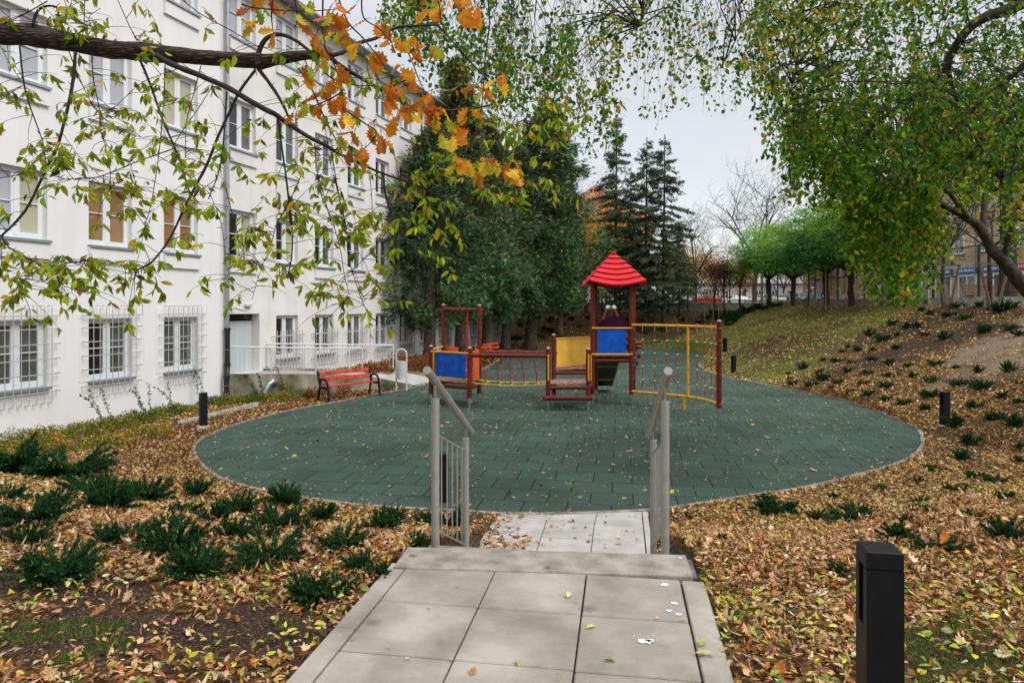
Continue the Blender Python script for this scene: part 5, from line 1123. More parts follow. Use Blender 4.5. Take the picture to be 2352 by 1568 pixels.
for o, px, Y, rz, sc, l in ((s1,1415,47.5,0,.98,'tallest spruce, behind the roof of the tower'),(s2,1483,47.2,1,.98,'middle spruce of the far bank'),(s3,1523,47.6,2,.97,'right hand spruce of the far bank')):
    X = (px-CX)/F*Y; o.location = (X, Y, T1(X, Y)); o.rotation_euler = (0,0,rz); o.scale = (sc,sc,sc); o['label'] = l
X = (1448-CX)/F*49; o = dup(s2, (X, 49, T1(X, 49)), 2.2, .78, 'shorter spruce between the tallest and the middle one')
X = (1560-CX)/F*49.5; o = dup(s3, (X, 49.5, T1(X, 49.5)), .7, .5, 'small spruce standing right of the others')
def decid(name, H, r, Rc, nleaf, lsize, cols, wts, seed, zc=.45, flat=.8, tm=LEAF, m='leaf', bark='bark_dark', lean=(0,0), droop=0, levels=3, spread=.9, clump=.28, nb=(5,6,5), cat='tree', group=None):
    """trunk with limbs that fork; leaves gather round the twig ends"""
    rs = random.Random(seed); e = empty(name, (0,0,0), 0, '', cat, group); mb = MB(); tips = []
    def grow(p, d, L_, rad, lv):
        pts = [p.copy()]; q = p.copy(); dd = d.copy(); n = 5
        for k in range(n):
            dd = (dd+Vector((rs.uniform(-.22,.22), rs.uniform(-.22,.22), rs.uniform(-.1,.18)-droop*.25*lv*k/n))).normalized(); q = q+dd*L_/n; pts.append(q.copy())
        mb.tube(pts, [rad*(1-.6*k/n) for k in range(n+1)], 6 if lv < 2 else 3)
        if lv >= levels: tips.extend([pts[2], pts[3], pts[4], pts[5]]); return
        for b in range(nb[lv]):
            k = rs.randint(2, n); s = Vector((rs.gauss(0,1), rs.gauss(0,1), rs.gauss(.15,.5))).normalized(); nd = (dd*.75+s*spread).normalized()
            grow(pts[k], nd, L_*rs.uniform(.5,.75), rad*.45, lv+1)
    zt = H*zc; tp = []; 
    for k in range(7): t = k/6; tp.append(Vector((lean[0]*t+.06*math.sin(5*t+seed), lean[1]*t, -.3+(zt+.3)*t)))
    mb.tube(tp, [r*(1.25 if k == 0 else 1-.35*k/6) for k in range(7)], 9, rough=.06); top = tp[-1]
    for b in range(nb[0]+1):
        a = b*6.28/(nb[0]+1)+rs.uniform(-.3,.3); el = rs.uniform(.35,1.2); d = Vector((math.cos(a)*math.cos(el)*Rc/(H-zt)*1.2, math.sin(a)*math.cos(el)*Rc/(H-zt)*1.2, math.sin(el)*flat)).normalized()
        grow(top-Vector((0,0,rs.random()*zt*.12)), d, (H-zt)*.52*rs.uniform(.8,1.1), r*.45, 1)
    mb.build('trunk', M[bark], e, smooth=True)
    if nleaf:
        T_ = np.array([tuple(t) for t in tips]); i = RNG.integers(0, len(T_), nleaf); P = T_[i]+RNG.normal(0, clump, (nleaf, 3)); cc = pal(cols, nleaf, wts, .2)*(.75+.5*RNG.random(len(T_)))[i][:, None]
        leaves('crown', P, unit(rdir(nleaf)+np.array([0,0,-.5])), unit(rdir(nleaf)+np.array([0,0,.8])), RNG.uniform(*lsize, nleaf), cc, tm, M[m], e, curl=.2)
    return e
# globe robinias along the mesh fence
def globe(seed, Rc, H, cols, ncl=340, per=46):
    e = empty('robinia_tree', (0,0,0), 0, '', 'tree', 'round headed robinias along the green mesh fence'); rs = random.Random(seed); mb = MB(); zt = 1.9
    mb.tube([Vector((.05*math.sin(k+seed), .03*math.cos(k*2), -.3+(zt+.3)*k/6)) for k in range(7)], [.24,.19,.17,.16,.15,.17,.16], 9, rough=.12)
    for b in range(16):
        a = b*6.28/16; d = rs.uniform(.5,1); L_ = Rc*d; mb.tube([(0,0,zt), (math.cos(a)*L_*.35, math.sin(a)*L_*.35, zt+.45), (math.cos(a)*L_*.7, math.sin(a)*L_*.7, zt+.9+.3*rs.random()), (math.cos(a)*L_*.95, math.sin(a)*L_*.95, zt+1.3+rs.random())], [.055,.04,.025,.01], 5)
    mb.build('trunk', M['bark_dark'], e, smooth=True); g = np.random.default_rng(seed)
    d = unit(g.normal(0, 1, (ncl, 3))); d[:, 2] = np.where(d[:, 2] < -.5, -.5*g.random(ncl), d[:, 2]); q = (.58+.52*g.random(ncl))*(1+.12*np.sin(5*np.arctan2(d[:, 1], d[:, 0])+seed)*(1-d[:, 2]**2)); C = d*q[:, None]*np.array([Rc, Rc, (H-zt)*.58])+np.array([0,0,zt+(H-zt)*.38])
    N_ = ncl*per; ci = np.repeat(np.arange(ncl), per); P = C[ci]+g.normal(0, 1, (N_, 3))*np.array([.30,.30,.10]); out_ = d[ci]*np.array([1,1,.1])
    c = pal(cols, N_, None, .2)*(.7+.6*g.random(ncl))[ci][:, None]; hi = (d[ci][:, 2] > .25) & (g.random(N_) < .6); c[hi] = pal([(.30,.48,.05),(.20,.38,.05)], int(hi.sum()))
    leaves('crown', P, unit(out_+g.normal(0, .4, (N_, 3))+np.array([0,0,-.15])), unit(g.normal(0, .35, (N_, 3))+np.array([0,0,1])), g.uniform(.10, .24, N_), c, SPRAY, M['leaf'], e); return e
g1_ = globe(5, 2.15, 5.9, [(.085,.27,.04),(.12,.35,.05),(.20,.42,.06)]); g2_ = globe(6, 2.5, 6.1, [(.06,.21,.045),(.09,.28,.055),(.04,.14,.04)])
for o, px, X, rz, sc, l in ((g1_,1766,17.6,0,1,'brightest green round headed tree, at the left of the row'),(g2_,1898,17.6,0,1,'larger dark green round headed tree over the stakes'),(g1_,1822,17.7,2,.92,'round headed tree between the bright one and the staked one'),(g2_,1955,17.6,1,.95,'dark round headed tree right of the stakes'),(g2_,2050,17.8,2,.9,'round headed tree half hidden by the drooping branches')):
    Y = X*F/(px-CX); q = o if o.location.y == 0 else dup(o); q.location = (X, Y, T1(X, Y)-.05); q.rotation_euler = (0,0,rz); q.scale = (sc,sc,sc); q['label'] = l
# bare / young trees
b1_ = decid('bare_tree', 5.6, .09, 2.2, 500, (.05,.09), [(.05,.12,.03)], None, 21, zc=.42, levels=3, spread=1.0, group='young thin crowned trees by the fence', nb=(7,6,5), flat=.55)
for k, (px, X, l) in enumerate(((2167,17.4,'young bare crowned tree held by crossed stakes in front of the shops'),(2272,17.0,'young tree with stakes near the wooden slatted bench'),(2078,17.5,'thin dark trunked tree behind the drooping yellow leaves'),(1858,17.5,'thin staked young tree among the robinias'))):
    Y = X*F/(px-CX); q = b1_ if k == 0 else dup(b1_); q.location = (X, Y, T1(X, Y)-.05); q.rotation_euler = (0,0,k*1.3); q['label'] = l
pu = decid('plum_tree', 4.6, .08, 1.5, 2600, (.06,.11), [(.06,.018,.022),(.09,.03,.03),(.04,.012,.016)], None, 31, zc=.3, group='purple leaved plum trees by the far wall', clump=.22, lean=(.3,0))
for k, (px, Y, sc, l) in enumerate(((1634,50,1,'purple leaved plum tree, left one'),(1668,50.3,1.05,'purple leaved plum tree, right one'))):
    X = (px-CX)/F*Y; q = pu if k == 0 else dup(pu); q.location = (X, Y, T1(X, Y)); q.rotation_euler = (0,0,k*2); q.scale = (sc,)*3; q['label'] = l
ol = decid('small_tree', 4.8, .10, 1.8, 2600, (.06,.11), [(.10,.10,.02),(.20,.15,.03),(.05,.06,.02),(.35,.22,.03)], [.35,.2,.3,.15], 33, zc=.35, group='small trees in front of the far wall', clump=.3)
for k, (px, Y, sc, l) in enumerate(((1345,50.2,1.1,'small tree in front of the far wall, first from the left'),(1383,50.5,.9,'second small tree in front of the far wall'),(1422,50.6,1,'third small tree in front of the far wall, partly behind the tower'),(1490,50.4,1.0,'fourth small tree in front of the far wall, forked low'),(1535,50.5,.95,'fifth small tree in front of the far wall'),(1580,50.3,.8,'sixth small tree in front of the far wall'),(1700,50.6,.95,'leaning pale trunked tree at the right end of the far wall'))):
    X = (px-CX)/F*Y; q = ol if k == 0 else dup(ol); q.location = (X, Y, T1(X, Y)); q.rotation_euler = (0,0,k*1.1); q.scale = (sc,)*3; q['label'] = l
ba = decid('bare_tree', 14, .22, 6, 0, None, None, None, 35, zc=.3, levels=4, nb=(6,5,5,4), spread=1.0, group='tall leafless trees beyond the far wall')
for k, (px, Y, sc, l) in enumerate(((1735,62,1.0,'tall leafless tree rising behind the bright robinia'),(1598,72,.8,'leafless tree seen right of the spruces'),(1372,66,1.0,'leafless tree rising behind the spruces'))):
    X = (px-CX)/F*Y; q = ba if k == 0 else dup(ba); q.location = (X, Y, 2.9); q.rotation_euler = (0,0,k*1.7); q.scale = (sc,)*3; q['label'] = l
ye = decid('autumn_tree', 10, .16, 3.2, 7000, (.12,.2), [(.52,.27,.02),(.60,.36,.04),(.40,.20,.03),(.2,.2,.04)], [.35,.35,.15,.15], 36, zc=.25, group='yellow autumn trees beyond the far wall', clump=.45)
YT = [(1362,58,1.0,'bright yellow autumn tree between the cedars and the spruces'),(1392,70,.95,'yellow autumn tree behind the tallest spruce'),(1600,110,1.0,'pale yellow far tree behind the red car'),(1650,118,1.0,'far yellow tree behind the plum trees'),(1712,105,.8,'far yellow tree left of the bright robinia'),(1800,110,1.1,'far olive tree behind the parked cars'),(1862,112,1.2,'far olive tree beside the brown building'),(1285,80,.9,'yellow tree glimpsed through the cedars'),(1545,90,.9,'yellow tree seen between the spruce trunks')]
for k, (px, Y, sc, l) in enumerate(YT):
    X = (px-CX)/F*Y; q = ye if k == 0 else dup(ye); q.location = (X, Y, 2.9); q.rotation_euler = (0,0,k*.9); q.scale = (sc,)*3; q['label'] = l
bt = decid('large_tree', 13, .36, 5.0, 9000, (.10,.17), [(.035,.10,.02),(.06,.14,.025),(.16,.17,.03)], None, 37, zc=.4, group=None, clump=.5, bark='bark_dark')
bt.location = ((2313-CX)/F*29, 29, 2.9); bt['label'] = 'thick dark trunk behind the mesh fence beside the slatted bench, crown above'
# tree stakes
def stakes(c, w_, h, label, n=3, V=False, dark=False):
    e = empty('tree_stakes', c, 0, label, 'tree stakes', 'wooden stakes holding young trees'); m = M['stakedark' if dark else 'stake']
    for i in range(n):
        x = (-w_/2, w_/2, 0)[i]; y = (0, 0, .4)[i]; xb = x*(.1 if V else 1)
        MB().cyl((xb,y,-.2), (x*(1.3 if V else 1),y,h), .035 if not V else .05, n=8).build('stake', m, e, auto=True)
    MB().box((0,0,h-.04), (w_*1.1*(1.3 if V else 1),.03,.07)).build('cross_bar', m, e)
    MB().tube([(-w_/2,0,h*.72),(0,.2,h*.70),(w_/2,0,h*.72)], .022, 6).build('strap', M['black'], e)
for px, X, w_, h, l, V in ((1876,17.3,1.0,2.25,'pair of pale stakes round the thin tree at the left of the staked row',0),(1913,17.3,1.0,2.3,'three pale stakes round the dark trunk under the larger robinia',0),(2167,17.2,.75,1.75,'weathered stakes set in a V in front of the shops',1),(2272,16.8,.8,1.75,'weathered stakes in a V beside the slatted bench',1)):
    Y = X*F/(px-CX)-.25; stakes((X, Y, T1(X, Y)), w_, h, l, 2 if V else 3, V, bool(V))
for px, Y, l in ((1628,48.9,'stakes at the far bank round the left plum tree'),(1661,48.0,'stakes at the far bank round the right plum tree, nearer'),(1738,49.5,'stakes at the right end of the far bank')):
    X = (px-CX)/F*Y; stakes((X, Y, T1(X, Y)), .62, 2.2, l)
# ------------------------------------------------------------------ far wall, fences
fw_ = empty('boundary_wall', (0,51.7,0), 0, 'long low grey concrete wall at the top of the far bank', 'wall')
MB().box((9.35,0,1.95), (19.3,.22,2.06)).build('wall', M['wallgrey'], fw_); MB().box((9.35,0,3.0), (19.4,.30,.05)).build('coping', M['concrete'], fw_)
m = MB()
for k in range(7): m.box((.6+k*2.9,-.125,1.95), (.10,.03,2.04))
m.build('pier', M['concrete'], fw_)
pfn = empty('picket_fence', (0,51.7,3.03), 0, 'dark green metal picket fence on the far concrete wall', 'fence'); m = MB()
for k in range(152): m.box((-.2+k*.128,0,.68), (.018,.018,1.3))
m.box((9.4,0,.12), (19.4,.03,.04)); m.box((9.4,0,1.28), (19.4,.03,.04)); m.build('pickets', M['green_fence'], pfn)
for k in range(8): MB().box((-.2+k*2.78,0,.8), (.07,.07,1.7)).build('post', M['green_fence'], pfn)
fb = empty('fence_kerb', (19,38,0), 0, 'low concrete strip under the green mesh fence', 'kerb'); MB().box((0,0,2.85), (.2,31,.5)).build('strip', M['concrete'], fb)
mf = empty('mesh_fence', (19,0,3.0), 0, 'tall dark green mesh fence along the top of the right bank', 'fence'); m = MB(); y0, y1 = 21.7, 51.7
for k in range(int((y1-y0)/.10)): m.box((0,y0+k*.10,1.12), (.008,.008,2.05))
for k in range(21): m.box((.009,(y0+y1)/2,.12+k*.10), (.008,y1-y0,.008))
m.build('mesh', M['green_fence'], mf); MB().box((0,(y0+y1)/2,2.2), (.05,y1-y0,.05)).box((0,(y0+y1)/2,.06), (.04,y1-y0,.04)).build('rail', M['green_fence'], mf)
for k in range(11):
    MB().box((-.05,51.7-3*k,1.1), (.08,.08,2.3)).build('post', M['green_fence'], mf)
    if k in (3,5,7,8): MB().cyl((-.06,51.7-3*k,1.3), (-.06,51.7-3*k-.8,0), .025, n=6).build('brace', M['green_fence'], mf)
# ------------------------------------------------------------------ far buildings
def block(name, x0, x1, y0, y1, z0, z1, material, label, face='-x', rows=4, cols=8, shop=None, roofm='rooftile', ridge=2.5, ww=1.3, wh=1.6):
    e = empty(name, (x0,y0,z0), 0, label, 'building'); H = z1-z0; W_, D_ = x1-x0, y1-y0
    MB().box((W_/2,D_/2,H/2), (W_,D_,H)).build('wall', material, e)
    r = MB(); r.add([(-.4,-.4,H),(W_+.4,-.4,H),(W_+.4,D_+.4,H),(-.4,D_+.4,H)]+([(W_/2,2,H+ridge),(W_/2,D_-2,H+ridge)] if D_ > W_ else [(2,D_/2,H+ridge),(W_-2,D_/2,H+ridge)]),
        [(0,3,2,1)]+([(0,1,4),(1,2,5,4),(2,3,5),(3,0,4,5)] if D_ > W_ else [(0,1,5,4),(1,2,5),(2,3,4,5),(3,0,4)])); r.build('roof', M[roofm], e)
    L_ = D_ if face == '-x' else W_; f0 = None
    for i in range(rows):
        for j in range(cols):
            if shop and i == 0: continue
            u = L_*(j+.5)/cols; z = H*(i+.32)/rows
            if f0 is None:
                f0 = f = MB().box((0,0,wh/2), (ww,.08,wh), bev=0).build('window', M['pvc'], e); p = MB().box((-ww*.24,-.045,wh/2), (ww*.40,.012,wh*.84)).box((ww*.24,-.045,wh/2), (ww*.40,.012,wh*.84)).build('pane', M['glass_mid'], f)
                s = MB().box((0,-.06,-.04), (ww+.2,.2,.06)).build('sill', M['concrete'], f)
            else:
                f = f0.copy(); COL.objects.link(f)
                for c_ in f0.children: c2 = c_.copy(); COL.objects.link(c2); c2.parent = f
                f.parent = e
            f.location = (-.03, u, z) if face == '-x' else (u, -.03, z); f.rotation_euler = (0,0,-PI/2 if face == '-x' else 0)
    return e
b1 = block('apartment_building', 40, 52, 46, 76, 2.93, 16.5, M['tan'], 'tan apartment building behind the mesh fence with blue signed shops', rows=4, cols=9, shop=True)
for j in range(8):
    y = 4+j*3.3; x = 0
    MB().box((-.04,y,1.35), (.08,2.3,2.5)).build('shop_front', M['pvc'], b1); MB().box((-.09,y-.55,1.5), (.02,.9,1.9)).box((-.09,y+.55,1.5), (.02,.9,1.9)).build('shop_glass', M['glass_mid'], b1)
    s = MB().box((-.10,y,2.95), (.12,2.6,.5)).build('shop_sign', M['signblue' if j != 1 else 'signred'], b1)
    q = MB(); yy = y-1.0
    while yy < y+1.0: w_ = random.uniform(.08,.22); q.box((-.17,yy+w_/2,2.95), (.01,w_,.2)); yy += w_+random.choice([.05,.05,.14])
    q.build('lettering', M['signwhite'], s)
s = MB().box((-.1,27,2.0), (.1,1.2,1.2)).build('shop_sign', M['signblue'], b1)
m = MB()
for y in (.4, 12.9, 25): m.cyl((-.12,y,0),(-.12,y,13.4), .07, n=8)
m.build('downpipe', M['zinc'], b1)
block('apartment_building', 52, 64, 84, 122, 2.93, 17, M['brick'], 'brown brick apartment building beyond the fence left of the shops', rows=4, cols=10)
block('tiled_house', 4.0, 15.2, 76, 92, 2.93, 12.3, M['peach'], 'peach house with a red tiled roof behind the spruces', face='-y', rows=3, cols=4, ridge=4.4)
block('garage_row', 30, 62, 132, 142, 2.93, 7.2, M['whitefar'], 'low white building far behind the parked cars', face='-y', rows=1, cols=10, roofm='zinc', ridge=.5)
block('pale_building', 1, 14, 72, 75, 2.93, 6.6, M['whitefar'], 'low pale building behind the wall, seen between spruce trunks', face='-y', rows=1, cols=4, roofm='rooftile', ridge=.8)
# ------------------------------------------------------------------ cars
def make_car(col, name='parked_car'):
    e = empty(name, (0,0,0), 0, '', 'car', 'cars parked beyond the far wall'); m = mat('car_paint_%d' % len(bpy.data.materials), col, .25, var=.04, coat=.8)
    prof = [(-2.1,.35),(-2.15,.75),(-2.0,.92),(-1.5,.98),(-1.0,1.02),(-.5,1.36),(.1,1.44),(.8,1.42),(1.4,1.30),(1.9,1.0),(2.1,.92),(2.12,.4),(1.7,.28),(-1.7,.28)]
    def shell(pr, w0, zsplit, w1):
        vs = []; n = len(pr)
        for s in (-1, 1):
            for x, z in pr: vs.append((x, s*(w0 if z < zsplit else w1), z))
        return vs, [tuple(range(n))[::-1], tuple(range(n, 2*n))]+[(i, (i+1) % n, n+(i+1) % n, n+i) for i in range(n)]
    b = MB(); b.add(*shell(prof, .86, 1.05, .66)); o = b.build('body', m, e); bv = o.modifiers.new('b', 'BEVEL'); bv.width = .06; bv.segments = 2; bv.angle_limit = R(20)
    g = MB()
    for s in (-1, 1):
        for a in ([(-.9,1.04),(-.46,1.31),(.02,1.38),(.02,1.04)], [(.1,1.04),(.1,1.38),(.75,1.36),(1.25,1.25),(1.5,1.04)]):
            vs = [(x, s*(.885-(z-1.0)*.52), z) for x, z in a]; vs2 = [(x, y-s*.03, z) for x, y, z in vs]; n = len(a); g.add(vs+vs2, [tuple(range(n)), tuple(range(n, 2*n))]+[(i, (i+1) % n, n+(i+1) % n, n+i) for i in range(n)])
    g.add([(-1.06,-.62,1.03),(-1.06,.62,1.03),(-.58,.58,1.36),(-.58,-.58,1.36)], [(0,1,2,3)]); g.add([(1.86,-.62,1.06),(1.86,.62,1.06),(1.47,.56,1.31),(1.47,-.56,1.31)], [(0,1,2,3)]); g.build('window', M['carglass'], e)
    for x in (-1.35, 1.35):
        for s in (-1, 1):
            t = MB().cyl((x,s*.70,.32),(x,s*.88,.32), .32, n=18).build('wheel', M['rubber'], e, auto=True); MB().cyl((x,s*.86,.32),(x,s*.89,.32), .19, n=12).build('rim', M['hub'], t, auto=True)
    for s in (-1, 1): MB().box((-2.12,s*.62,.72), (.06,.3,.14), bev=.02).build('headlight', M['signwhite'], e); MB().box((2.10,s*.68,.82), (.06,.22,.2), bev=.02).build('tail_light', M['red'], e)
    return e
CARS = [((.45,.02,.02),1620,98,.0,'red car beyond the far wall, between the spruces and the plum trees'),((.40,.50,.58),1598,108,.1,'pale blue car just behind the red one'),((.02,.09,.30),1337,80,0,'blue car behind the wall, left of the tower roof post'),((.02,.12,.38),1392,82,.1,'blue car seen between the tower posts'),((.03,.14,.4),1432,90,.3,'blue car low behind the wall right of the tower middle'),
 ((.6,.62,.64),1688,104,.2,'white car behind the purple plum tree'),((.6,.62,.64),1722,108,.0,'white car left of the bright robinia trunk'),((.5,.52,.55),1752,96,.4,'silver car next to the bright robinia trunk'),((.62,.62,.62),1798,92,1.2,'white car seen end on between the robinia trunks'),((.03,.05,.10),1846,84,1.4,'dark blue car with red tail lights between the staked trees'),((.05,.06,.08),1882,80,1.45,'dark car with red tail lights behind the pale stakes'),((.5,.02,.02),1300,84,.2,'red car glimpsed behind the cedars')]
for col, px, Y, rz, l in CARS:
    c = make_car(col); c.location = ((px-CX)/F*Y, Y, 2.95); c.rotation_euler = (0,0,rz); c['label'] = l
# ------------------------------------------------------------------ signs, bins, bench, people beyond the fence
def road_sign(px, Y, zc, l, kind):
    X = (px-CX)/F*Y; e = empty('road_sign', (X,Y,2.93), 0, l, 'sign'); MB().cyl((0,0,0),(0,0,zc+.3-2.93), .035, n=8).build('pole', M['steelgalv'], e); z = zc-2.93
    if kind == 'rect':
        p = MB().box((0,-.05,z), (.45,.02,.65), bev=.005).build('sign_plate', M['signblue'], e); MB().add([(-.05,-.065,z-.22),(.05,-.065,z-.22),(.05,-.065,z+.05),(.14,-.065,z+.05),(0,-.065,z+.24),(-.14,-.065,z+.05),(-.05,-.065,z+.05)], [tuple(range(7))]).build('arrow', M['signwhite'], p)
    if kind == 'round':
        p = MB().cyl((0,-.06,z),(0,-.04,z), .32, n=24).build('sign_plate', M['signred'], e); MB().cyl((0,-.066,z),(0,-.061,z), .25, n=24).build('disc', M['signblue'], p); MB().box((0,-.07,z), (.5,.004,.06), M=Matrix.Rotation(.78, 4, 'Y')).build('bar', M['signred'], p); MB().box((0,-.05,z-.52), (.5,.02,.22)).build('plate', M['signwhite'], e)
    if kind == 'square':
        p = MB().box((0,-.05,z), (.7,.02,.7), bev=.005).build('sign_plate', M['signblue'], e); MB().cyl((0,-.07,z-.1),(0,-.062,z-.1), .14, n=16).box((0,-.066,z+.15), (.1,.006,.25)).build('symbol', M['signwhite'], p)
road_sign(1782,68,4.6,'blue rectangular road sign with a white arrow behind the mesh fence','rect'); road_sign(1864,74,5.3,'round red and blue no stopping sign above a white plate','round'); road_sign(1891,76,4.0,'square blue sign behind the staked trees','square')
e = empty('recycling_bin', (22.6,30,2.93), 0, 'yellow recycling bin at the right edge behind the mesh fence', 'bin'); MB().box((0,0,.5), (.6,.6,1.0), bev=.05).build('body', M['yellowbin'], e); MB().box((0,0,1.04), (.66,.66,.08), bev=.03).build('lid', M['yellowbin'], e)
e = empty('hydrant', ((1325-CX)/F*54,54,2.93), 0, 'small yellow post with a rounded top behind the far wall', 'hydrant'); MB().cyl((0,0,0),(0,0,.75), .16, n=14, dome=.1).build('body', M['yellowbin'], e, auto=True); MB().cyl((0,0,.85),(0,0,.98), .07, n=10).build('cap', M['yellowbin'], e)
wb = empty('slatted_bench', PY(2256,690,30.5), R(6), 'brown high backed slatted bench behind the mesh fence', 'bench'); wb.location.z = 2.93
for k in range(6): MB().box((0,.05+k*.035,.30+k*.085), (1.65,.03,.06)).build('back_slat', M['benchred'] if 0 else mat('slat_brown_%d' % k, (.28,.11,.045), .5), wb)
for k in range(3): MB().box((0,-.35+k*.12,.28), (1.65,.09,.03)).build('seat_slat', bpy.data.materials['slat_brown_0'], wb)
for s in (-1, 1): MB().box((s*.7,-.1,.13), (.07,.45,.27)).build('leg', M['concrete'], wb)
def person(loc, rz, label, shirt, trousers, hair=(.03,.02,.015), h=1.68):
    e = empty('person', loc, rz, label, 'person'); s = h/1.75
    J = {'pel':(0,0,.95,.13),'che':(0,.01,1.25,.145),'neck':(0,.0,1.48,.055),'head':(0,-.02,1.58,.08),'top':(0,-.02,1.69,.085),'hl':(-.09,0,.88,.09),'kl':(-.10,-.06,.50,.06),'al':(-.10,.0,.09,.042),'tl':(-.11,-.15,.04,.035),
         'hr':(.09,0,.88,.09),'kr':(.10,.05,.50,.06),'ar':(.10,.10,.09,.042),'tr':(.11,-.04,.04,.035),'sl':(-.18,.01,1.40,.06),'el':(-.23,.02,1.12,.045),'wl':(-.22,-.06,.87,.032),'fl':(-.22,-.09,.78,.03),'sr':(.18,.01,1.40,.06),'er':(.23,.03,1.12,.045),'wr':(.22,-.04,.87,.032),'fr':(.22,-.07,.78,.03)}
    def skin(name, keys, edges, mt, par, grow=0):
        me = bpy.data.meshes.new(name); me.from_pydata([tuple(x*s for x in J[k][:3]) for k in keys], [(keys.index(a), keys.index(b)) for a, b in edges], []); me.materials.append(mt)
        o = bpy.data.objects.new(name, me); COL.objects.link(o); o.parent = par; o.modifiers.new('skin', 'SKIN'); sk = me.skin_vertices[0] if me.skin_vertices else None
        bm = bmesh.new(); bm.from_mesh(me); ly = bm.verts.layers.skin.verify()
        for i, v in enumerate(bm.verts): r_ = (J[keys[i]][3]+grow)*s; v[ly].radius = (r_, r_); v[ly].use_root = (i == 0)
        bm.to_mesh(me); bm.free(); o.modifiers.new('sub', 'SUBSURF').levels = 1; return o
    E_ = [('pel','che'),('che','neck'),('neck','head'),('head','top'),('pel','hl'),('hl','kl'),('kl','al'),('al','tl'),('pel','hr'),('hr','kr'),('kr','ar'),('ar','tr'),('che','sl'),('sl','el'),('el','wl'),('wl','fl'),('che','sr'),('sr','er'),('er','wr'),('wr','fr')]
    sk_ = mat('skin_tone', (.45,.27,.18), .6) if 'skin_tone' not in bpy.data.materials else bpy.data.materials['skin_tone']
    skin('body', list(J), E_, sk_, e)
    skin('top', ['pel','che','sl','el','wl','sr','er','wr'], [q for q in E_ if q[0] in ('pel','che','sl','el','sr','er') and q[1] in ('che','sl','el','wl','sr','er','wr')], mat('cloth_%d' % len(bpy.data.materials), shirt, .8), e, .018)
    skin('trousers', ['pel','hl','kl','al','hr','kr','ar'], [q for q in E_ if q[1] in ('hl','kl','al','hr','kr','ar')], mat('cloth_%d' % len(bpy.data.materials), trousers, .8), e, .014)
    MB().ball((0,.01*s,1.71*s), .105*s, 10, 1.0).build('hair', mat('hair_%d' % len(bpy.data.materials), hair, .8), e, smooth=True)
person(((1940-CX)/F*94, 94, 2.94), R(20), 'person in a white top walking behind the mesh fence', (.7,.7,.7), (.05,.06,.09))
person(((1810-CX)/F*86, 86, 2.94), R(-30), 'person in a turquoise and yellow jacket among the parked cars', (.08,.45,.5), (.04,.05,.07))
# overhead cable
pw = MB().tube([PY(1560,604,75), PY(1640,599,75), PY(1760,597,75), PY(1960,600,75)], .03, 4); tag(pw.build('overhead_cable', M['black']), 'thin dark overhead cable crossing the sky right of the spruces', 'cable')
# ------------------------------------------------------------------ overhanging branches in the foreground
def z1(x, y): return (x*.3297, y*.3297)
def z2(x, y): return (x*.3297, 488+y*.3297)
def z8(x, y): return (574+x*.3296, y*.3296)
def z3(x, y): return (488+x*.238, 402+y*.238)
def line(fn, pts, Y0, Y1=None):
    Y1 = Y0 if Y1 is None else Y1; n = len(pts); return cat_curve([PY(*fn(*p), Y0+(Y1-Y0)*i/(n-1)) for i, p in enumerate(pts)], 4, closed=False)
maple = empty('maple_tree', (-5.2,4.3,.3), 0, 'maple with thick rough limb reaching in from the left, drooping green leaved twigs', 'tree'); MO = Vector((-5.2,4.3,.3))
tr = MB(); tr.tube([Vector((0,0,-.6)), Vector((0,0,.4)), Vector((.05,.02,1.8)), Vector((0,.05,3.4)), Vector((-.1,.05,4.2)), Vector((-.2,.2,6.0)), Vector((-.1,.3,8.0))], [.34,.27,.24,.22,.21,.14,.06], 16, rough=.04)
tr.build('trunk', M['bark_moss'], maple, smooth=True)
limb = MB()
main = [MO+Vector((-.1,.05,4.1)), MO+Vector((.6,.0,4.25))]+[PY(*z1(*p), 4.35) for p in ((-260,200),(0,238),(200,243),(400,278),(600,318),(750,345),(900,352),(1150,378),(1400,398),(1600,412),(1800,424))]+[PY(*z8(*p), 4.35) for p in ((60,430),(220,408),(400,385),(560,385))]
main = cat_curve([p-MO for p in main], 6, closed=False); n = len(main)
def prof(t): return np.interp(t, [0,.16,.3,.5,.72,.80,.86,1], [.09,.069,.061,.055,.045,.054,.034,.025])
def gnarl(path, rads, n_=14, amp=.07):
    mb = MB(); path = [Vector(p) for p in path]; mb.tube(path, rads, n_, rough=0); k = 0
    for i in range(len(path)):
        for j in range(n_):
            v = Vector(mb.v[i*n_+j]); c = path[i]; d = v-c; q = mnoise.noise(Vector((v.x*3, v.y*14, v.z*14)))*amp*2.2+mnoise.noise(Vector((v.x*9, v.y*40, v.z*40)))*amp; mb.v[i*n_+j] = tuple(c+d*(1+q))
    return mb
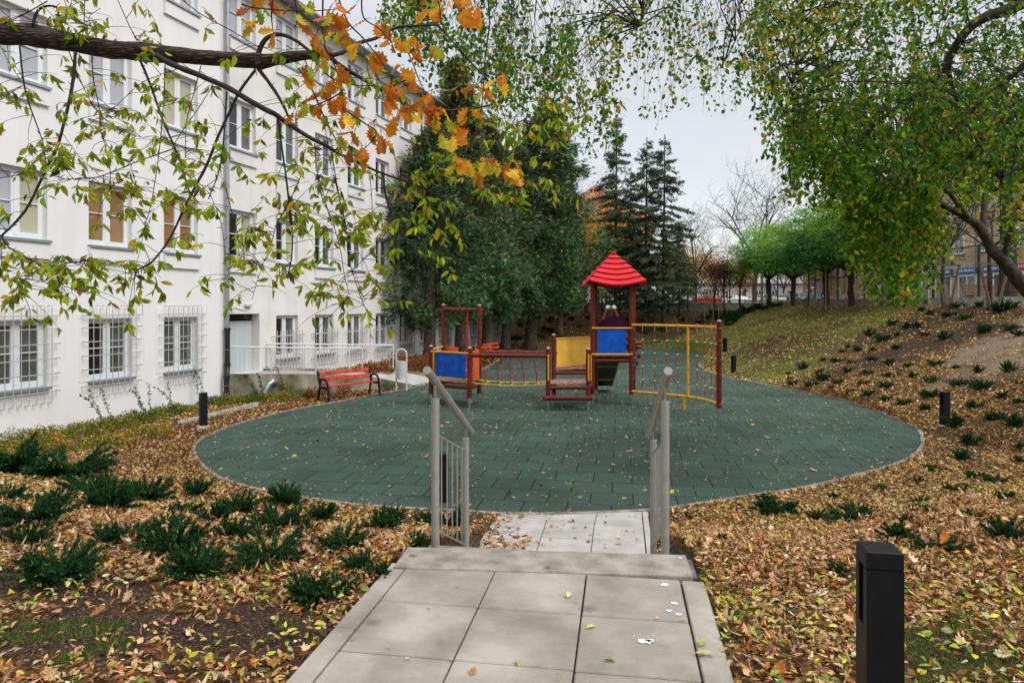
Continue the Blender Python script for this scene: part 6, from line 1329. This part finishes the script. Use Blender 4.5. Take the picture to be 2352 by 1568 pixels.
# denser path for visible bark relief
def dens(path, m=3): o = []; [o.extend([a.lerp(b, k/m) for k in range(m)]) for a, b in zip(path[:-1], path[1:])]; return o+[path[-1]]
mp_ = dens(main, 3); gnarl(mp_, [float(prof(i/(len(mp_)-1))) for i in range(len(mp_))], 28, .12).build('limb', M['bark_moss'], maple, smooth=True)
TW = MB(); LP = []; LF = []; LS = []; LCc = []       # twigs and leaves of the maple
GM = [(.17,.31,.02),(.28,.40,.025),(.44,.46,.03),(.08,.16,.03),(.48,.36,.03),(.30,.13,.04)]
def leafy(path, r0, r1, nt, tl=(.12,.4), lf=4, lo=.15, hi=1.0, cols=GM, wts=[.2,.32,.28,.05,.12,.03], ls=(.045,.082), drop=.5, main_mb=None, origin=MO, endtuft=True, spikes=True):
    r0 *= .66; r1 *= .72; path = [p-origin for p in path]; m = len(path); mb = main_mb or TW
    mb.tube(path, [r0+(r1-r0)*i/(m-1) for i in range(m)], 6 if r0 < .012 else 10, rough=.12)
    if spikes:
        for _ in range(m//2):
            i = random.randrange(m-1); p = path[i]; mb.tube([p, p+Vector((random.uniform(-.03,.03), random.uniform(-.02,.02), random.uniform(-.02,.03)))], [.0035,.0015], 3)
    for k in range(nt):
        f = lo+(hi-lo)*random.random() if not (endtuft and k < 3) else random.uniform(.85, 1); i = min(int(f*(m-1)), m-2); p = path[i].lerp(path[i+1], random.random()); d = Vector((random.uniform(-1,1), random.uniform(-.8,.8), random.uniform(-.5,.5))).normalized(); L_ = random.uniform(*tl); pts = [p]
        for s in range(5): d = (d+Vector((random.uniform(-.2,.2), random.uniform(-.2,.2), -.22*drop*s*.5))).normalized(); pts.append(pts[-1]+d*L_/5)
        mb.tube(pts, [.0028,.0024,.002,.0018,.0014,.001], 3)
        nn = random.randint(1, lf)
        for q in range(nn):
            g = random.uniform(.45, 1); j = min(int(g*5), 4); b = pts[j].lerp(pts[j+1], g*5-j)
            for r_ in range(random.choice([1,2,3,3])):
                f_ = Vector((random.gauss(0,.5), random.gauss(0,.5), -random.uniform(.25,1.2))).normalized(); st_ = b+f_*random.uniform(.0,.02); LP.append(st_); LF.append(f_); LS.append(random.uniform(*ls)); LCc.append(pal(cols, 1, wts, .15)[0])
D0 = 4.3
L = [ # fn, points, depth0, depth1, r0, r1, twigs
 (z1,[(950,330),(1080,385),(1200,450),(1400,530),(1600,620),(1750,710),(1900,790)],4.3,4.2,.030,.022,8),
 (z8,[(160,785),(250,850),(400,950),(520,1010),(620,1070),(750,1130),(900,1200),(1100,1270),(1250,1330),(1370,1395)],4.2,4.6,.024,.006,26),
 (z1,[(525,370),(510,550),(470,760),(400,1020),(320,1180),(200,1430),(90,1568),(0,1650)],4.3,4.2,.016,.009,18),
 (z2,[(10,165),(60,240),(180,310),(300,370),(380,410),(450,520)],4.2,4.1,.008,.003,34),
 (z1,[(135,310),(170,600),(215,760),(260,880),(300,1000),(320,1150)],4.3,4.3,.008,.004,16),
 (z1,[(975,420),(1040,570),(1100,740),(1150,880),(1215,1020),(1260,1150),(1300,1270),(1330,1380)],4.3,4.2,.013,.006,18),
 (z1,[(1215,1035),(1100,1075),(950,1130),(800,1190),(650,1240),(440,1248)],4.2,4.1,.006,.003,12),
 (z1,[(1780,490),(1680,620),(1600,780),(1520,950),(1440,1150),(1340,1340),(1270,1480)],4.35,4.2,.014,.011,18),
 (z2,[(1270,0),(1200,150),(1130,260),(1050,350),(960,400),(935,465)],4.2,4.15,.011,.006,34),
 (z2,[(960,400),(850,370),(700,320),(560,345),(400,345)],4.15,4.1,.004,.002,34),
 (z2,[(380,360),(300,420),(200,440),(120,520)],4.1,4.1,.004,.002,18),
 (z1,[(1580,640),(1560,950),(1530,1180),(1450,1390)],4.25,4.2,.009,.004,16),
 (z1,[(1150,450),(1140,700),(1120,950),(1090,1200),(1040,1480),(1000,1560)],4.3,4.25,.005,.003,14),
 (z1,[(1400,460),(1350,650),(1300,850),(1290,1100)],4.3,4.25,.005,.003,12),
 (z1,[(640,370),(650,550),(690,750),(700,900),(740,1030)],4.3,4.25,.006,.003,16),
 (z1,[(480,360),(560,560),(640,720),(750,850),(900,930),(1000,960)],4.3,4.2,.005,.002,18),
 (z1,[(1230,485),(1000,570),(850,700),(720,830)],4.3,4.2,.004,.002,14),
 (z1,[(1480,600),(1380,760),(1280,900),(1215,1000)],4.25,4.2,.004,.003,10),
 (z8,[(195,830),(230,1080),(260,1300),(285,1568)],4.25,4.2,.010,.009,16),
 (z3,[(705,0),(740,250),(770,500),(765,780),(730,960)],4.2,4.2,.009,.006,14),
 (z3,[(860,0),(740,260),(620,480),(560,700),(500,830),(440,1000),(380,1200)],4.25,4.2,.005,.002,22),
 (z8,[(60,480),(150,600),(230,730),(275,830)],4.35,4.25,.020,.010,4),
 (z8,[(340,480),(430,620),(500,780),(560,900),(640,1050)],4.3,4.3,.010,.006,14),
 (z8,[(1040,210),(1080,320),(1130,430),(1180,560),(1230,670)],4.4,4.4,.007,.004,5),
 (z8,[(450,1000),(470,1200),(520,1380),(570,1568)],4.3,4.3,.006,.004,14),
 (z3,[(1010,0),(1050,200),(1150,430),(1230,700),(1270,950),(1310,1150),(1260,1230)],4.3,4.3,.005,.0025,22),
 (z8,[(930,1230),(950,1380),(1010,1568)],4.4,4.4,.012,.008,10),
 (z3,[(1640,0),(1690,250),(1740,400),(1850,600),(1900,700)],4.4,4.4,.007,.003,26),
 (z8,[(570,1060),(600,1250),(660,1560)],4.3,4.3,.006,.004,10),
 (z3,[(1170,0),(1230,250),(1290,500),(1310,800),(1360,960),(1420,1150),(1480,1290),(1560,1400)],4.35,4.35,.006,.003,24),
 (z8,[(1370,1400),(1335,1568)],4.6,4.6,.006,.004,4), (z3,[(1520,0),(1545,400),(1500,520)],4.5,4.5,.004,.002,8),
 (z3,[(1700,530),(1560,700),(1440,830),(1370,910)],4.4,4.3,.004,.003,6),
 (z3,[(0,300),(60,400),(100,560),(130,850),(180,1020)],4.2,4.2,.004,.002,8),(z3,[(130,130),(180,330),(240,560),(260,760),(330,800),(480,870)],4.2,4.2,.005,.002,16),
 (z1,[(230,180),(250,100),(300,50),(390,50),(410,120),(435,215)],4.3,4.3,.014,.008,6),(z1,[(330,10),(150,110),(0,180)],4.3,4.3,.006,.004,12),(z1,[(590,0),(585,220)],4.3,4.3,.004,.004,10),
 (z1,[(820,0),(900,180),(955,285)],4.3,4.3,.004,.005,10),(z1,[(1270,0),(1400,100),(1620,220),(1800,330)],4.3,4.3,.005,.004,10),(z1,[(0,700),(90,640),(170,590)],4.2,4.3,.004,.003,10),
 (z1,[(0,1240),(180,1200),(260,1100),(380,1020)],4.2,4.2,.004,.003,14),(z1,[(320,1180),(460,1250),(600,1240),(760,1330)],4.2,4.2,.003,.002,16),(z1,[(440,935),(560,1100),(720,1250),(780,1330)],4.2,4.2,.003,.002,12),
 (z1,[(0,320),(60,430),(140,560)],4.3,4.3,.003,.003,8),(z1,[(500,0),(450,160),(380,100)],4.3,4.3,.003,.002,12),(z1,[(700,60),(620,120),(640,200)],4.3,4.3,.003,.002,12),
 (z8,[(40,430),(90,300),(150,250),(230,245),(330,290),(430,370)],4.4,4.35,.026,.012,4),
 (z8,[(560,385),(640,370),(700,330),(760,300),(870,270),(950,225),(1040,190),(1180,180),(1300,175),(1330,200),(1500,390),(1600,500),(1750,640),(1960,790)],4.35,4.8,.022,.004,10),
 (z8,[(560,400),(620,450),(700,500),(850,590),(950,650),(1050,710),(1130,740),(1370,770),(1500,760),(1650,740),(1820,680)],4.35,4.9,.022,.007,10),
 (z8,[(470,430),(560,540),(700,590),(860,600)],4.35,4.4,.010,.004,4),(z8,[(1960,785),(2060,770),(2265,770)],4.8,4.8,.003,.002,6),(z8,[(1965,790),(2040,850),(2120,930)],4.8,4.8,.003,.002,14),
 (z8,[(1900,900),(1950,1100),(2000,1260),(2070,1380)],4.7,4.7,.003,.002,24),(z8,[(1400,1000),(1450,1150),(1560,1250),(1700,1330)],4.5,4.6,.004,.002,20),(z8,[(1180,560),(1000,620),(900,560),(700,540)],4.4,4.4,.003,.002,10),
 (z8,[(1000,1300),(1200,1280),(1330,1200),(1380,1130)],4.5,4.5,.003,.002,10),(z8,[(1680,1000),(1830,880),(1960,800)],4.7,4.8,.003,.002,20),(z8,[(1300,850),(1290,1100),(1290,1290)],4.5,4.5,.004,.002,12)]
for fn, pts, Ya, Yb, r0, r1, nt in L:
    leafy(line(fn, pts, Ya, Yb), r0, r1, max(3, int(nt*.68)))
TW.build('twigs', M['twig'], maple, smooth=True)
LPa = np.array([tuple(p) for p in LP]); N_ = len(LPa)
leaves('leaves', LPa, np.array([tuple(p) for p in LF]), unit(rdir(N_)*np.array([1,1,.3])+np.array([0,-.8,.2])), np.array(LS)*.97, np.array(LCc), LEAF, M['leaf'], maple, curl=.4, wid=RNG.uniform(.4,.85,N_))
# oak twigs hanging from above
oak = empty('oak_tree', (-2.4,-3.2,.9), 0, 'oak whose orange and yellow lobed leaves hang into the top of the view', 'tree'); OO = Vector((-2.4,-3.2,.9))
ot = MB(); ot.tube([Vector((0,0,-.8)), Vector((0,0,.5)), Vector((.1,.1,2.5)), Vector((.2,.3,4.5)), Vector((.5,1.5,6.0)), Vector((1.2,4.0,6.3)), Vector((1.9,6.4,5.6)), Vector((2.15,7.3,5.1))], [.42,.33,.28,.24,.15,.09,.05,.025], 14, rough=.05)
ot.tube([Vector((.2,.3,4.5)), Vector((-.4,.6,6.5)), Vector((-.6,.2,9))], [.2,.14,.05], 12, rough=.05); ot.build('trunk', M['bark_moss'], oak, smooth=True)
OC = [(50,40),(130,20),(30,90),(60,180),(170,250),(310,50),(350,130),(310,200),(440,350),(560,130),(580,250),(590,40),(480,260),(760,60),(680,250),(800,160),(790,340),(740,350),(840,400),(500,420),(440,500),(380,490),(590,480),(660,540),(900,190),(1240,100),(1330,100),(1310,20),(1250,10),(1140,280),(1140,390),(1170,340),(1240,360),(990,300),(1060,500),(1000,600),(1130,540),(1040,620),(1090,640),(500,660),(520,740),(630,700),(670,820),(320,810),(360,790),(410,740),(740,770),(960,700),(940,670),(1010,850),(1190,780),(1150,760),(1340,790),(1300,800),(1280,690),(1400,900),(1350,870),(1420,980),(1340,970),(1440,920),(860,920),(900,980),(840,940),(620,980),(730,1080),(800,1060),(770,1090),(720,950),(1590,620),(1610,650),(1700,590),(1790,550),(1530,840),(1520,790),(1620,1130),(1650,1160),(1700,1140),(1800,1150),(1850,1220),(1840,1130),(1600,1220),(1460,1170),(1500,1140),(450,40),(540,180),(1410,30),(1590,80),(1520,100),(620,640),(590,600),(960,770),(1100,820),(1080,780)]
OT = MB(); OP = []; OF = []; OS = []; OCl = []
for pts in ([(510,-60),(505,200),(520,330),(440,500)],[(600,-60),(680,150),(800,280),(950,480),(1000,600),(1100,780)],[(-60,30),(60,60),(400,80),(640,60)],[(1000,600),(1060,720),(1190,840),(1300,910),(1400,930)],[(1400,980),(1500,1080),(1620,1130),(1700,1160),(1860,1180)],[(300,-60),(330,120),(310,200)],[(1290,-60),(1320,40),(1330,170)],[(520,330),(600,480),(640,640),(650,760)],[(640,640),(560,690),(400,760),(330,800)],[(650,760),(800,860),(880,930),(780,1060)],[(1650,-60),(1670,150),(1640,400),(1620,700),(1580,900),(1540,1000)],[(1000,600),(1130,540)],[(170,-60),(150,100),(165,240)],[(780,-60),(790,120),(900,200),(990,300)],[(1500,1080),(1400,980),(1340,860),(1190,780)]):
    p = [q-OO for q in line(z8, pts, 4.05, 4.15)]; OT.tube(p, np.linspace(.006,.0022,len(p)), 5, rough=.1)
for cx, cy in OC:
    c = PY(*z8(cx, cy-35), random.uniform(3.95,4.3))-OO
    for k in range(random.choice([1,2,2,3])):
        d = Vector((random.gauss(0,.55), random.gauss(0,.4), -random.uniform(.3,1))).normalized(); p = c+Vector((random.uniform(-.02,.02), random.uniform(-.02,.02), 0)); OT.tube([p-d*.03, p+d*.01], [.002,.0012], 3)
        OP.append(tuple(p)); OF.append(tuple(d)); OS.append(random.uniform(.085,.135)); kk = cy/1200+random.uniform(-.3,.3)
        OCl.append(pal([(.56,.17,.015),(.64,.27,.02),(.68,.42,.03),(.42,.14,.03),(.45,.43,.03),(.20,.32,.02)], 1, [.27,.22,.16,.18,.11,.06] if kk < .9 else [.16,.2,.22,.1,.22,.1], .1)[0])
OT.build('twigs', M['twig'], oak, smooth=True); N_ = len(OP)
_oh = [(0,0), (.04,.08), (.15,.13), (.09,.21), (.10,.26), (.27,.31), (.17,.41), (.18,.46), (.36,.53), (.22,.62), (.23,.67), (.33,.76), (.17,.82), (.16,.9), (.06,.97), (0,1)]
m_ = len(_oh); OAKB = (np.array([(x, y, .10*abs(x)+.03*math.sin(7*y)) for x, y in _oh]+[(-x, y+.02, .12*abs(x)) for x, y in _oh[1:-1]]), [tuple(range(m_)), tuple([0]+[m_-1]+list(range(2*m_-3, m_-1, -1)))])
leaves('leaves', np.array(OP), np.array(OF), unit(rdir(N_)*.9+np.array([0,-.9,.1])), OS, np.array(OCl), OAKB, M['leaf'], oak, curl=.35, wid=RNG.uniform(.75,1.15,N_))
# ------------------------------------------------------------------ weeping trees over the right side
ENV = [(880,40),(950,120),(1000,150),(1050,190),(1100,240),(1150,290),(1200,320),(1260,330),(1330,330),(1370,320),(1395,240),(1410,150),(1440,150),(1460,190),(1490,200),(1530,170),(1560,240),(1600,270),(1640,230),(1690,230),(1740,260),(1760,300),(1790,380),(1840,440),(1900,470),(1960,530),(2000,640),(2040,700),(2080,710),(2110,640),(2135,560),(2150,440),(2200,420),(2260,520),(2320,600),(2370,640),(2450,600)]
ex = np.array([e_[0] for e_ in ENV]); ey = np.array([e_[1] for e_ in ENV])
def weeping(name, base, label, strands, limbs, lcol, lw, lsz, trunk, seed):
    rs = random.Random(seed); e = empty(name, base, 0, label, 'tree'); B = Vector(base); t = MB(); t.tube([p-B for p in cat_curve(trunk[0], 4, closed=False)], np.interp(np.linspace(0,1,(len(trunk[0])-1)*4+1), np.linspace(0,1,len(trunk[1])), trunk[1]), 14, rough=.06)
    t.build('trunk', M['bark' if seed == 51 else 'bark_dark'], e, smooth=True); b = MB(); nodes = []
    for pts, r0, r1 in limbs:
        c = [p-B for p in cat_curve(pts, 6, closed=False)]; b.tube(c, np.linspace(r0, r1, len(c)), 8, rough=.1); nodes += c
    LPp = []; LFf = []; LSs = []; tw = MB(); NA = np.array([tuple(q) for q in nodes])
    for (p0, L_, lo, dn, hang) in strands:
        p = p0-B; q = p.copy(); d = Vector((rs.uniform(-.5,.5), rs.uniform(-.5,.5), -.35 if hang else rs.uniform(-.4,.3))).normalized(); path = [q.copy()]; n_ = 9
        for k in range(n_): d = (d+Vector((rs.uniform(-.16,.16), rs.uniform(-.16,.16), -.28 if hang else -.14))).normalized(); q = q+d*L_/n_; path.append(q.copy())
        tw.tube(path, np.linspace(.0045,.0014,n_+1), 3)
        if rs.random() < .5:    # link the strand to the nearest limb point
            j = int(np.argmin(((NA-np.array(p))**2).sum(1))); a = nodes[j]
            if (a-p).length < 2.4: mid = a.lerp(p, .5)+Vector((rs.uniform(-.1,.1), rs.uniform(-.1,.1), .12)); b.tube([a, mid, p], [.012,.008,.005], 4)
        for _ in range(3):      # bare side twiglets
            k = rs.randint(1, n_-1); v = Vector((rs.gauss(0,1), rs.gauss(0,1), rs.gauss(-.3,.6))).normalized(); m2 = path[k]+v*rs.uniform(.08,.22); tw.tube([path[k], m2, m2+(v+Vector((0,0,-.6)))*.08], [.0018,.0014,.001], 3)
        for _ in range(int(dn)):
            f = lo+(1-lo)*rs.random(); k = min(int(f*n_), n_-1); c = path[k].lerp(path[k+1], f*n_-k)+Vector((rs.gauss(0,.045), rs.gauss(0,.045), rs.gauss(0,.03))); LPp.append(tuple(c)); LFf.append((rs.gauss(0,.6), rs.gauss(0,.6), -rs.uniform(.2,1.2))); LSs.append(rs.uniform(*lsz))
    b.build('limbs', M['bark_dark'], e, smooth=True); tw.build('twigs', M['twig'], e); N_ = len(LPp); P = np.array(LPp)
    yl = vnoise(P[:, 0]*1.0+P[:, 1], P[:, 2], 1.3, seed); c = pal(lcol[0], N_, lw, .2); k = (yl+RNG.normal(0, .16, N_) > (.86 if seed == 51 else .70)); c[k] = pal(lcol[1], int(k.sum()))
    leaves('leaves', P, np.array(LFf), rdir(N_), LSs, c, LEAF, M['leaf'], e, curl=.2, wid=RNG.uniform(.8,1.3,N_)); return e
rs = random.Random(5); S1 = []; S2 = []
for _ in range(270):        # curtain across the upper middle and the top
    x = rs.uniform(890, 1800) if rs.random() < .8 else rs.uniform(890,1400); yb = float(np.interp(x, ex, ey))*rs.uniform(.35,1.0)+rs.uniform(-15,5)
    Y = rs.uniform(7.6, 10.5); L_ = rs.uniform(.9,1.9); top = yb-L_*.80*F/Y; S1.append((PY(x, top, Y), L_, .4 if yb > 120 else .1, 15 if x > 1400 else 30, True))
for _ in range(60): x = rs.uniform(900,1800); S1.append((PY(x, rs.uniform(-260,-80), rs.uniform(7.6,10)), rs.uniform(.8,1.6), .5, 8, True))
for _ in range(600):        # dense upper right
    x = rs.uniform(1740, 2450); lim = float(np.interp(x, ex, ey)); yb = rs.uniform(-20, min(lim, 430)); Y = rs.uniform(7.2, 11); L_ = rs.uniform(.5,1.2)
    if x > 2000 and 60 < yb < 300 and rs.random() < .45: continue
    S1.append((PY(x, yb-L_*.7*F/Y, Y), L_, .1, 26, rs.random() < .6))
for _ in range(560):
    x = rs.triangular(1780, 2450, 2030); lim = float(np.interp(x, ex, ey)); yb = lim-abs(rs.gauss(0,1))*.42*(lim-260); Y = rs.uniform(9.5, 14)
    if x > 2140 and yb > 380 and rs.random() < .6: continue
    L_ = rs.uniform(.6,1.4)
    S2.append((PY(x, yb-L_*.8*F/Y, Y), L_, .05, 30, True))
W1b = (9.4,7.4,T1(9.4,7.4)-.1); b0 = Vector(W1b); cr_ = PY(2420,-30,8.2)
lim1 = [([cr_, PY(2352,8,8.2), PY(2230,62,8.3), PY(2140,190,8.6), PY(2010,285,9.0), PY(1960,360,9.3)], .085, .014), ([PY(2420,100,8.4), PY(2352,150,8.5), PY(2220,265,8.9), PY(2130,360,9.2), PY(2060,450,9.5)], .05, .012),
        ([PY(2230,62,8.3), PY(2180,150,8.6), PY(2210,260,8.9), PY(2260,350,9)], .035, .01), ([PY(2352,8,8.2), PY(2100,-120,8.5), PY(1900,-160,9), PY(1700,-170,9.3), PY(1500,-170,9.2), PY(1300,-150,9)], .07, .02),
        ([PY(1300,-150,9), PY(1180,-130,8.8), PY(1050,-90,8.6), PY(930,-40,8.5)], .02, .008), ([PY(1700,-170,9.3), PY(1690,-40,9.2), PY(1700,60,9.0), PY(1660,150,8.9)], .016, .005), ([PY(1500,-170,9.2), PY(1480,-40,9.0), PY(1470,60,8.9)], .012, .004),
        ([PY(1900,-160,9), PY(1850,0,8.7), PY(1830,150,8.5), PY(1800,260,8.4)], .02, .006), ([PY(2010,285,9), PY(1900,300,9.2), PY(1800,320,9.4)], .012, .004), ([PY(2140,190,8.6), PY(2020,190,8.9), PY(1900,160,9.2)], .014, .005),
        ([PY(2352,250,8.8), PY(2250,330,9), PY(2180,420,9.3)], .03, .01), ([PY(2130,360,9.2), PY(2200,400,9.4), PY(2300,420,9.8)], .015, .005)]
GW = ([(.06,.19,.015),(.10,.26,.018),(.03,.10,.012),(.18,.30,.02),(.30,.32,.02)], [(.42,.36,.03),(.55,.42,.05),(.30,.30,.03)])
weeping('weeping_tree', W1b, 'leafy tree with dark limbs entering top right, drooping twigs across the sky', S1, lim1, GW, [.27,.27,.2,.16,.10], (.048,.082), ([b0+Vector((0,0,-.3)), b0+Vector((.05,0,1.5)), b0+Vector((0,.1,3.5)), Vector((cr_.x+1.6, cr_.y-.2, cr_.z-.6)), cr_], [.34,.28,.22,.15,.09]), 51)
W2b = PY(2480,815,12.6); W2b.z = T1(W2b.x, W2b.y)-.1; t2 = [W2b, PY(2420,740,12.6), PY(2352,659,12.6), PY(2304,600,12.6), PY(2278,573,12.6), PY(2257,530,12.7), PY(2226,504,12.8), PY(2142,459,13.2)]
lim2 = [([PY(2257,530,12.7), PY(2262,450,12.9), PY(2270,350,13), PY(2300,250,13)], .06, .02), ([PY(2142,459,13.2), PY(2060,440,13.2), PY(1980,420,13), PY(1900,430,12.6)], .05, .012), ([PY(2142,459,13.2), PY(2120,400,13), PY(2060,350,12.6)], .04, .01), ([PY(2226,504,12.8), PY(2130,380,12.4), PY(2050,330,12)], .05, .012), ([PY(2060,440,13.2), PY(2050,520,13), PY(2060,600,12.9)], .02, .006), ([PY(2304,600,12.6), PY(2330,500,12.3), PY(2380,400,12)], .06, .02)]
weeping('weeping_tree', W2b, 'tree with leaning rough trunk at right edge, yellow green drooping leaves before the fence', S2, lim2, ([(.06,.20,.012),(.11,.27,.015),(.03,.11,.012),(.24,.33,.02),(.36,.36,.02)], [(.50,.42,.02),(.62,.46,.03),(.36,.36,.02)]), [.27,.27,.2,.16,.10], (.065,.115), (t2, [.22,.17,.125,.105,.095,.08,.065,.045]), 52)
